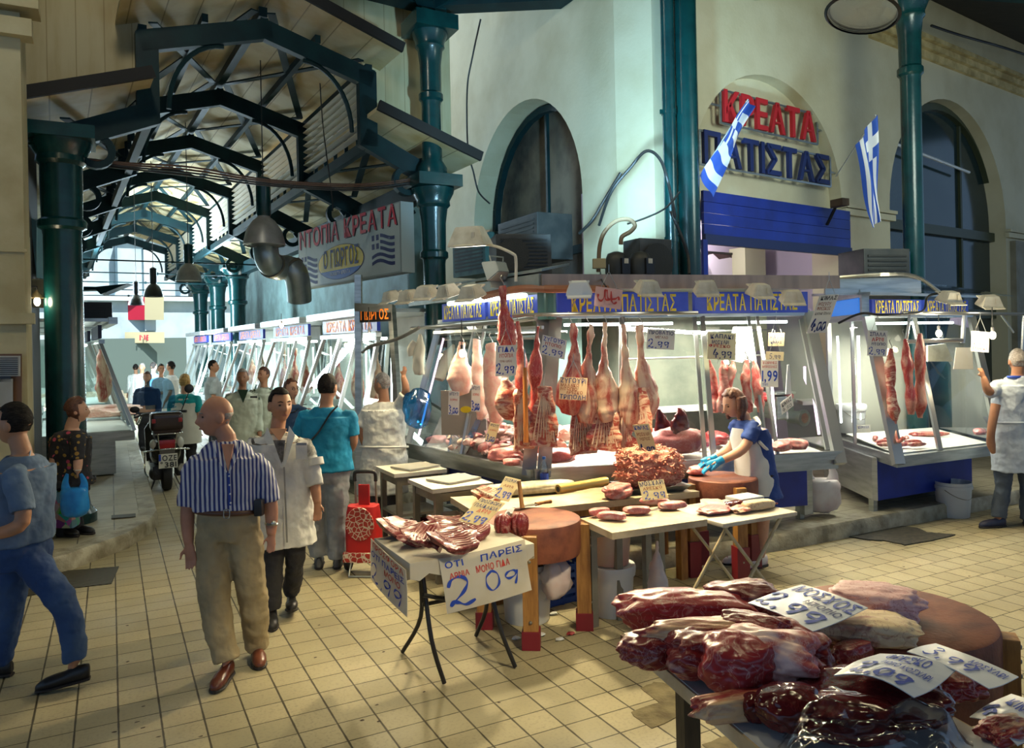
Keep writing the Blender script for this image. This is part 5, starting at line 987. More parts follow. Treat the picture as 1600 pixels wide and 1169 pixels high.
# slices, chops, roll, bottle, tray on T3 / T4
for i, (px, py, s, rz, lab) in enumerate(((957, 812, .2, -.3, 'pork slice nearest the left front corner of side table'), (996, 803, .2, .1, 'pork slice in the front middle of side table'), (1050, 795, .22, .25, 'pork slice at the right end of side table'), (1022, 788, .22, -.1, 'pork slices under the yellow ΜΟΣΧΑΡΙ card'), (936, 806, .16, .5, 'red slice against the near chopping block'))): cut('pork_slice', lab, fl(px, py, .755), (s, s * .5, .055), PORKC, rz - YAW, i + 100, .8, .1, group='slices on the side table', sub=3)
cut('pork_joint', 'pink pork joint with pale rind draped on the plank table edge', fl(965, 778, .745), (.24, .2, .12), PORKC, .2, 110, .6, .12, fat=PINKFAT); cut('pork_joint', 'small pink joint beside ΜΟΣΧΑΡΙ card on the plank table', fl(992, 765, .745), (.14, .12, .09), PORKC, 0, 111, .6, .12, sub=3)
ribs('raw_ribs', 'small pale rib piece at left end of the plank table', (2.62, 5.5, .79), .22, .2, RIBM, 21, rot=(-1.3, 0, .4), curve=.03)
cut('wrapped_loaf', 'long pale net wrapped roll at the back of the plank table', (3.05, 5.6, .745), (.85, .2, .1), mat('net_wrap', (.78, .68, .46), .6, col2=(.6, .5, .3), sc=30), -.2, 112, .7, .05)
b = B(); p, q = at(872, 765, 5.65), at(947, 752, 5.95); tube(b, [p, q], .035, 20); o = obj('gold_roll', b, mat('gold_foil', (.72, .5, .14), .3, .5), smooth=50, base=p); tag(o, 'roll of gold coloured wrapping film on the plank table', 'roll'); b = B(); tube(b, [p - (q - p) * .004, p + (q - p) * .01], .02, 14); obj('core', b, BLACK, o).data.transform(Matrix.Translation(-p))
wb_ = fl(851, 765, .75); bo = thing('water_bottle', 'clear plastic water bottle with blue label on the plank table', 'bottle', wb_); b = B(); lathe(b, [(.034, 0), (.036, .01), (.036, .17), (.03, .2), (.013, .24), (.013, .26)], n=18); obj('body', b, glass('bottle_plastic', (.8, .88, .92), .35), bo, 60)
b = B(); lathe(b, [(.037, .08), (.037, .14)], n=18, cap=False); obj('label', b, BLUEINK, bo, 60); b = B(); lathe(b, [(.015, .258), (.015, .28), (.0, .28)], n=14); obj('cap', b, mat('blue_cap', (.02, .12, .5), .4), bo)
mt_ = V((4.0, 5.2, 0)); tr = thing('mince_tray', 'steel tray heaped with pink minced meat on the plank table', 'tray', (mt_.x, mt_.y, .745), -.25)
b = B(); R = [];
for w, d, z in ((.23, .15, 0), (.28, .19, .045), (.285, .195, .05), (.27, .18, .045), (.22, .14, .008)): R.append([V((w * sx, d * sy, z)) for sx, sy in ((-1, -1), (1, -1), (1, 1), (-1, 1))])
rings(b, R); obj('pan', b, STEEL, tr)
b = chunk((.56, .36, .36), 77, .4, .12, 5); settle(b); rough(b, .012, 40, 3); rs_ = random.Random(3); vv_ = [v.co.copy() for v in b.verts if v.co.z > .05]
for k in range(420):
    q = rs_.choice(vv_) * 1.01; a_ = rs_.uniform(0, 6.3); t_ = V((math.cos(a_), math.sin(a_), rs_.uniform(-.5, .3))) * .03; tube(b, [q - t_, q + V((0, 0, .008)), q + t_], .0055, 5)
if 1: rough(b, .004, 60, 4)
for v in b.verts: v.co.z += .01
obj('mince', b, MINCE, tr, 70)
cut('foam_slab', 'white foam slab under the mince tray corner', fl(985, 748, .745), (.26, .22, .07), WHITE, -.25, 113, .98, .01, cat='slab', sub=3)
# folding X-leg table with its tray
xt = thing('folding_table', 'small cream X legged folding table before the woman butcher', 'table', (4.1, 4.35, 0)); b = B(); bbox(b, (4.1, 4.36, .7), (.72, .62, .03), .01); obj('tabletop', b, mat('worn_white_board', (.68, .62, .5), .5, col2=(.5, .4, .3), sc=6), xt, world=True)
CREAM = mat('cream_tube', (.6, .52, .33), .4, col2=(.42, .33, .18), sc=8)
for y in (4.14, 4.58):
    b = B(); tube(b, [(3.86, y, .01), (4.4, y, .69)], .013, 8); obj('leg', b, CREAM, xt, 60, world=True); b = B(); tube(b, [(4.4, y + .02, .01), (3.82, y + .02, .69)], .013, 8); obj('leg', b, CREAM, xt, 60, world=True)
b = B(); tube(b, [(4.4, 4.14, .05), (4.4, 4.6, .05)], .011, 8); obj('cross_bar', b, CREAM, xt, 60, world=True)
for i, (x, y, s, m, rz, lab) in enumerate(((3.92, 4.35, .3, PORKC, .2, 'pink trimmings on the left of cream folding table'), (4.06, 4.5, .3, PORK, 1.0, 'pale trimmings at the back of the cream folding table'), (4.12, 4.26, .22, LAMB, .3, 'scraps of fat in the middle of the cream folding table'), (4.2, 4.42, .16, LIVER, .1, 'dark liver slice on the cream folding table'), (4.38, 4.3, .22, LIVER, -.2, 'dark offal at right end of the cream folding table'))): cut('meat_scraps', lab, (x, y, .715), (s, s * .6, .045), m, rz, i + 120, .5, .2, sub=3)
cut('fat_slab', 'pale yellow fat slab on the cream folding table', (4.26, 4.24, .72), (.28, .12, .07), SUET, -.1, 130, .95, .04, sub=3, cat='meat')
b = B(); bbox(b, (4.4, 4.52, .745), (.24, .18, .03), .01); tag(obj('foam_tray', b, WHITE, base=(4.4, 4.52, .73)), 'white foam tray at the back of the cream folding table', 'tray')
# ---- big foreground table
T1z = .78; c1, c2 = fl(985, 995, T1z), fl(1215, 1190, T1z); ux = (c2 - c1).normalized(); vx = V((-ux.y, ux.x, 0)); 
c2 = c1 + ux * 1.75
t1 = thing('meat_table', 'white enamelled foreground table loaded with big beef cuts', 'table', (c1 + vx * .3).xy.to_3d()); ENAM = mat('worn_white_enamel', (.7, .72, .74), .35, col2=(.55, .55, .55), sc=5)
b = B(); prism(b, [c1 - Zv * .03, c2 - Zv * .03, c2 + vx * .68 - Zv * .03, c1 + vx * .68 - Zv * .03], (0, 0, .03)); obj('tabletop', b, ENAM, t1, world=True)
b = B()
for p, q in ((c1, c2), (c2, c2 + vx * .68), (c2 + vx * .68, c1 + vx * .68), (c1 + vx * .68, c1)): bar(b, p - Zv * .028, q - Zv * .028, .02, .05)
obj('edge_trim', b, BOARD, t1, world=True); b = B(); q = c1 - Zv * .035; box(b, (q.x, q.y, q.z), (.05, .07, .07)); obj('corner_plate', b, mat('rusty_iron', (.18, .08, .03), .8), t1, world=True)
DARKW = mat('dark_stained_wood', (.1, .07, .035), .6, col2=(.05, .035, .02), sc=5, stretch=(5, 5, 1))
for s, w in ((.36, .06), (1.6, .06), (.36, .62), (1.6, .62)): p = c1 + ux * s + vx * w; b = B(); bar(b, (p.x, p.y, 0), (p.x, p.y, T1z - .03), .065, .065, up=vx); obj('leg', b, DARKW, t1, world=True)
b = B()
for s in (.36, 1.6): p, q = c1 + ux * s + vx * .06, c1 + ux * s + vx * .62; bar(b, (p.x, p.y, .3), (q.x, q.y, .3), .05, .06)
obj('stretcher', b, DARKW, t1, world=True)
block('wide red brown chopping block beside the foreground beef table', (2.95, 2.2), .42, .8, .3, [.5, 2.2, 3.8, 5.4])
table('board_table', 'low pale board table at the near edge with paper cards', [(2.42, 1.35), (3.4, 1.2), (3.3, .55), (2.35, .7)], .76, .03, mat('waxed_yellow_board', (.66, .6, .36), .5, col2=(.55, .48, .26), sc=4), [(2.5, 1.25), (3.3, 1.1), (2.45, .8), (3.2, .65)], DARKW)
def fcut(px, py, z, s, m, rz, lab, seed, q=.5, amp=.14, fat=None, sub=5, name='beef_cut'): p = fl(px, py, z); return cut(name, lab, (p.x, p.y, z), s, m, rz - YAW, seed, q, amp, 'beef cuts on the foreground table', 'beef', fat, sub)
fcut(1072, 988, .785, (.58, .26, .17), BEEFR, -.15, 'long beef roast at the back of pile with pale round end', 201, .5, .1)
fcut(1112, 1012, .86, (.5, .14, .1), BEEFF, -.1, 'beef strip with yellow fat bands lying on the pile', 202, .7, .1)
fcut(1028, 1040, .785, (.3, .2, .13), BEEF, .3, 'dark beef corner overhanging the left table edge', 203, .5, .12)
fcut(1105, 1056, .785, (.32, .24, .17), BEEF, .1, 'dark rounded beef cut in the left middle of pile', 204, .4, .12)
fcut(1150, 1082, .785, (.26, .26, .2), BEEFR, .5, 'bright rounded beef cut at the front of the pile', 205, .3, .1)
fcut(1200, 1060, .82, (.34, .2, .16), meat('folded_pale_beef', (.5, .1, .09), (.82, .56, .5), 5, .42, .6), -.5, 'pale folded membrane beef in middle of pile', 206, .4, .16)
fcut(1160, 1122, .785, (.34, .1, .08), BEEFF, .25, 'strip with yellow fat at the front edge of the table', 207, .7, .1)
fcut(1240, 1046, .785, (.16, .36, .17), BEEF, .35, 'long dark beef cut standing right of the pile', 208, .5, .1)
fcut(1158, 972, .785, (.34, .24, .17), BEEF, .2, 'dark beef cut behind the pile under ΜΟΣΧΟΣ card', 209, .4, .14, fat=PINKFAT)
fcut(1180, 1010, .86, (.3, .16, .12), BEEF, -.6, 'dark veined beef on top right of the pile', 210, .4, .15)
fcut(1345, 1000, .805, (.42, .26, .1), SUET, -.25, 'yellow suet slab lying between ΜΟΣΧΟΣ card and block', 211, .8, .1)
fcut(1368, 962, .805, (.36, .26, .12), PINKFAT, -.35, 'pink fat capped beef slab resting on the round block', 212, .7, .12)
fcut(1332, 1036, .785, (.2, .09, .08), BEEFR, .5, 'small round beef end behind the 2,09 card', 213, .5, .08)
fcut(1478, 1088, .77, (.2, .2, .09), BEEF, .2, 'dark beef wedge between the two right hand cards', 214, .6, .12)
fcut(1235, 1140, .785, (.22, .2, .13), LIVER, .2, 'glossy dark liver at the near edge of foreground table', 215, .3, .08); fcut(1180, 1128, .785, (.1, .1, .09), LIVER, .2, 'small round kidney beside dark liver', 219, .2, .06)
fcut(1370, 1120, .785, (.44, .3, .12), LIVER, -.3, 'wide dark liver inside clear plastic bag', 216, .5, .1); fcut(1320, 1150, .785, (.3, .24, .12), LIVER, .1, 'dark liver lobe under the clear bag front', 217, .4, .1)
fcut(1575, 1160, .765, (.18, .1, .07), BEEFF, .2, 'small bony beef piece at the near right table corner', 218, .5, .15)
b = B(); K = 26; p0, p1, p2 = fl(1225, 1080, .93), fl(1520, 1100, .9), fl(1190, 1180, .87); G = []
for j in range(K + 1):
    G.append([])
    for i in range(K + 1):
        u, v = i / K, j / K; p = p0 + (p1 - p0) * u + (p2 - p0) * v; h = .035 * noise.noise(V((u * 5, v * 7, 1))) + .02 * noise.noise(V((u * 14 + v * 6, v * 5, 4))) - .12 * max(0, abs(u - .5) * 2 - .72) / .28 - .06 * max(0, .1 - v) / .1
        G[-1].append(b.verts.new(V((p.x, p.y, max(p.z + h, .79)))))
for j in range(K):
    for i in range(K): b.faces.new((G[j][i], G[j][i + 1], G[j + 1][i + 1], G[j + 1][i]))
tag(obj('plastic_bag', b, glass('clear_plastic_film', (.96, .95, .94), .22, .12), smooth=180, base=p0), 'crumpled clear plastic bag spread over dark liver', 'bag')
def fcard(label, a, c, e, z, rows, **k): return card(label, fl(*a, z), fl(*c, z), fl(*e, z), rows, mat('laminated_white', (.66, .7, .76), .25), cat='price card', **k)
fcard('laminated card reading ΜΟΣΧΟΣ 2,99 laid on the beef pile', (1168, 942), (1270, 987), (1253, 912), .95, [('ΜΟΣΧΟΣ', .08, .98, .68, .24, BLUEINK, Hh), ('ΝΤΟΠΙΟ', .45, .95, .48, .12, NAVYINK, Hh), ('2,99', .02, .95, .08, .44, BLUEINK, SS)], curl=.012)
fcard('curled laminated card reading ΦΡΕΣΚΟ 2,09 on the liver bag', (1303, 1055), (1428, 1090), (1375, 1018), .93, [('ΦΡΕΣΚΟ', .2, .75, .74, .18, BLUEINK, Hh), ('ΝΩΠΟ ΜΟΣΧΑΡΙ', .3, .9, .5, .13, BLUEINK, Hh), ('2,09', .15, .85, .06, .42, BLUEINK, SS)], curl=.03)
fcard('laminated card reading 3,99 laid at the round block', (1417, 1018), (1545, 1076), (1462, 1004), .93, [('ΜΟΣΧΑΡΙ', .55, .95, .62, .2, BLUEINK, Hh), ('3,99', .12, .75, .15, .6, BLUEINK, SS)], curl=.012)
fcard('wrinkled paper with blue writing on the near right board table', (1515, 1120), (1590, 1165), (1580, 1082), .8, [('ΚΙΜΑΣ', .2, .95, .6, .22, BLUEINK, Hh), ('4,9', .05, .8, .1, .4, BLUEINK, SS)], curl=.02)
card('paper sign with blue Μ hung below the foreground table edge', c1 + ux * 1.0 - vx * .03 - Zv * .3, c1 + ux * 1.5 - vx * .03 - Zv * .3, c1 + ux * 1.0 - vx * .03 - Zv * .02, [('ΜΟΣΧΟΣ', .08, .92, .62, .26, BLUEINK, Hh), ('2,99', .1, .9, .1, .4, BLUEINK, SS)], PAPER, .006, 'paper sign', name='paper_sign')
# ================================================================ LAMPS, MACHINES, FLAGS, BUCKETS, BAGS
LENS = glow('flood_lens', (1, .93, .75), 5.0); ALU = mat('brushed_aluminium', (.46, .46, .44), .4, .4, col2=(.36, .36, .34), sc=6); DOMEIN = glow('dome_glow', (1, .8, .5), .9)
def flood(label, p, rz, tilt=.5, s=1.0, m=OFFW, lit=True):
    r = thing('floodlight', label, 'lamp', p, 0, 'floodlights along the stall canopies', rot=(0, 0, rz)); T = Matrix.Rotation(tilt, 4, 'X') @ Matrix.Scale(s, 4)   # opens towards -y, down
    b = B(); R = []
    for w, d, z in ((.13, .1, 0), (.125, .095, .02), (.085, .06, .12), (.08, .055, .13)): R.append([T @ V((w * a, d * c, z)) for a, c in ((-1, -1), (1, -1), (1, 1), (-1, 1))])
    rings(b, R); bmesh.ops.bevel(b, geom=b.edges[:], offset=.008, segments=2, affect='EDGES'); obj('housing', b, m, r)
    b = B(); poly(b, [T @ V((.115 * a, .085 * c, -.002)) for a, c in ((-1, -1), (-1, 1), (1, 1), (1, -1))]); obj('lens', b, LENS if lit else MATS['ivory_plastic'], r)
    b = B(); bar(b, T @ V((0, -.1, .01)), T @ V((0, -.16, -.0)), .2, .01); tube(b, [T @ V((-.08, .05, .08)), T @ V((-.1, .12, .1)), T @ V((.1, .12, .1)), T @ V((.08, .05, .08))], .008, 5); box(b, T @ V((.05, -.075, .07)), (.03, .02, .05)); obj('bracket', b, m, r); return r
FLD = [((613, 468), 8.6, 'leftmost floodlight of the aisle side row'), ((640, 468), 8.0, 'second floodlight of the aisle side row'), ((667, 462), 7.5, 'pale blue grey floodlight, third of the aisle side row'), ((702, 461), 7.1, 'floodlight fourth of the aisle side row'), ((738, 463), 6.8, 'floodlight next to the copper pipe end'), ((905, 458), 6.5, 'white floodlight left of the pink Arabic card'), ((1011, 456), 6.7, 'ivory floodlight right of the pink Arabic card'), ((1103, 456), 6.95, 'ivory floodlight above the right blue header'), ((1186, 460), 7.2, 'ivory floodlight above the letters of the right blue header'), ((1237, 470), 7.3, 'ivory floodlight beside the tall ΚΙΜΑΣ card'), ((1482, 470), 7.9, 'ivory floodlight over the second stall header'), ((1545, 476), 8.1, 'ivory floodlight at the right end of second stall')]
for i, ((px, py), d, lab) in enumerate(FLD):
    p = at(px, py + 2, d); flood(lab, p, (-YAW - .9 + (i % 3) * .25) if i < 5 else (-YAW + .25 - (i % 2) * .35), .3, .86, OFFW if i != 5 else WHITE, i not in (2,))
for i, e in ((1, 150), (4, 190), (5, 230), (7, 120), (9, 45), (10, 50)):
    p = at(*FLD[i][0], FLD[i][1]) + V((-.05, -.16, -.1)); tg = p + (V((-1.0, -1.3, -2.2)) if i < 5 else V((-.1, -1.9, -2.3))); light('floodlight_beam', 'SPOT', p, e, (1, .84, .5), .06, target=tg, spot=125)
af = flood('large ivory floodlight on a bent arm above the copper fascia', at(735, 385, 6.9), -YAW - .3, .12, 1.35); af['group'] = ''; del af['group']
b = B(); tube(b, spline([at(750, 381, 6.9), at(775, 385, 6.8), at(800, 396, 6.7), at(806, 405, 6.7), at(806, 440, 6.7)], 4), .014, 6); obj('arm', b, OFFW, af, 60, world=True)
flood('grey floodlight lying on the canopy behind the bent arm lamp', at(770, 426, 7.3), .4, 1.2, 1.0, mat('grey_lamp_body', (.3, .33, .3), .5), False)
def dome(label, px, py, d, w, top, stem, m, glow_=True, e=0):
    p = at(px, py, d); r = thing('dome_lamp', label, 'lamp', p, group=None); k = w / 2; b = B()
    lathe(b, [(k, 0), (k * 1.03, .01), (k * .98, .06 * w / .4), (k * .85, .2 * w / .5), (k * .55, .31 * w / .5), (k * .3, .36 * w / .5), (k * .3, .37 * w / .5)], n=32, cap=False); obj('shade', b, m, r, 40)
    b = B(); h = .37 * w / .5; lathe(b, [(k * .32, h), (k * .36, h + .02), (k * .36, h + stem), (k * .1, h + stem + .03)], n=20); obj('ballast', b, BLACK if m is not ALU else GREEN, r, 40)
    b = B(); lathe(b, [(k * .95, .02), (k * .6, .05), (.001, .06)], n=24, cap=False); obj('reflector', b, DOMEIN if glow_ else STEEL, r, 60)
    b = B(); t = at(px, top, d); tube(b, [V((0, 0, h + stem)), V((0, 0, t.z - p.z))], .008, 5); obj('cable', b, CABLE, r)
    if e: light('dome_lamp_light', 'POINT', p + Zv * -.05, e, (1, .85, .6), .15)
    return r
dome('aluminium dome lamp nearest in the arcade, on a green stem', 413, 384, 11.2, .58, 65, .55, ALU, False); dome('aluminium dome lamp second along the arcade', 295, 440, 14.5, .46, 170, .35, ALU, False)
dome('dark dome lamp hanging before the bright street, higher one', 240, 464, 17, .4, 240, .33, BLACK, False); dome('dark dome lamp hanging before the bright street, lower one', 213, 477, 19, .36, 284, .3, BLACK, False)
hl = thing('dome_lamp', 'large open glass floodlamp hung at the top beside the right column', 'lamp', at(1347, 22, 6.2)); T = Matrix.Rotation(.28, 4, Fv) @ Matrix.Rotation(-.12, 4, Rv)
b = B(); lathe(b, [(.265, 0), (.275, .015), (.265, .04), (.2, .2), (.12, .32), (.12, .6)], n=36, m=T.to_3x3(), cap=False); obj('shade', b, ALU, hl, 40); b = B(); lathe(b, [(.255, -.005), (.255, .01)], n=36, m=T.to_3x3()); obj('glass', b, glass('lamp_glass', (.95, .96, .9), .12), hl, 40)
b = B(); lathe(b, [(.25, .03), (.18, .16), (.1, .24), (.001, .25)], n=32, m=T.to_3x3(), cap=False); obj('reflector', b, mat('lamp_reflector_glow', (.7, .7, .6), .4, 0, emit=(.8, .85, .75), es=.22), hl, 60); b = B(); lathe(b, [(.268, -.014), (.29, 0), (.268, .014)], n=36, m=T.to_3x3(), cap=False); obj('rim', b, BLACK, hl, 40)  # weak glow put into the reflector to brighten its inside
b = B(); tube(b, [T @ V((0, 0, .58)), T @ V((0, 0, .58)) + V((0, 0, 1.6))], .03, 8); obj('hanger', b, DARKGREEN, hl)
def bulb(label, px, py, d, top, e=14):
    p = at(px, py, d); r = thing('light_bulb', label, 'lamp', p); b = B(); ball(b, (0, 0, 0), (.03, .03, .04), 14); obj('bulb', b, BULB, r, 180)
    b = B(); tube(b, [(0, 0, .035), (0, 0, .08)], .016, 8); obj('socket', b, BLACK, r); b = B(); tube(b, [(0, 0, .08), (0, 0, at(px, top, d).z - p.z)], .005, 5); obj('cord', b, CABLE, r)
    if e: light('bulb_light', 'POINT', p + (CAM - p).normalized() * .08, e, (1, .86, .58), .04)
bulb('bare bulb glowing inside the second stall', 1467, 521, 8.1, 480); bulb('bare bulb glowing outside by the list card of second stall', 1551, 524, 7.6, 480)
bulb('bare bulb hanging in front of the orange lettered stall', 577, 525, 9.0, 480, 10); bulb('bulb cluster lamp under the far orange lettered canopy', 440, 509, 12.6, 490, 16); bulb('lower bulb in the aisle side of the corner case', 722, 552, 7.4, 500, 0)
ln = thing('wall_lantern', 'glowing lantern with pointed hood bracketed on the left pillar', 'lamp', at(58, 466, 8.2)); b = B(); lathe(b, [(.085, 0), (.05, .035), (.02, .07), (.005, .09)], n=20, cap=False); obj('hood', b, mat('bronze_hood', (.16, .12, .06), .5), ln, 50)
b = B(); ball(b, (0, 0, -.035), (.032, .032, .05), 14); obj('bulb', b, glow('lantern_bulb', (1, .9, .65), 9), ln, 180); b = B(); tube(b, [(0, 0, .09), (0, 0, .12), (-.14, .1, .12)], .01, 6); obj('arm', b, BLACK, ln); light('lantern_light', 'POINT', at(58, 472, 8.1), 8, (1, .85, .55), .05)
light('pillar_lamp_light', 'POINT', at(-30, 470, 7.4), 16, (1, .85, .5), .1)
# ---- air conditioners, compressors, ducts on the canopy and walls
GRILL = mat('dark_grille', (.02, .022, .02), .6, bump=.5, bsc=90)
def unit(name, label, p, s, m, rz=0.0, grille=True, cat='air conditioner', fan=False):
    r = thing(name, label, cat, (p[0], p[1], p[2] - s[2] / 2), rz); b = B(); bbox(b, (0, 0, s[2] / 2), s, .012); obj('casing', b, m, r)
    if grille:
        b = B()
        for k in range(9): box(b, (0, -s[1] / 2 - .006, s[2] * (.14 + .09 * k)), (s[0] * .84, .012, s[2] * .04))
        obj('grille', b, GRILL, r)
    if fan: b = B(); lathe(b, [(.001, 0), (s[2] * .36, 0), (s[2] * .4, .012)], (0, 0, 0), 24, Matrix.Rotation(PI / 2, 3, 'X')); o = obj('fan_guard', b, GRILL, r); o.location = (-s[0] * .2, -s[1] / 2 - .002, s[2] / 2)
    return r
DKU = mat('sooty_unit_casing', (.03, .034, .034), .55, col2=(.06, .06, .055), sc=4); TEALU = mat('teal_unit_casing', (.05, .12, .11), .6, col2=(.02, .05, .05), sc=5)
unit('air_conditioner', 'dark teal air conditioner in front of the first arch', (5.15, 10.7, 3.35), (.9, .6, .62), TEALU, AA - PI / 2 + .1); unit('air_conditioner', 'large black air conditioner hung in the mouth of first arch', (5.3, 9.4, 3.42), (1.15, .55, .62), DKU, -PI / 2)
p = at(812, 402, 8.4); unit('cooling_unit', 'black cooling unit standing on the canopy under the first arch', p, (.6, .5, .44), DKU, -.3, fan=True, cat='cooling unit')
p = at(1365, 432, 9.4); unit('cooling_unit', 'black box unit beside the half open blue shutter', p, (.62, .5, .62), DKU, -YAW + .2, cat='cooling unit'); p = at(1402, 420, 9.5); unit('compressor', 'small blue compressor by the right column', p, (.2, .25, .4), mat('compressor_blue', (.02, .06, .16), .5), -YAW, False, 'compressor')
for px, lab in ((963, 'small dark compressor left of the round motor on canopy'), (1000, 'square black motor with white label on the canopy')):
    p = at(px, 410, 7.9); r = thing('compressor', lab, 'compressor', (p.x, p.y, p.z - .2)); b = B(); lathe(b, [(.1, 0), (.12, .03), (.12, .22), (.09, .29), (.03, .31)], n=22, sx=.95); obj('housing', b, DKU, r, 50); b = B(); box(b, (.02, -.12, .15), (.1, .05, .16)); obj('terminal_box', b, BLACK, r); b = B(); box(b, (.02, -.147, .2), (.05, .004, .05)); obj('plate', b, OFFW, r)
p = at(1012, 412, 8.2); r = thing('condenser', 'black finned condenser behind the square motor on canopy', 'condenser', (p.x, p.y, p.z - .25)); b = B(); bbox(b, (0, 0, .25), (.42, .3, .5), .02); obj('casing', b, DKU, r); b = B(); lathe(b, [(.001, 0), (.19, 0), (.2, .02)], (0, 0, 0), 26, Matrix.Rotation(PI / 2, 3, 'X')); o = obj('fan_ring', b, GRILL, r); o.location = (0, -.16, .25)
b = B(); tube(b, spline([at(935, 425, 7.7), at(937, 385, 7.7), at(945, 362, 7.7), at(962, 346, 7.7), at(982, 343, 7.7), at(992, 352, 7.7), at(985, 362, 7.7), at(972, 370, 7.7), at(970, 382, 7.7)], 5), .022, 8); tag(obj('coolant_hose', b, mat('lagged_brown_hose', (.2, .13, .07), .7), smooth=60, base=at(935, 425, 7.7)), 'thick brown hose looped over the canopy compressors', 'hose')
p = at(936, 412, 7.6); r = thing('junction_box', 'small tan junction box beside the brown hose', 'box', p); b = B(); bbox(b, (0, 0, 0), (.13, .06, .1), .01, rz=-YAW); obj('case', b, mat('tan_box', (.42, .33, .16), .5), r)
cm = thing('security_camera', 'rusty small camera on bracket above blue shutter end', 'camera', at(1312, 317, 10.4)); b = B(); bbox(b, (0, 0, 0), (.14, .2, .1), .01); obj('case', b, mat('rusty_case', (.1, .06, .03), .7), cm); b = B(); bar(b, (.05, .1, -.02), (.1, .3, -.25), .03, .03); bar(b, (.05, .0, -.02), (.2, .3, .0), .03, .03); obj('bracket', b, BLACK, cm)
dk = thing('ventilation_duct', 'bent galvanised duct between dome lamp and white box sign', 'duct', at(440, 420, 12)); b = B(); pp = spline([at(415, 385, 11.6), at(418, 405, 11.6), at(430, 418, 11.8), at(448, 418, 12), at(460, 424, 12), at(466, 445, 12.1), at(468, 470, 12.2)], 5); tube(b, pp, .19, 16); obj('pipe', b, DUCT, dk, 50, world=True)
b = B()
for k in (8, 18): tube(b, [pp[k], pp[k] + (pp[k + 1] - pp[k]).normalized() * .04], .21, 16)
obj('flange', b, STEELD, dk, 50, world=True)
p = at(152, 488, 12.5); unit('cooling_unit', 'black box unit on the left stall canopy before the bright street', p, (.4, .6, .3), BLACK, AA, cat='cooling unit')
b = B(); prism(b, [at(60, 446, 13), at(150, 448, 13), at(200, 443, 13), at(157, 460, 13), at(150, 453, 13), at(60, 455, 13)], (.1, .3, 0)); tag(obj('hanging_bracket', b, DARKGREEN, base=at(150, 450, 13)), 'dark pointed steel bracket jutting over the left stall', 'bracket')
# street banner
bn = thing('banner', 'red and cream banner hung across the far arcade mouth', 'banner', at(212, 500, 38.3))
for a, c, m in ((168, 186, 'c'), (186, 226, 'r'), (226, 256, 'c')):
    b = B(); prism(b, [at(a, 500, 38.3), at(c, 500, 38.3), at(c, 463, 38.3), at(a, 463, 38.3)], (0, .03, 0)); obj('panel', b, mat('banner_red', (.62, .02, .06), .6) if m == 'r' else MATS.get('banner_cream') or mat('banner_cream', (.72, .66, .4), .6), bn, world=True)
b = B(); prism(b, [at(195, 536, 36.6), at(257, 536, 36.6), at(257, 519, 36.6), at(195, 519, 36.6)], (0, .05, 0)); o = obj('shop_sign', b, MATS['banner_cream'], base=at(195, 536, 36.6)); tag(o, 'cream shop sign with red letters below the banner', 'sign'); b = B(); word(b, 'ΝΕ', at(218, 532, 36.4), AX, Zv, .24, .5); obj('lettering', b, MATS['banner_red'], o).data.transform(Matrix.Translation(-at(195, 536, 36.6)))
fs = thing('projecting_sign', 'tall projecting sign behind the left column', 'sign', at(58, 390, 9.4)); b = B(); prism(b, [at(47, 340, 9.2), at(57, 345, 9.2), at(72, 434, 10.2), at(57, 434, 9.2)], (.25, .4, 0)); obj('panel', b, mat('pale_blue_sign', (.25, .5, .58), .4), fs, world=True)
b = B(); prism(b, [at(47, 480, 9.1), at(90, 482, 9.1), at(90, 437, 9.1), at(45, 436, 9.1)], (.02, .1, 0)); tag(obj('blank_sign_board', b, mat('cream_board', (.5, .5, .36), .6), base=at(47, 480, 9.1)), 'cream blank board between the left pillar and column', 'board')
ps = thing('notice_poster', 'poster with printed sheets pasted on the left pillar', 'poster', at(12, 600, 6.98)); b = B(); prism(b, [at(-20, 640, 6.98), at(34, 640, 6.98), at(34, 553, 6.98), at(-20, 553, 6.98)], (0, .02, 0)); obj('frame', b, mat('poster_frame', (.2, .09, .04), .6), ps, world=True)
for a, c, d, e, m in ((-18, 588, 32, 556, PAPER), (-18, 636, 20, 592, PAPER), (-18, 597, 17, 588, BLACK)): b = B(); prism(b, [at(a, c, 6.95), at(d, c, 6.95), at(d, e, 6.95), at(a, e, 6.95)], (0, .01, 0)); obj('sheet', b, m, ps, world=True)
b = B()
for k in range(9): yy = 559 + k * 3.2; prism(b, [at(-14, yy + 1.2, 6.94), at(28, yy + 1.2, 6.94), at(28, yy, 6.94), at(-14, yy, 6.94)], (0, .004, 0))
obj('print', b, BLKINK, ps, world=True)['kind'] = 'stuff'
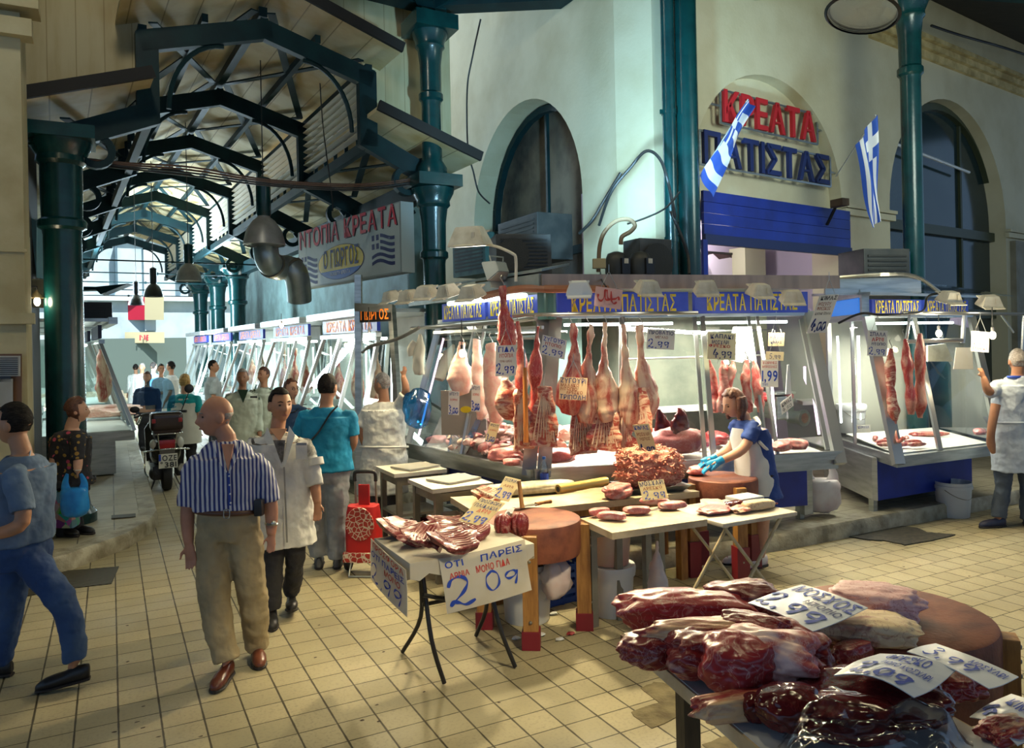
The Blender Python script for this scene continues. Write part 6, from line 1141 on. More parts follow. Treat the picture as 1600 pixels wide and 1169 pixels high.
# ---- flags
FLBLUE, FLWHITE = mat('flag_blue', (.02, .08, .42), .7), mat('flag_white', (.72, .74, .78), .7)
def flag(label, foot, tip, low, dep, drape, seed):
    r = thing('greek_flag', label, 'flag', at(*foot, dep)); f, t = at(*foot, dep + (1.35 if seed == 1 else .42)), at(*tip, dep); b = B(); tube(b, [f, t], .009, 6); obj('pole', b, WHITE, r, 60, world=True); U, Vv = 27, 18; bl, wh = B(), B()
    h0 = at(*foot, dep).lerp(t, drape[0]); G = []; lo = at(*low, dep)
    for i in range(U + 1):
        u = i / U; row = []
        for j in range(Vv + 1):
            v = j / Vv; base = t.lerp(h0, v); end = lo.lerp(lo + (h0 - t) * drape[1], v) if drape[1] < .9 else base + (Rv * .05 - Zv * .1) * (1 + v * 1.6); p = base.lerp(end, u); w = math.sin(u * 5 + v * 7 + seed) * .05 * u + math.sin(v * 9 + seed) * .04; row.append(p - Fv * w + Rv * w * .3)
        G.append(row)
    for i in range(U):
        for j in range(Vv):
            s = j * 9 // Vv; inc = i < U * .37 and s < 5; cross = inc and (s == 2 or abs(i / U - .185) < .042); white = cross or (not inc and s % 2 == 1); poly(wh if white else bl, [G[i][j], G[i + 1][j], G[i + 1][j + 1], G[i][j + 1]])
    for b, m, nm in ((bl, FLBLUE, 'blue_cloth'), (wh, FLWHITE, 'white_cloth')): bmesh.ops.remove_doubles(b, verts=b.verts, dist=.0005); obj(nm, b, m, r, 180, world=True)
flag('blue and white striped flag hanging to the right of the letter signs', (1306, 276), (1368, 180), (1372, 345), 9.6, (.52, .25), 1); flag('furled blue and white striped flag at the left of letter signs', (1085, 290), (1169, 155), (1090, 275), 8.8, (.12, 1.0), 3)
# ---- cables
def cable(label, pts, r=.012, m=CABLE, n=7): p3 = spline([at(*p) for p in pts], n); b = B(); tube(b, p3, r, 6); tag(obj('cable', b, m, smooth=60, base=p3[0]), label, 'cable')
for i, (dy, m) in enumerate(((0, CABLEB), (3, CABLE), (-3, CABLEB), (6, CABLE))): cable(('upper brown', 'upper black', 'topmost brown', 'lower black')[i] + ' cable of the bundle slung across the arcade mouth', [(125, 250 + dy, 8.6), (200, 258 + dy, 8.9), (300, 266 + dy * 1.5, 9.3), (420, 284 + dy, 9.8), (560, 291 + dy, 10.2), (660, 280 + dy, 10.4)], .012, m)
cable('long cable running down the plaster beside the first arch', [(751, 30, 10.6), (738, 90, 10.7), (730, 140, 10.8), (731, 230, 10.8), (740, 270, 10.8), (748, 300, 10.8), (765, 318, 10.6)], .012); cable('cable drooping from the left pillar to the column', [(-5, 150, 7.9), (20, 215, 8), (28, 230, 8.0), (60, 215, 8.4), (84, 198, 8.6)], .014)
cable('cable arching from the corner pipe to the plaster', [(936, 352, 8.6), (955, 300, 8.3), (985, 262, 8.2), (1010, 236, 8.1), (1032, 250, 8.1), (1045, 290, 8.1), (1055, 340, 8.1)], .018); cable('black cable looping down right of corner pipe', [(1048, 330, 8.2), (1065, 370, 8.2), (1075, 400, 8.2), (1077, 428, 8.1)], .018)
cable('thin cable stretched behind the right column', [(1455, 40, 12), (1500, 55, 12.4), (1560, 72, 13), (1610, 88, 13.5)], .02); cable('cable hanging from junction box to pink card', [(938, 425, 7.4), (940, 437, 7.0), (947, 448, 6.6)], .007); cable('thin cable from wall to compressor', [(1062, 300, 8), (1040, 325, 7.9), (1010, 340, 7.9), (980, 350, 7.9)], .01)
cable('cable sagging along the top of second stall', [(1310, 505, 7.4), (1345, 490, 7.4), (1380, 492, 7.3), (1440, 487, 7.6), (1452, 462, 7.9), (1500, 455, 8)], .012); cable('cable hanging over the dark air conditioner', [(905, 365, 8.8), (925, 345, 8.7), (940, 320, 8.7), (970, 270, 8.6)], .018); cable('pair of thin wires in front of the louvred windows', [(500, 130, 10.6), (505, 200, 10.6), (518, 300, 10.4), (520, 330, 10.3)], .008)
cable('curved steel hose between the orange lettered stall and glass case', [(566, 550, 9), (580, 541, 8.8), (620, 530, 8.6), (655, 512, 8.4)], .02, STEELD)
# ---- buckets, bags
def bucket(label, p, r, h, m=WHITE, lid=True, rim=True, handle=False):
    R = thing('bucket', label, 'bucket', p); b = B(); lathe(b, [(r * .82, 0), (r * .85, .008), (r * .97, h * .8)] + ([(r * 1.04, h * .81), (r * 1.04, h * .9), (r * .98, h * .91)] if rim else []) + [(r, h), (r * .96, h), (r * .8, .02), (.001, .015)], n=36, cap=False); obj('body', b, m, R, 40)
    if lid: b = B(); lathe(b, [(r * 1.06, h - .05), (r * 1.07, h - .01), (r * 1.03, h + .006), (r * .95, h + .002), (.001, h)], n=36); obj('lid', b, WHITE, R, 40)
    if handle: b = B(); tube(b, [(r * 1.02 * math.cos(a), -r * 1.02 * math.sin(a) * .9, h * .85 - .12 * math.sin(a)) for a in [PI * k / 14 for k in range(15)]], .004, 5); obj('handle', b, STEELD, R)
    return R
f0 = fl(957, 958); bucket('white lidded bucket standing on the floor below side table', (f0.x, f0.y, 0), .165, .36); bucket('translucent bucket of red liquid stacked on the lidded bucket', (f0.x, f0.y, .368), .15, .3, mat('milky_plastic', (.62, .52, .42), .35, col2=(.55, .28, .22), sc=1.5), False)
f0 = fl(815, 978); bucket('white bucket with black mark behind the near chopping block', (f0.x + .1, f0.y + .1, 0), .19, .42, WHITE, False); f0 = fl(1490, 806); bucket('lone white open bucket on the floor before the second stall', (f0.x, f0.y, 0), .185, .38, WHITE, False, True, True)
f0 = fl(1331, 676, .83); bk = bucket('white bucket with a handwritten label inside the second stall', (f0.x, f0.y, .83), .165, .34, WHITE, True, True, True); b = B(); x = Rv; o = V((f0.x, f0.y, .83)) - Fv * .19 + Zv * .02 + Rv * -.02; prism(b, [o, o + x * .16, o + x * .16 + Zv * .09, o + Zv * .09], Fv * .02); obj('label', b, PAPER, bk, world=True); b = B(); word(b, 'ΚΕΦΑΛΙΑ', o + x * .01 + Zv * .05 - Fv * .004, x, Zv, .03, .13); obj('lettering', b, NAVYINK, bk, world=True)
crate('blue slatted crate on floor behind the near chopping block', (3.0, 5.2, 0), (.5, .35, .3), .1, mat('blue_crate_plastic', (.01, .05, .3), .45))
BAGW = mat('white_bag_film', (.74, .68, .64), .35, col2=(.66, .5, .46), sc=4, alpha=.93)
def carrier(label, p, w, h, d, m, seed=0, rz=0.0, handles=True, full=.8):
    r = thing('carrier_bag', label, 'bag', p, rz); b = B(); R = []; n = 22      # p: bottom centre
    for t, k in ((0, .45), (.06, .8), (.2, 1), (.45, 1.02), (.6, 1.0 if handles else .8), (.68, .86 if handles else .5)): R.append([V((math.cos(a) * w / 2 * k, math.sin(a) * d / 2 * k, h * t)) for a in [2 * PI * j / n for j in range(n)]])
    rings(b, R); bmesh.ops.subdivide_edges(b, edges=b.edges[:], cuts=1, use_grid_fill=True); rough(b, .012, 14, seed); obj('bag_body', b, m, r, 70)
    for s in ((-1, 1) if handles else ()):
        b = B(); tube(b, spline([(s * w * .3, 0, h * .6), (s * w * .34, .01, h * .78), (s * w * .24, 0, h)], 5), [w * .2, w * .13, .014], 10, .3, up=(0, 1, 0)); obj('bag_handle', b, m, r, 70)
    return r
p = fl(1272, 802, .15); carrier('white carrier bag with pink meat hung at the stall corner', (p.x, p.y - .1, .18), .38, .5, .24, BAGW, 1, -YAW)
b = B(); p = at(1029, 960, 5.35); pp = [at(1027, 846, 5.3), at(1027, 862, 5.3), at(1026, 885, 5.3), at(1028, 915, 5.3), at(1022, 940, 5.3), at(1015, 958, 5.3)]; tube(b, spline(pp, 6), [.006, .012, .06, .085, .07, .03], 16, .7); rough(b, .01, 16, 4); tag(obj('hanging_bag', b, BAGW, smooth=70, base=pp[0]), 'long white plastic bag hanging from the side table edge', 'bag')
b = B(); p = at(868, 905, 5.35); b = chunk((.22, .18, .28), 33, .3, .2, 3); o = obj('crumpled_bag', b, BAGW, smooth=70); o.location = (p.x, p.y, p.z); tag(o, 'crumpled white bag hanging beneath the near chopping block', 'bag')
for i, (px, py, m) in enumerate(((865, 961, WHITE), (846, 994, WHITE), (875, 1001, WHITE), (893, 992, BEEFR), (1155, 925, PAPER), (1112, 925, WHITE), (806, 1000, WHITE), (728, 855, WHITE))):
    b = chunk((.06 if i != 4 else .2, .04 if i != 4 else .1, .02), i + 50, .3, .3, 2); settle(b); p = fl(px, py); o = obj('floor_scrap', b, m, smooth=60); o.location = (p.x, p.y, .001); tag(o, ('crumpled foil scrap by the rear block leg', 'white scrap on floor beside front block leg', 'tiny white scrap on the floor tiles', 'red meat scrap on the floor tiles', 'folded paper lying under the X legged table', 'white scrap by the X legged table foot', 'white scrap beneath the paper covered table', 'pale scrap below the steel table')[i], 'scrap')
b = B()
for k in range(5): pass
# dark spots and leaves trodden on the floor
bm = B(); rg = random.Random(4)
for k in range(46):
    p = fl(rg.uniform(150, 1590), rg.uniform(850, 1160)); a = rg.uniform(0, 3); poly(bm, [V((p.x + math.cos(a + q) * .016 * rg.uniform(.4, 1), p.y + math.sin(a + q) * .01 * rg.uniform(.5, 1.2), .0015)) for q in (0, 1, 2.1, 3.2, 4.2, 5.3)])
tag(obj('dirt_specks', bm, mat('floor_dirt', (.04, .025, .015), .8)), 'dark specks of dirt scattered over the tiled floor', 'dirt', kind='stuff')
# ---- grinder, scale, hanging papers in the corner case
gr = thing('meat_grinder', 'steel meat grinder with round mouth inside the case right end', 'grinder', fl(1228, 668, 1.0)); g0 = gr.location.copy()
b = B(); bbox(b, (0, .1, .22), (.2, .3, .26), .02, rz=-.3); obj('motor_box', b, STEEL, gr); b = B(); lathe(b, [(.05, 0), (.07, .05), (.075, .18), (.09, .2), (.09, .24), (.001, .24)], (.02, 0, .12), 24, (Matrix.Rotation(-YAW + .5, 3, 'Z') @ Matrix.Rotation(PI / 2, 3, 'X'))); obj('mouth', b, STEEL, gr, 40); b = B(); lathe(b, [(.001, .245), (.055, .245)], (.02, 0, .12), 24, (Matrix.Rotation(-YAW + .5, 3, 'Z') @ Matrix.Rotation(PI / 2, 3, 'X'))); obj('mince_plate', b, MINCE, gr); b = B(); bbox(b, (0, .1, .38), (.3, .24, .03), .01); obj('feed_pan', b, STEEL, gr)
card('small tilted white tag leaning on the meat grinder', at(1222, 648, 7.2), at(1240, 634, 7.2), at(1219, 630, 7.2), [('ΚΙΜΑΣ', .1, .9, .55, .3, BLKINK, Hh), ('4,50', .1, .9, .1, .35, BLKINK, SS)], CARDW)
b = B(); prism(b, [at(1228, 616, 7.1), at(1237, 616, 7.1), at(1234, 570, 7.1), at(1231, 570, 7.1)], Fv * .02); tag(obj('spatula', b, WHITE, base=at(1232, 570, 7.1)), 'white spatula hung above the meat grinder', 'spatula')
b = B(); prism(b, [at(1490, 577, 8.3), at(1521, 577, 8.3), at(1519, 543, 8.3), at(1494, 543, 8.3)], Fv * .01); tag(obj('hung_paper', b, PAPER, base=at(1490, 577, 8.3)), 'blank pale sheet hung in the right end of second stall', 'paper'); b = B(); prism(b, [at(1450, 565, 8.6), at(1489, 565, 8.6), at(1478, 537, 8.6), at(1450, 540, 8.6)], Fv * .04); tag(obj('lamp_cover', b, OFFW, base=at(1450, 565, 8.6)), 'pale lamp cover hung in the middle of second stall', 'cover')
b = B(); lathe(b, [(.001, 0), (.055, .0)], at(728, 640, 7.6), 26, Matrix.Rotation(-YAW, 3, 'Z') @ Matrix.Rotation(PI / 2, 3, 'X'), sy=.6); tag(obj('yellow_sticker', b, YELLOW, base=at(728, 640, 7.6)), 'yellow oval sticker on grey panel in the aisle side case', 'sticker'); b = B(); bar(b, at(690, 645, 7.8), at(760, 645, 7.7), .03, .45); tag(obj('cooler_panel', b, mat('cooler_grey', (.3, .26, .22), .5), base=at(725, 645, 7.75)), 'grey brown cooler panel at the back of aisle side case', 'panel')
b = chunk((.3, .2, .42), 61, .3, .15, 3); o = obj('blue_plastic_bag', b, glass('blue_film', (.15, .5, .8), .3, .15), smooth=70); o.location = at(652, 640, 8.0); tag(o, 'pale blue plastic bag inside the far end of the case', 'bag')
cj = thing('hanging_jacket', 'ivory jacket hung at the far end of the glass case', 'jacket', at(645, 535, 8.2)); b = B(); tube(b, spline([at(656, 522, 8.55), at(656, 540, 8.55), at(653, 562, 8.55), at(655, 585, 8.55)], 5), [.03, .1, .13, .1], 14, .4); rough(b, .02, 9, 3); obj('cloth', b, mat('ivory_cloth', (.66, .6, .46), .8), cj, 70, world=True); b = B(); tube(b, spline([at(650, 535, 8.6), at(644, 546, 8.6), at(645, 556, 8.6)], 4), [.05, .06, .05], 10); obj('sleeve', b, MATS['ivory_cloth'], cj, 70, world=True)
# ---- shopping trolley
tp = fl(573, 898); tl = thing('shopping_trolley', 'red shopping trolley with leopard patterned flap', 'trolley', (tp.x, tp.y + .05, 0), -YAW - .12); TRED = mat('red_trolley_cloth', (.58, .015, .012), .6, col2=(.42, .01, .01), sc=5)
def leopard():
    m, t, out = nt('leopard_print'); co = N(t, 'TexCoord'); v = N(t, 'TexVoronoi'); v.feature = 'DISTANCE_TO_EDGE'; v.inputs['Scale'].default_value = 26; t.links.new(co.outputs['Object'], v.inputs[0]); c = mix(t, ramp(t, v.outputs['Distance'], .05, .09), (.75, .62, .45), (.45, .035, .02)); pbsdf(t, out, c, .6); return m
LEO = leopard(); b = B(); R = []
for w, d, z in ((.15, .1, .13), (.155, .11, .2), (.15, .11, .4), (.14, .1, .55), (.13, .09, .6)): R.append([V((w * math.copysign(abs(math.cos(a)) ** .5, math.cos(a)), d * math.copysign(abs(math.sin(a)) ** .5, math.sin(a)), z)) for a in [2 * PI * j / 24 for j in range(24)]])
rings(b, R); rough(b, .012, 9, 2); obj('bag_body', b, TRED, tl, 60); b = B(); R = [[V((w * math.cos(a) ** 1, -.118 - .005 * math.sin(a * 3) - .01 * (k == 1), .46 + h * math.sin(a))) for a in [2 * PI * j / 28 for j in range(28)]] for k, (w, h) in enumerate(((.128, .145), (.125, .14)))]; rings(b, R); obj('flap', b, LEO, tl, 60)
b = B(); bbox(b, (0, -.0, .165), (.325, .235, .09), .02); obj('patterned_hem', b, LEO, tl); b = B(); bbox(b, (.0, .02, .68), (.1, .02, .2), .008); obj('strap_panel', b, TRED, tl)
for x in (-.095, .095): b = B(); tube(b, [(x, .1, .06), (x, .08, .6), (x * 1.0, .06, .83)], .011, 8); obj('tube', b, STEELD, tl, 60)
b = B(); tube(b, spline([(-.095, .06, .8), (-.095, .055, .86), (-.07, .05, .885), (.07, .05, .885), (.095, .055, .86), (.095, .06, .8)], 4), .017, 8); obj('handle', b, BLACK, tl, 60)
for x in (-.17, .17): b = B(); lathe(b, [(.03, -.015), (.085, -.018), (.092, 0), (.085, .018), (.03, .015)], (x, .07, .092), 22, Matrix.Rotation(PI / 2, 3, 'Y')); obj('wheel', b, RUBBER, tl, 40)
b = B(); tube(b, spline([(-.1, -.06, .13), (-.1, -.13, .02), (-.08, -.14, .012), (.08, -.14, .012), (.1, -.13, .02), (.1, -.06, .13)], 4), .009, 8); tube(b, [(-.17, .07, .092), (.17, .07, .092)], .008, 6); obj('stand', b, STEEL, tl, 60)
# ---- scooter seen from behind
sp = fl(259, 768); sc = thing('motor_scooter', 'black parked scooter with top box and number plate ΟΖΕ 381', 'scooter', (sp.x + .02, sp.y + .1, 0), AA * .3); GLOSS = mat('black_gloss_paint', (.012, .013, .012), .18, col2=(.03, .03, .025), sc=3); CHROME = mat('chrome', (.7, .7, .66), .12, 1.0)
def pt_(name, m, f, s=50): b = B(); f(b); return obj(name, b, m, sc, s)
pt_('rear_wheel', RUBBER, lambda b: lathe(b, [(.12, -.05), (.2, -.065), (.235, -.05), (.245, 0), (.235, .05), (.2, .065), (.12, .05)], (0, 0, .245), 30, Matrix.Rotation(PI / 2, 3, 'Y'))); pt_('front_wheel', RUBBER, lambda b: lathe(b, [(.12, -.045), (.2, -.06), (.24, 0), (.2, .06), (.12, .045)], (0, 1.3, .245), 30, Matrix.Rotation(PI / 2, 3, 'Y')))
def body(b):
    R = []
    for y, w, zc, h in ((-.2, .1, .62, .06), (-.16, .17, .6, .16), (.0, .2, .56, .22), (.25, .2, .52, .24), (.45, .16, .5, .22), (.6, .12, .38, .08)): R.append([V((w * math.cos(a), y, zc + h * math.sin(a))) for a in [2 * PI * j / 20 for j in range(20)]])
    rings(b, R)
pt_('body_shell', GLOSS, body); pt_('floor_board', GLOSS, lambda b: bbox(b, (0, .75, .3), (.36, .5, .08), .03)); pt_('front_shield', GLOSS, lambda b: (prism(b, [(-.2, 1.05, .3), (.2, 1.05, .3), (.22, 1.0, .8), (.1, .98, 1.0), (-.1, .98, 1.0), (-.22, 1.0, .8)], (0, .08, 0)))); pt_('seat', mat('seat_vinyl', (.015, .014, .013), .5), lambda b: bbox(b, (0, .25, .79), (.3, .62, .1), .04))
pt_('top_box', mat('dark_box_plastic', (.03, .018, .016), .25), lambda b: (bbox(b, (0, -.14, 1.0), (.42, .34, .26), .08, seg=4), bbox(b, (0, -.14, .88), (.36, .3, .1), .03))); pt_('box_latch', mat('red_reflector', (.3, .02, .02), .3), lambda b: (bbox(b, (-.17, -.3, 1.02), (.05, .03, .06), .01), bbox(b, (.17, -.3, 1.02), (.05, .03, .06), .01)))
pt_('rack', CHROME, lambda b: (tube(b, spline([(-.17, -.1, .85), (-.18, -.33, .84), (0, -.36, .84), (.18, -.33, .84), (.17, -.1, .85)], 5), .01, 8), tube(b, [(-.12, -.3, .84), (-.1, -.24, .6)], .008), tube(b, [(.12, -.3, .84), (.1, -.24, .6)], .008), tube(b, spline([(-.27, .1, .55), (-.27, -.25, .6), (0, -.36, .63), (.27, -.25, .6), (.27, .1, .55)], 5), .011, 8), tube(b, spline([(-.27, .1, .55), (-.28, 0, .3), (-.24, -.1, .22)], 5), .011, 8)))
pt_('tail_light', mat('tail_light_red', (.35, .015, .02), .2), lambda b: bbox(b, (0, -.2, .68), (.22, .06, .12), .02)); pt_('indicator', mat('clear_indicator', (.6, .6, .52), .15), lambda b: (ball(b, (-.17, -.12, .68), (.05, .06, .07), 12), ball(b, (.17, -.12, .68), (.06, .06, .09), 12))); pt_('mudguard', BLACK, lambda b: prism(b, [(-.1, -.22, .62), (.1, -.22, .62), (.09, -.33, .36), (-.09, -.33, .36)], (0, .02, 0)))
npl = pt_('number_plate', mat('plate_white', (.66, .66, .58), .4), lambda b: prism(b, [(-.12, -.325, .36), (.12, -.325, .36), (.12, -.335, .56), (-.12, -.335, .56)], (0, -.006, 0)))
b = B(); word(b, 'OZE', (-.075, -.3435, .465), (1, 0, 0), (0, 0, 1), .075, .185, lift=.002); word(b, '381', (-.045, -.343, .375), (1, 0, 0), (0, 0, 1), .07, .15, lift=.002); word(b, '°', (-.1, -.343, .38), (1, 0, 0), (0, 0, 1), .07, .03, lift=.002); obj('plate_lettering', b, BLKINK, npl); b = B(); box(b, (-.105, -.342, .51), (.028, .002, .09)); obj('blue_band', b, BLUEINK, npl)
pt_('silencer', STEELD, lambda b: tube(b, [(.2, .25, .28), (.2, -.2, .33)], [.05, .06], 14)); pt_('engine', BLACK, lambda b: (bbox(b, (-.12, .12, .27), (.14, .5, .2), .04), ball(b, (-.15, -.02, .26), (.08, .12, .1), 12)))
pt_('handlebar', BLACK, lambda b: (tube(b, spline([(-.36, .82, 1.0), (-.2, .93, 1.03), (0, .97, 1.02), (.2, .93, 1.05), (.36, .82, 1.05)], 5), .02, 8)))
for x, z, rz in ((-.36, 1.12, .2), (.4, 1.4, -.2)): pt_('mirror', BLACK, lambda b: (ball(b, (x, .78, z), (.07, .02, .05 if x < 0 else .07), 14), tube(b, [(x, .8, z - .04), (x * .7, .9, 1.02)], .008, 6)))
pt_('headlight_mirror_arm', CHROME, lambda b: tube(b, [(-.28, .8, 1.0), (-.33, .7, .9)], .02)); pt_('windscreen', glass('blue_screen', (.55, .72, .85), .2), lambda b: prism(b, spline([(-.2, .95, 1.1), (-.22, 1.0, 1.3), (-.17, 1.04, 1.52), (0, 1.05, 1.58), (.17, 1.04, 1.52), (.22, 1.0, 1.3), (.2, .95, 1.1)], 3), (0, .006, 0))); pt_('centre_stand', STEELD, lambda b: (tube(b, [(-.12, .2, .2), (-.2, .1, .012)], .012), tube(b, [(.12, .2, .2), (.2, .1, .012)], .012)))
# ================================================================ PEOPLE
SKIN = {'tan': (.5, .24, .13), 'old': (.52, .24, .145), 'light': (.62, .34, .22), 'olive': (.42, .2, .11)}
SM = {k: mat('skin_' + k, v, .5, col2=tuple(c * .82 for c in v), sc=9, sss=.08, spec=.35) for k, v in SKIN.items()}
HAIR = {'black': mat('black_hair', (.01, .008, .007), .7, col2=(.025, .02, .016), sc=40, stretch=(1, 1, 4), bump=.4, bsc=120, spec=.12), 'brown': mat('auburn_hair', (.07, .022, .012), .5, col2=(.14, .05, .025), sc=40, bump=.5, bsc=90), 'grey': mat('grey_hair', (.2, .17, .15), .6, col2=(.34, .31, .28), sc=50, bump=.4, bsc=120), 'blond': mat('blond_curls', (.62, .4, .13), .6, col2=(.36, .2, .05), sc=30, bump=.6, bsc=60)}
COAT = mat('white_butcher_coat', (.7, .68, .62), .8, col2=(.6, .58, .52), sc=3, bump=.25, bsc=14, bd=.02); EYEW = mat('eye', (.05, .03, .02), .2); LIP = mat('lips', (.42, .14, .1), .5); SHOE = mat('brown_leather', (.1, .022, .012), .3, col2=(.16, .05, .025), sc=6); SHOEB = mat('black_leather', (.014, .013, .013), .4)
def stripes():
    m, t, out = nt('striped_shirt_cloth'); co = N(t, 'TexCoord'); w = N(t, 'TexWave'); w.inputs['Scale'].default_value = 13; w.inputs['Distortion'].default_value = .8; w.inputs['Detail Scale'].default_value = .4; w.bands_direction = 'X'; t.links.new(co.outputs['Object'], w.inputs[0])
    pbsdf(t, out, mix(t, ramp(t, w.outputs[0], .42, .58), (.035, .045, .19), (.62, .6, .62)), .8, bump=tex(t, 9, 3), bs=.3, bd=.02); return m
def floral():
    m, t, out = nt('floral_black_cloth'); co = N(t, 'TexCoord'); v = N(t, 'TexVoronoi'); v.inputs['Scale'].default_value = 17; t.links.new(co.outputs['Object'], v.inputs[0]); n = tex(t, 5, 2); k = math_(t, 'MULTIPLY', math_(t, 'LESS_THAN', v.outputs['Distance'], .34), math_(t, 'GREATER_THAN', n, .48))
    sp = N(t, 'SeparateColor'); t.links.new(v.outputs['Color'], sp.inputs[0]); c = mix(t, math_(t, 'GREATER_THAN', sp.outputs[0], .72), (.3, .17, .03), (.42, .05, .09)); pbsdf(t, out, mix(t, k, (.012, .011, .014), c), .8); return m
def cloth(name, c, c2=None, sc=4): return mat(name, c, .8, col2=c2 or tuple(x * .75 for x in c), sc=sc, bump=.35, bsc=11, bd=.02)
def frame2(yaw):      # yaw 0 faces the camera, 90 faces picture right, 180 away
    a = rad(yaw); f = -Fv * math.cos(a) + Rv * math.sin(a); r = Rv * math.cos(a) + Fv * math.sin(a); return r, f     # r: the direction to picture right when facing us
def head_mesh(b, c, h, yaw, pitch=0, roll_=0, scale=1.0, ears=True, part='head', cutf=None):
    r, f = frame2(yaw); k = h / .235; f2 = f * math.cos(rad(pitch)) + Zv * math.sin(rad(pitch)); u = r.cross(f2) * -1; u = u if u.z > 0 else -u
    if roll_: q = Matrix.Rotation(rad(roll_), 3, f2); r = q @ r; u = q @ u
    g = lambda x, s: math.exp(-(x / s) ** 2); t = B(); bmesh.ops.create_uvsphere(t, u_segments=44, v_segments=32, radius=1)
    dele = []
    for v in t.verts:
        n = v.co.copy(); x, y, z = n.x * .077, n.y * .097, n.z * .118
        if z < 0:
            q = -z / .118; x *= 1 - .3 * q ** 1.4; y = y * (1 - .1 * q) + (.02 * q if y > 0 else .03 * q)
            if y < -.02: y = max(y, -.085 + .05 * q)
        if z > .02: y -= .004
        if y > .03:
            if part == 'head':
                y += .026 * g(x, .013) * (g(z + .032, .016) + .62 * g(z + .01, .02)) + .006 * g(z - .022, .012) * g(x, .05) - .012 * (g(x - .033, .017) + g(x + .033, .017)) * g(z - .004, .013) + .007 * g(z + .066, .008) * g(x, .022) - .004 * g(z + .071, .004) * g(x, .02) + .006 * g(z + .062, .005) * g(x, .02) + .01 * g(z + .1, .014) * g(x, .025) + .004 * (g(x - .04, .018) + g(x + .04, .018)) * g(z + .025, .02)
        if cutf and not cutf(x, y, z): dele.append(v)
        p = V((x, y, z)) * scale; v.co = c + (r * p.x + f2 * p.y + u * p.z) * k
    if dele: bmesh.ops.delete(t, geom=dele, context='VERTS')
    P = lambda x, y, z: c + (r * x + f2 * y + u * z) * k
    if ears and part == 'head':
        for s in (-1, 1): e = B(); ball(e, (0, 0, 0), (.011 * k, .02 * k, .034 * k), 14, Matrix((r, f2, u)).transposed().to_4x4()); bmesh.ops.translate(e, verts=e.verts, vec=P(s * .078, -.012, -.012)); join(t, e)
    join(b, t); return P
def loft(b, R, n=20):      # R: (centre, half axis a, half axis b)
    rings(b, [[c + x * math.cos(a) + y * math.sin(a) for a in [2 * PI * j / n for j in range(n)]] for c, x, y in R])
def remesh(o, vox, smooth=4):
    m = o.modifiers.new('r', 'REMESH'); m.mode = 'VOXEL'; m.voxel_size = vox; m.use_smooth_shade = True; s = o.modifiers.new('s', 'SMOOTH'); s.factor = .5; s.iterations = smooth
HAIRCUT = {'short': lambda x, y, z: z > .05 - .055 * (y < .02) - .06 * (y < -.03) and not (y > .045 and z < .072), 'crop': lambda x, y, z: z > (.066 if y > .03 else (.02 if y > -.01 else -.05)) , 'bob': lambda x, y, z: (z > .055 or y < .02) and not (y > .05 and z < .075), 'bald': lambda x, y, z: -.06 < z < .02 and y < -.03}
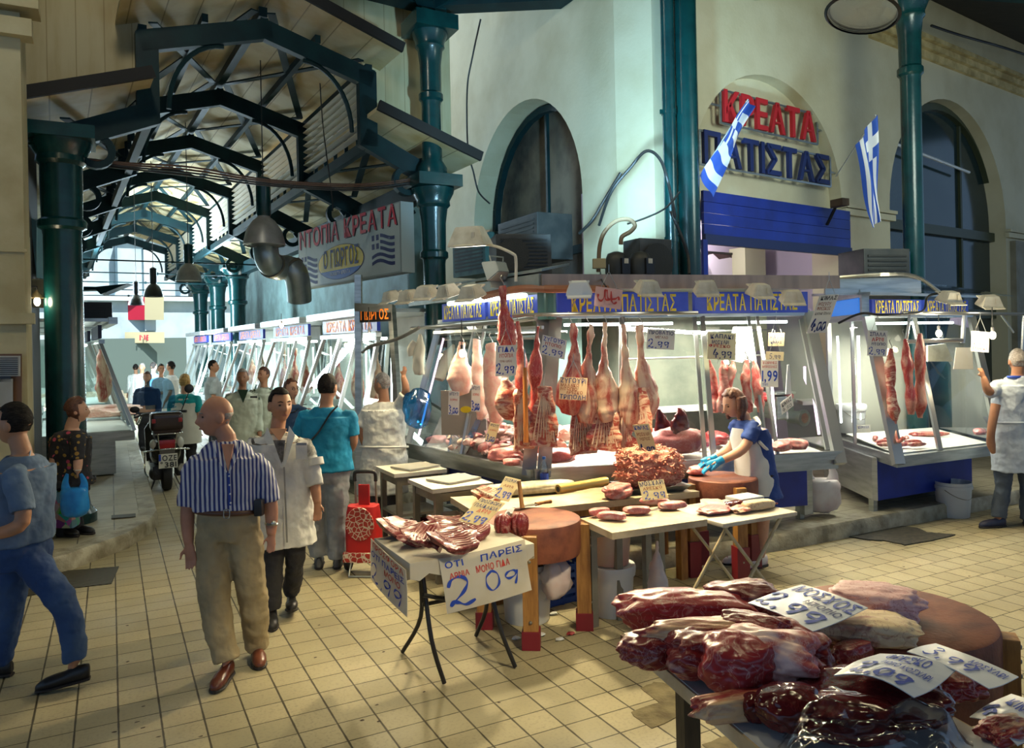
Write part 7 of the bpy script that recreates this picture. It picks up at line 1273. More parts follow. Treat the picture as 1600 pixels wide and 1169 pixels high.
def person(label, d, head, hh, hyaw, neck, tors, tyaw, arms, legs, skin='tan', hair=('short', 'black', 1.07), top=None, trousers=None, shoes=SHOEB, toes=None, vox=.008, pitch=0, hroll=0, z0=0.0, W_=1.0, shorts=False, sleeve=.55, coat=None, fingers=True, curl=.4, build=('torso', 'arms', 'legs')):
    p = lambda q: at(q[0], q[1], d + (q[2] if len(q) > 2 else 0)); r, f = frame2(tyaw); base = p(tors[-1]); R_ = thing('person', label, 'person', (base.x, base.y, z0)); sk = SM[skin]
    b = B(); hc = p(head); HP = head_mesh(b, hc, hh, hyaw, pitch, hroll); nk = p(neck)
    tube(b, [hc - Zv * hh * .25 - frame2(hyaw)[1] * .012, nk + Zv * .03, nk - Zv * .05], [.051 * W_, .053 * W_, .07], 14)
    T = [p(q) for q in tors]      # chest, waist, hips
    ch, wa, hi = T
    body = [(nk - Zv * .0, .07, .06), (nk - Zv * .035, .1, .07), (nk - Zv * .09, .162, .085), (nk.lerp(ch, .55), .175, .105), (ch, .17, .112), (wa, .155, .105), (hi, .17, .115), (hi - Zv * .09, .15, .1)]
    loft(b, [(c, r * a * W_, f * e * W_) for c, a, e in body])
    for s, A in zip((-1, 1), arms):
        if not A: continue
        P = [p(q) for q in A]; tube(b, spline(P[:3], 5), [.052 * W_, .047, .044, .042, .036, .028], 12)
        e, w, tip = P[1], P[2], P[3]; dv = (tip - w).normalized(); L = (tip - w).length; side = dv.cross(Zv) if abs(dv.z) < .75 else dv.cross(f if abs(dv.dot(f)) < .8 else r); side.normalize(); nn = dv.cross(side)
        if len(A) > 4: side = p(A[4]) - w; side = (side - dv * side.dot(dv)).normalized(); nn = dv.cross(side)
        kk = L / .175; pl = w + dv * .09 * kk; loft(b, [(w - dv * .015, side * .027, nn * .02), (w + dv * .03 * kk, side * .036 * kk, nn * .018 * kk), (pl, side * .041 * kk, nn * .014 * kk), (pl + dv * .008, side * .036 * kk, nn * .011 * kk)], 14)
        cv = nn * (1 if nn.dot(f) > 0 or abs(nn.dot(f)) < .2 else -1)
        for q, (off, ln) in enumerate(((-.031, .062), (-.0105, .074), (.0105, .078), (.031, .07))):
            s0 = pl + side * off * kk - dv * .004; m1 = s0 + (dv + side * off * 3) .normalized() * ln * .42 * kk + cv * curl * .012; m2 = m1 + (dv * (1 - curl * .4) + cv * curl * .7).normalized() * ln * .32 * kk; m3 = m2 + (dv * (1 - curl * .9) + cv * curl).normalized() * ln * .28 * kk; tube(b, [s0, m1, m2, m3], [.0092 * kk, .0088 * kk, .008 * kk, .006 * kk], 8)
        ts = -1 if (side.dot(f) < 0) else 1; th = w + dv * .03 * kk + side * ts * .03 * kk; tube(b, [th, th + (dv * .6 + side * ts * .7) * .035 * kk + cv * .01, th + (dv * .9 + side * ts * .55) * .062 * kk + cv * .016], [.012 * kk, .0105 * kk, .007 * kk], 8)
    LG = []
    for L in legs:
        P = [p(q) for q in L[:4]]; LG.append(P); tube(b, spline(P[:3], 5), [.085, .08, .068, .055, .052, .048, .036], 14)
    for i, P in enumerate(LG):
        an, to = P[2], P[3]; dd = (to - an); dd.z = 0; dd.normalize(); g = V((an.x, an.y, z0 if len(legs[i]) < 5 else legs[i][4])); loft(b, [(an, r * .033, f * .036), (g + Zv * .035 + dd * .06, dd.cross(Zv) * .03, Zv * .022), (g + Zv * .02 + dd * .16, dd.cross(Zv) * .025, Zv * .012)], 12)
    o = obj('body', b, sk, R_, 180, world=True); remesh(o, vox, 3)
    # face details
    for s in (-1, 1):
        e = B(); rh, fh = frame2(hyaw); M = Matrix((rh, fh, Zv)).transposed().to_4x4(); ball(e, HP(s * .032, .078, .004), (.011, .008, .0065), 10, M); obj('eye', e, EYEW, R_, 180, world=True)
        e = B(); tube(e, [HP(s * .014, .093, .024), HP(s * .032, .091, .03), HP(s * .05, .078, .025)], [.003, .0045, .002], 6); obj('eyebrow', e, HAIR[hair[1]] if hair else HAIR['grey'], R_, 60, world=True)
    e = B(); tube(e, [HP(-.022, .085, -.068), HP(0, .0965, -.066), HP(.022, .085, -.068)], [.002, .006, .002], 8, .8); obj('mouth', e, LIP, R_, 60, world=True)
    if hair:
        hb = B(); head_mesh(hb, hc + Zv * .004, hh, hyaw, pitch, hroll, hair[2], False, 'hair', HAIRCUT[hair[0]]); rough(hb, .004 if hair[1] != 'blond' and hair[0] != 'bob' else .008, 38, 2); o = obj('hair', hb, HAIR[hair[1]], R_, 180, world=True)
        m = o.modifiers.new('s', 'SOLIDIFY'); m.thickness = .014 if hair[0] != 'bob' else .02; m.offset = -1
        if len(hair) > 3:
            hb = B(); fr, ff = frame2(hyaw)
            for k in range(hair[3]):
                a = PI * (k / (hair[3] - 1)) ; q = hc + (fr * math.cos(a) * .085 - ff * math.sin(a) * .08); tube(hb, spline([q + Zv * .06, q + Zv * -.03 + (q - hc) * .12, q + Zv * -(.13 + .03 * math.sin(k * 2.1)) - (q - hc) * .05], 4), [.03, .034, .014], 8)
            o = obj('hair_ends', hb, HAIR[hair[1]], R_, 180, world=True); remesh(o, .011, 2)
    cl = 1.0
    def garment(name, m, low, ease=.018, sl=sleeve, hem=None, vn=True, arms_=arms):
        g = B(); ring = [(c, a + ease, e + ease) for c, a, e in body[2:7]]; ring[0] = (nk - Zv * .085, .172, .085 + ease * .6); ring.insert(0, (nk - Zv * .035, .138, .102)); ring.insert(0, (nk + Zv * .0, .088, .084))
        if hem is None: ring = [q if q[0].z > low - .001 else (V((q[0].x, q[0].y, low)), q[1], q[2]) for q in ring]
        else: ring += [(p(q[:3]), q[3], q[4]) for q in hem]
        loft(g, [(c, r * a * W_, f * e * W_) for c, a, e in ring], 24)
        for A in arms_:
            if not A: continue
            P = [p(q) for q in A]; S = spline(P[:3], 8); n = max(3, int(len(S) * sl)); S = S[:n]; tube(g, [P[0].lerp(nk, .3) - Zv * .012] + S, [.055 * W_] + [interp([.058 * W_, .064, .061, .056, .052], i / 16) + .003 for i in range(n)], 14)
        o = obj(name, g, m, R_, 180, world=True); remesh(o, max(vox, .009), 3); t = o.modifiers.new('d', 'DISPLACE'); t.texture = WRINK; t.strength = .026; t.mid_level = .5; t.texture_coords = 'LOCAL'; return o
    if top: garment(*top[:2], **top[2])
    if coat: garment(*coat[:2], **coat[2])
    if trousers:
        g = B(); zt = trousers[2] if len(trousers) > 2 else 0
        loft(g, [(wa.lerp(hi, .35 + zt), r * .172 * W_, f * .122 * W_), (hi, r * .19 * W_, f * .135 * W_), (hi - Zv * .1, r * .175 * W_, f * .12 * W_)], 22)
        for P in LG:
            S = spline(P[:3], 6); n = len(S) if not shorts else int(len(S) * .52); fat = trousers[3] if len(trousers) > 3 else 1.0
            tube(g, [hi - Zv * .02] + S[:n], [.1] + [interp([.105, .1, .092, .084, .08, .076, .074], i / 12) * fat for i in range(n)], 16)
        o = obj(trousers[0], g, trousers[1], R_, 180, world=True); remesh(o, max(vox, .009), 3); t = o.modifiers.new('d', 'DISPLACE'); t.texture = WRINK; t.strength = .03; t.mid_level = .5; t.texture_coords = 'LOCAL'
    for i, P in enumerate(LG):
        an, to = P[2], P[3]; dd = V((to.x - an.x, to.y - an.y, 0)); Ln = .285; dd.normalize(); sd = dd.cross(Zv); zz = legs[i][4] if len(legs[i]) > 4 else z0; h = V((an.x, an.y, zz)) - dd * .075; tilt = legs[i][5] if len(legs[i]) > 5 else 0
        g = B(); Q = [(0, .02, .05, .045), (.03, .034, .05, .05), (.08, .036, .05, .05), (.13, .038, .042, .042), (.18, .046, .04, .04), (.235, .044, .035, .035), (.268, .034, .028, .026), (.288, .014, .022, .016)]
        loft(g, [(h + dd * a + Zv * (.006 + c_ + tilt * (.285 - a)), sd * w, Zv * e) for a, w, c_, e in Q], 16)
        o = obj('shoe', g, shoes, R_, 60, world=True); remesh(o, .007, 2)
        g = B(); loft(g, [(h + dd * a + Zv * (.012 + tilt * (.285 - a)), sd * (w + .004), Zv * .012) for a, w, c_, e in Q], 16); obj('sole', g, SOLE_, R_, 60, world=True)
    return R_, HP, p, (r, f), nk, body
WRINK = bpy.data.textures.new('cloth_wrinkles', 'CLOUDS'); WRINK.noise_scale = .09; WRINK.noise_depth = 2; SOLE_ = mat('shoe_sole', (.02, .015, .012), .7)
def kid(P_, name, m, f, smooth=50): b = B(); f(b); return obj(name, b, m, P_[0], smooth, world=True)
# 1 the old man in the striped shirt
o1 = person('person walking bald in blue striped short sleeved shirt and beige trousers, looking aside', 4.78, (338, 650), .245, -62, (354, 689), [(353, 732), (355, 778), (358, 815)], -8,
    [[(302, 733), (293, 800, -.02), (295, 850, -.08), (302, 893, -.1)], [(410, 733), (423, 790), (424, 835, -.03), (424, 868, -.05)]],
    [[(334, 828), (336, 940, -.1), (354, 1030, -.12), (335, 1062, -.32)], [(380, 828), (394, 925, .02), (402, 1008, .18), (407, 1035, -.05)]], 'old', ('bald', 'grey', 1.02), vox=.0065,
    top=('striped_shirt', stripes(), dict(low=1.0, ease=.045, sl=.5)), trousers=('beige_trousers', cloth('beige_trouser_cloth', (.4, .31, .17)), .0, 1.08), shoes=SHOE, W_=1.06, pitch=-3)
R, HP, p, (r_, f_), nk, bd = o1
kid(o1, 'belt', mat('brown_belt', (.09, .035, .018), .4), lambda b: tube(b, [p((354 + 49 * math.cos(a), 798 + 5 * math.sin(a), -.178 * math.sin(a))) for a in [2 * PI * k / 30 for k in range(31)]], .016, 8, 1.0)); kid(o1, 'belt_buckle', STEEL, lambda b: tube(b, spline([p((350, 797, -.196)), p((358, 797, -.196)), p((358, 809, -.196)), p((350, 809, -.196)), p((350, 797, -.196))], 3), .003, 6))
kid(o1, 'phone_pouch', BLACK, lambda b: bbox(b, p((405, 793, -.1)), (.05, .06, .1), .012, rz=-YAW)); kid(o1, 'wrist_watch', STEEL, lambda b: (tube(b, [p((424 + 9 * math.cos(a), 818 + 2 * math.sin(a), -.03 - .036 * math.sin(a))) for a in [2 * PI * k / 18 for k in range(19)]], .008, 6), ball(b, p((427, 818, -.068)), (.016, .012, .016), 12)))
kid(o1, 'shirt_collar', bpy.data.materials['striped_shirt_cloth'], lambda b: [prism(b, [p((356 - s * 22, 690, -.09)), p((356 - s * 17, 688, -.1)), p((357 - s * 2, 738, -.18)), p((356 - s * 12, 722, -.172))], f_ * .01) for s in (-1, 1)])
kid(o1, 'open_neck', SM['old'], lambda b: prism(b, [p((347, 694, -.115)), p((366, 694, -.115)), p((357, 736, -.178))], f_ * .008), 30); kid(o1, 'shirt_button', WHITE, lambda b: [ball(b, p((358 + k * .8, 744 + k * 14, -.18 - .002 * k)), (.006, .005, .006), 8) for k in range(4)])
kid(o1, 'placket', mat('placket_blue', (.03, .06, .3), .8), lambda b: prism(b, [p((355, 740, -.172)), p((359, 740, -.172)), p((361, 790, -.178)), p((357, 790, -.178))], (0, .005, 0)))
# 2 striding man in the grey blue T-shirt at the left
o2 = person('person in grey blue T-shirt and jeans striding out of the frame at left', 4.66, (22, 662), .245, -92, (34, 712), [(36, 745), (36, 805), (34, 858)], -100,
    [[(22, 745, -.2), (35, 815, -.24), (-18, 838, -.3), (-60, 835, -.3)], [(40, 745, .18), (30, 800, .2), (-12, 830, .2), (-50, 830, .2)]],
    [[(40, 868, -.05), (100, 945, -.08), (118, 1030, -.08), (80, 1055, -.12), 0, .12], [(22, 868, .08), (15, 960, .1), (0, 1035, .1), (-40, 1060, .1)]], 'tan', ('crop', 'black', 1.07), vox=.0075,
    top=('tshirt', cloth('grey_blue_jersey', (.11, .17, .27)), dict(low=.86, ease=.03, sl=.42)), trousers=('jeans', cloth('blue_denim', (.015, .05, .16), (.05, .1, .2), 2), .3, .92), shoes=SHOEB, W_=1.05)
kid(o2, 'neck_cord', mat('blue_cord', (.25, .32, .42), .5), lambda b: tube(b, spline([o2[2]((48, 700, .02)), o2[2]((44, 716, -.05)), o2[2]((24, 726, -.07))], 4), .004, 6))
# 3 woman in the black floral dress, on the left pavement
o3 = person('person with short auburn hair in black floral tunic, holding a blue bag', 7.75, (120, 641), .24, 120, (112, 672), [(110, 690), (110, 725), (110, 752)], 150,
    [[(92, 685, -.1), (84, 720, -.12), (86, 748, -.15), (88, 764, -.15)], [(122, 688, -.18), (122, 722, -.22), (121, 738, -.25), (120, 750, -.25)]],
    [[(102, 768, .02), (100, 800), (98, 838, .0), (118, 843, -.06), .15], [(118, 768, .05), (118, 795, .05), (120, 824, .08), (150, 830, .02), .15]], 'light', ('bob', 'brown', 1.16), vox=.01, z0=.15, W_=1.22,
    top=('floral_tunic', floral(), dict(low=.8, ease=.03, sl=.5, hem=[(110, 745, 0, .2, .18), (109, 757, 0, .21, .19)])), trousers=('black_trousers', cloth('black_cloth', (.012, .012, .014)), 0, .85), shoes=SHOEB)
kid(o3, 'bracelet', OFFW, lambda b: tube(b, [o3[2]((121 + 5.5 * math.cos(a), 734 + 1.2 * math.sin(a), -.24 - .035 * math.sin(a))) for a in [2 * PI * k / 16 for k in range(17)]], .006, 6))
p = at(117, 808, 7.45); carrier('bright blue carrier bag held by the woman in floral tunic', p, .27, .42, .16, mat('blue_carrier_film', (.01, .2, .55), .35, col2=(.02, .3, .7), sc=6), 5, -YAW)
p = at(96, 823, 7.62); fb = thing('shopping_bag', 'patterned multicolour shopping bag behind the blue carrier bag', 'bag', p, -YAW); b = B(); bbox(b, (0, 0, .18), (.3, .16, .36), .03); rough(b, .012, 8, 2)
def patch_mat():
    m, t, out = nt('patterned_bag_cloth'); co = N(t, 'TexCoord'); v = N(t, 'TexVoronoi'); v.inputs['Scale'].default_value = 13; t.links.new(co.outputs['Object'], v.inputs[0]); h = N(t, 'HueSaturation'); h.inputs['Saturation'].default_value = 1.1; h.inputs['Value'].default_value = .35; t.links.new(v.outputs['Color'], h.inputs['Color']); pbsdf(t, out, h.outputs[0], .7); return m
obj('bag_body', b, patch_mat(), fb, 60); b = B(); tube(b, spline([(-.1, 0, .34), (-.08, 0, .5), (.05, 0, .5), (.08, 0, .34)], 5), .01, 6); obj('bag_handle', b, BLACK, fb)
# 4 butcher in white coat walking behind the old man
o4 = person('person with black hair in open white butcher coat walking behind the bald man', 5.62, (438, 633), .24, 38, (434, 676), [(436, 700), (438, 735), (440, 768)], 12,
    [[(396, 695), (388, 750, .02), (398, 800, .0), (404, 835)], [(478, 698), (490, 748, .0), (496, 786, -.05), (497, 818, -.07), (480, 800, -.05)]],
    [[(428, 790), (428, 870, -.05), (425, 950, -.02), (424, 972, -.3)], [(455, 790), (462, 858, .0), (455, 925, .2), (456, 950, .0), .06, -.15]], 'tan', ('crop', 'black', 1.07), vox=.007,
    top=('dark_undershirt', cloth('dark_print_jersey', (.05, .045, .04), (.2, .18, .16), 24), dict(low=.9, ease=.014, sl=.3)), coat=('butcher_coat', COAT, dict(low=.5, ease=.045, sl=.66, hem=[(441, 790, 0, .22, .16), (442, 825, 0, .23, .17), (443, 850, 0, .24, .18)])), trousers=('dark_trousers', cloth('charcoal_cloth', (.03, .03, .035)), 0, .85), shoes=SHOEB)
p = o4[2]; kid(o4, 'neck_skin', SM['tan'], lambda b: prism(b, [p((421, 670, -.1)), p((449, 670, -.1)), p((437, 690, -.16))], (0, .012, 0)), 30); kid(o4, 'shirt_front', bpy.data.materials['dark_print_jersey'], lambda b: prism(b, [p((427, 688, -.16)), p((446, 688, -.16)), p((441, 728, -.178))], (0, .01, 0)))
kid(o4, 'lapel', COAT, lambda b: (prism(b, [p((418, 668, -.1)), p((412, 684, -.12)), p((440, 732, -.182)), p((443, 726, -.182))], (0, .008, .003)), prism(b, [p((452, 666, -.1)), p((461, 680, -.12)), p((446, 728, -.182)), p((442, 726, -.182))], (0, .008, .003)))); kid(o4, 'coat_pocket', COAT, lambda b: prism(b, [p((462, 694, -.15)), p((480, 694, -.13)), p((480, 718, -.13)), p((463, 718, -.155))], (0, .006, 0))); kid(o4, 'pocket_badge', mat('grey_badge', (.2, .22, .26), .6), lambda b: prism(b, [p((463, 692, -.162)), p((479, 692, -.142)), p((479, 696, -.142)), p((463, 696, -.162))], (0, .004, 0)))
kid(o4, 'rolled_cuff', COAT, lambda b: tube(b, [p((492, 716, -.01)), p((494, 727, -.02))], [.058, .06], 16)); kid(o4, 'coat_opening_shade', mat('coat_shade_line', (.3, .29, .26), .9), lambda b: prism(b, [p((443, 730, -.182)), p((445, 730, -.182)), p((450, 848, -.205)), p((447, 848, -.205))], (0, .004, 0)))  # dark strip painted as the shade along the coat's front opening
# 5 man in turquoise T-shirt, seen from behind
o5 = person('person seen from behind in turquoise T-shirt and grey trousers with a black strap', 6.95, (512, 606), .24, 165, (510, 636), [(511, 662), (511, 700), (512, 735)], 178,
    [[(548, 652), (552, 690, .0), (540, 712, .15), (525, 722, .25)], [(474, 652), (468, 690, .02), (474, 715, .12), (480, 730, .2)]],
    [[(526, 752), (527, 815), (527, 872), (533, 880, .25)], [(496, 752), (494, 815), (498, 868), (500, 876, .3)]], 'tan', ('crop', 'black', 1.09), vox=.008,
    top=('turquoise_tshirt', cloth('turquoise_jersey', (.005, .25, .42)), dict(low=.86, ease=.045, sl=.45)), trousers=('grey_trousers', cloth('pale_grey_cloth', (.3, .31, .31)), 0, 1.1), shoes=mat('grey_trainer', (.1, .1, .1), .6), W_=1.1)
p = o5[2]; kid(o5, 'shoulder_strap', BLACK, lambda b: tube(b, spline([p((528, 634, -.1)), p((515, 648, -.15)), p((498, 675, -.18)), p((484, 690, -.14))], 5), .018, 8, .3))
# 6 butcher with raised hand
o6 = person('person in white coat reaching a raised hand to the end of the glass case', 8.25, (597, 600), .235, -120, (600, 628), [(600, 648), (600, 682), (600, 712)], 190,
    [[(622, 638), (634, 612, -.12), (630, 588, -.14), (634, 570, -.14)], [(574, 642), (564, 672, -.05), (572, 700, -.02), (578, 716, .0)]],
    [[(588, 728), (588, 790), (588, 838), (584, 844, .2)], [(612, 728), (612, 790), (612, 838), (616, 844, .2)]], 'olive', ('short', 'grey', 1.04), vox=.01,
    coat=('butcher_coat', COAT, dict(low=.5, ease=.05, sl=.5, hem=[(600, 715, 0, .23, .17), (600, 745, 0, .235, .18), (600, 770, 0, .24, .18)])), trousers=('grey_trousers', bpy.data.materials['charcoal_cloth'], 0, .85), W_=1.1)
kid(o6, 'coat_belt', COAT, lambda b: tube(b, [o6[2]((600 + 37 * math.cos(a), 698 + 1 * math.sin(a), -.2 * math.sin(a))) for a in [2 * PI * k / 24 for k in range(25)]], .014, 6))
# 7 woman with glasses behind him
o7 = person('person with glasses and dark blue sleeveless top behind the white coat', 9.0, (455, 608), .23, 50, (454, 632), [(455, 650), (456, 676), (457, 700)], 40,
    [[(434, 643), (430, 680), (436, 705), (440, 716)], [(474, 643), (480, 680), (478, 705), (476, 716)]], [[(448, 712), (448, 760), (448, 803), (446, 808, -.2)], [(464, 712), (464, 760), (464, 803), (468, 808, -.2)]], 'light', ('bob', 'brown', 1.08), vox=.011,
    top=('blue_top', cloth('navy_blue_jersey', (.02, .06, .14)), dict(low=.9, ease=.02, sl=.08)), trousers=('dark_trousers', bpy.data.materials['charcoal_cloth'], 0, .9))
kid(o7, 'glasses', BLACK, lambda b: [tube(b, [o7[1](s * .032 + .02 * math.cos(a), .1, .004 + .015 * math.sin(a)) for a in [2 * PI * k / 14 for k in range(15)]], .0025, 5) for s in (-1, 1)]); kid(o7, 'necklace', BLACK, lambda b: tube(b, [o7[2]((454 + 12 * math.cos(a), 636 + 9 * abs(math.sin(a)), -.11 * abs(math.sin(a)) - .02)) for a in [PI * k / 12 for k in range(13)]], .006, 5))
# 8, 9 butchers facing us further along
COATG = mat('greenish_white_coat', (.62, .66, .52), .8, col2=(.5, .54, .42), sc=3)
def facing(label, d, x, y, yaw, c, tr, hr, sk='tan', und=None, h=.235, arm='down', shoes=SHOEB, slv=.9, hem=True, W_=1.0):
    k = 1200 / d; X = lambda m: x + m * k; Y = lambda m: y + m * k; rr_, ff_ = frame2(yaw); q = lambda a, e, z: (x + (Rv.dot(rr_) * a + Rv.dot(ff_) * e) * k, Y(z), (Fv.dot(rr_) * a + Fv.dot(ff_) * e))
    A = [[q(-.2, 0, .28), q(-.23, -.03, .56), q(-.22, .1, .8), q(-.22, .14, .97)], [q(.2, 0, .28), q(.23, -.03, .56), q(.22, .1, .8), q(.22, .14, .97)]]
    if arm == 'fold': A = [[q(-.2, 0, .28), q(-.24, .06, .55), q(-.02, .25, .5), q(.1, .25, .46)], [q(.2, 0, .28), q(.24, .06, .55), q(.02, .24, .54), q(-.1, .26, .5)]]
    zf = at(x, Y(1.6), d).z; z0_ = .0
    return person(label, d, (x, y), h, yaw, q(0, -.01, .19), [q(0, 0, .38), q(0, 0, .62), q(0, 0, .82)], yaw, A, [[q(-.09, 0, .92), q(-.1, .02, 1.22), q(-.1, .0, 1.56), q(-.11, .22, 1.6)], [q(.09, 0, .92), q(.1, .02, 1.22), q(.1, .0, 1.56), q(.11, .22, 1.6)]], sk, hr, vox=.012,
        top=('shirt', und, dict(low=.9, ease=.012, sl=.2)) if und else None, coat=('coat', c, dict(low=.6, ease=.04, sl=slv, hem=[q(0, 0, .9) + (.22, .16), q(0, 0, 1.1) + (.23, .17)])) if hem else ('top', c, dict(low=.9, ease=.03, sl=slv)), trousers=('trousers', tr, 0, .9), shoes=shoes, W_=W_)
DKT = bpy.data.materials['charcoal_cloth']; UGREEN = cloth('dark_green_jersey', (.02, .06, .03))
o8 = facing('person with cropped hair in pale coat over dark green shirt, facing the camera', 10.6, 379, 590, 12, COATG, DKT, ('crop', 'grey', 1.05), 'olive', UGREEN); p = o8[2]
kid(o8, 'shirt_front', UGREEN, lambda b: prism(b, [p((371, 609, -.13)), p((388, 609, -.13)), p((380, 630, -.19))], (0, .01, 0))); kid(o8, 'pocket_badge', DKT, lambda b: prism(b, [p((391, 619, -.2)), p((402, 619, -.18)), p((402, 622, -.18)), p((391, 622, -.2))], (0, .004, 0)))
o9 = facing('person with brown hair in pale coat calling out beside the grey haired butcher', 11.6, 412, 586, -30, COATG, DKT, ('short', 'brown', 1.07), 'tan', UGREEN)
# 10 blond woman in white tabard from behind
TEALC = cloth('teal_jersey', (.0, .32, .34)); TAB = mat('white_tabard', (.68, .68, .6), .8, col2=(.58, .58, .5), sc=3)
o10 = facing('person with curly blond hair seen from behind in white tabard over teal shirt', 12.3, 289, 597, 178, TEALC, bpy.data.materials['black_cloth'], ('bob', 'blond', 1.14), 'light', None, .23, slv=.45, hem=False, W_=1.14); p = o10[2]
kid(o10, 'tabard', TAB, lambda b: loft(b, [(p(q), frame2(0)[0] * a, Fv * e) for q, a, e in (((290, 619, 0), .16, .11), ((290, 630, 0), .225, .165), ((290, 655, 0), .238, .18), ((290, 692, 0), .25, .2))], 24), 60)
# far people along the arcade
GRY = cloth('grey_coat_cloth', (.42, .44, .42)); NV = cloth('navy_jersey_far', (.02, .05, .12)); WH = COAT; DEN = cloth('denim_far', (.1, .18, .34))
facing('person in grey coat standing in profile before the far glass stalls', 14.5, 333, 573, 100, GRY, DKT, ('short', 'black', 1.06), 'tan', None, slv=.5); facing('person in pale blue shirt behind the scooter windscreen', 15.5, 230, 590, 10, NV, DKT, ('short', 'brown', 1.07), 'light', None, hem=False)
facing('person in white coat with folded arms beyond the blond woman', 17.5, 252, 577, 40, WH, DKT, ('short', 'black', 1.06), 'tan', None, arm='fold', slv=.5); facing('person in white coat turned to the folded arms butcher', 17.2, 267, 573, -100, WH, DKT, ('short', 'black', 1.06), 'tan', None, slv=.5)
facing('person in denim blue top farthest along the arcade', 21, 240, 573, 170, DEN, DKT, ('short', 'black', 1.06), 'tan', None, hem=False); facing('person in pale clothes by the bright arcade end', 22.5, 222, 574, 0, WH, DKT, ('short', 'grey', 1.06), 'tan', None); facing('person in white coat at the far left of arcade crowd', 24, 212, 575, -160, WH, DKT, ('short', 'black', 1.06), 'tan', None)
# 11 woman butcher at the block
APR = mat('white_apron', (.74, .73, .68), .7, col2=(.64, .63, .58), sc=4, bump=.2, bsc=12); BLT = cloth('royal_blue_jersey', (.02, .06, .27)); GLOVE = mat('blue_glove', (.01, .3, .6), .4)
o11 = person('person with dark bobbed hair, white apron and blue gloves cutting meat at the block', 6.7, (1146, 630), .235, -72, (1163, 656), [(1172, 678), (1181, 712), (1184, 740)], -58,
    [[(1178, 668, -.16), (1160, 702, -.2), (1122, 722, -.22), (1098, 735, -.22), (1120, 735, -.1)], [(1160, 668, .12), (1140, 700, .12), (1112, 718, .0), (1092, 728, -.04), (1110, 735, .1)]],
    [[(1192, 758, -.06), (1192, 818, -.04), (1188, 870, .0), (1168, 884, -.08)], [(1174, 758, .08), (1166, 815, .08), (1164, 868, .12), (1148, 872, .1)]], 'light', ('bob', 'brown', 1.15, 8), vox=.0075, pitch=-22,
    top=('blue_shirt', BLT, dict(low=.6, ease=.02, sl=.36, hem=[(1186, 757, 0, .19, .14), (1188, 775, 0, .21, .16)])), trousers=('black_shorts', bpy.data.materials['black_cloth'], 0, .9), shorts=True, shoes=mat('white_clogs', (.68, .62, .6), .5, col2=(.4, .05, .15), sc=14, lo=.58, hi=.62))
p = o11[2]; rA, fA = frame2(-58)
kid(o11, 'apron', APR, lambda b: loft(b, [(p((c[0], c[1], 0)) + fA * .03, rA * a, fA * e) for c, a, e in (((1166, 668), .1, .1), ((1170, 685), .155, .125), ((1178, 712), .165, .13), ((1184, 745), .19, .155), ((1186, 770), .18, .165))], 24), 60); kid(o11, 'apron_strap', APR, lambda b: (tube(b, spline([p((1178, 668, -.2)), p((1186, 662, -.14)), p((1180, 652, -.04))], 4), .02, 8, .4), tube(b, spline([p((1186, 690, -.2)), p((1198, 702, -.16)), p((1207, 706, -.06))], 4), .014, 6)))
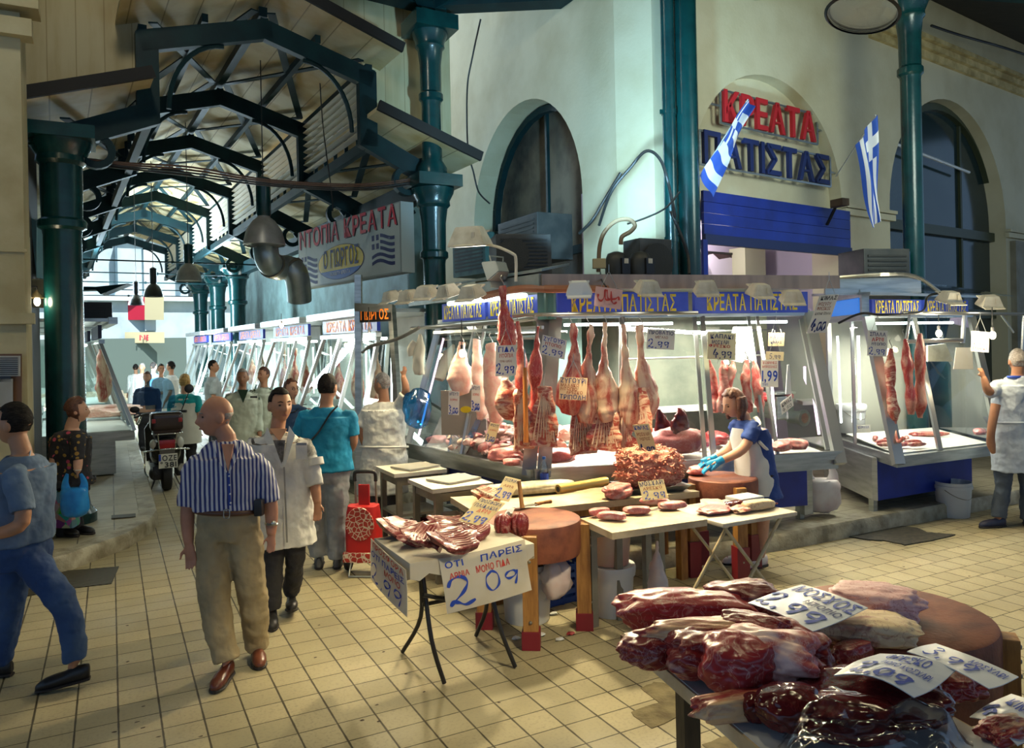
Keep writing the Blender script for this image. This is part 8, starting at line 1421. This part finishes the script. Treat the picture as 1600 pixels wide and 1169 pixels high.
for A in ([(1122, 722, -.22), (1098, 735, -.22)], [(1112, 718, .0), (1092, 728, -.04)]):
    w, t = p(A[0]), p(A[1]); dv = (t - w).normalized(); sd = dv.cross(Fv).normalized(); nn = dv.cross(sd); b = B(); loft(b, [(w - dv * .05, sd * .036, nn * .034), (w, sd * .034, nn * .03), (w + dv * .05, sd * .044, nn * .03), (w + dv * .09, sd * .046, nn * .028), (w + dv * .1, sd * .04, nn * .02)], 14)
    for q in (-.032, -.011, .011, .032): s0 = w + dv * .085 + nn * q * .9; tube(b, [s0, s0 + dv * .035 + sd * .004, s0 + dv * .06 + sd * .014, s0 + dv * .075 + sd * .028], [.012, .0115, .0105, .008], 8)
    tube(b, [w + dv * .03 + nn * .03, w + dv * .06 + nn * .05 + sd * .01, w + dv * .085 + nn * .05 + sd * .02], [.014, .012, .009], 8); o = obj('glove', b, GLOVE, o11[0], 180, world=True); remesh(o, .0055, 2)
cut('pork_piece_held', 'pink pork piece under the blue gloves on the block', fl(1090, 742, .82), (.2, .14, .08), PORKC, .3, 150, .4, .15, sub=3).name = 'pork_piece'
# 12 man in the pale blue coat at the right edge
CB = mat('pale_blue_coat', (.5, .56, .62), .8, col2=(.42, .47, .54), sc=3, bump=.25, bsc=12, bd=.02)
o12 = person('person in pale blue coat seen from behind at the right edge, one arm raised', 7.9, (1590, 564), .24, 165, (1590, 588), [(1586, 612), (1584, 650), (1584, 682)], 188,
    [[(1616, 600), (1622, 650), (1618, 690), (1616, 712)], [(1558, 604), (1545, 612, -.15), (1537, 590, -.15), (1531, 572, -.15)]],
    [[(1570, 700), (1568, 755), (1560, 808), (1538, 826, -.02)], [(1602, 700), (1606, 755), (1606, 812), (1606, 822, .25)]], 'olive', ('short', 'grey', 1.05), vox=.009,
    coat=('butcher_coat', CB, dict(low=.5, ease=.045, sl=.52, hem=[(1586, 690, 0, .23, .17), (1590, 715, 0, .24, .18), (1592, 735, 0, .25, .18)])), trousers=('slate_trousers', cloth('slate_cloth', (.07, .09, .12)), 0, .95), shoes=mat('navy_clogs', (.02, .025, .06), .5), W_=1.08)
p = o12[2]; kid(o12, 'hanging_arm', SM['olive'], lambda b: tube(b, spline([p((1556, 632, -.2)), p((1550, 665, -.22)), p((1548, 690, -.2)), p((1552, 708, -.18))], 5), [.045, .04, .036, .04, .02], 12)); kid(o12, 'coat_belt', CB, lambda b: tube(b, [p((1586 + 36 * math.cos(a), 660 + 1 * math.sin(a), -.19 * math.sin(a))) for a in [2 * PI * k / 24 for k in range(25)]], .015, 6)); kid(o12, 'shirt_collar', BLUEINK, lambda b: tube(b, [p((1588 + 13 * math.cos(a), 589, -.09 * math.sin(a))) for a in [2 * PI * k / 16 for k in range(17)]], .014, 6))
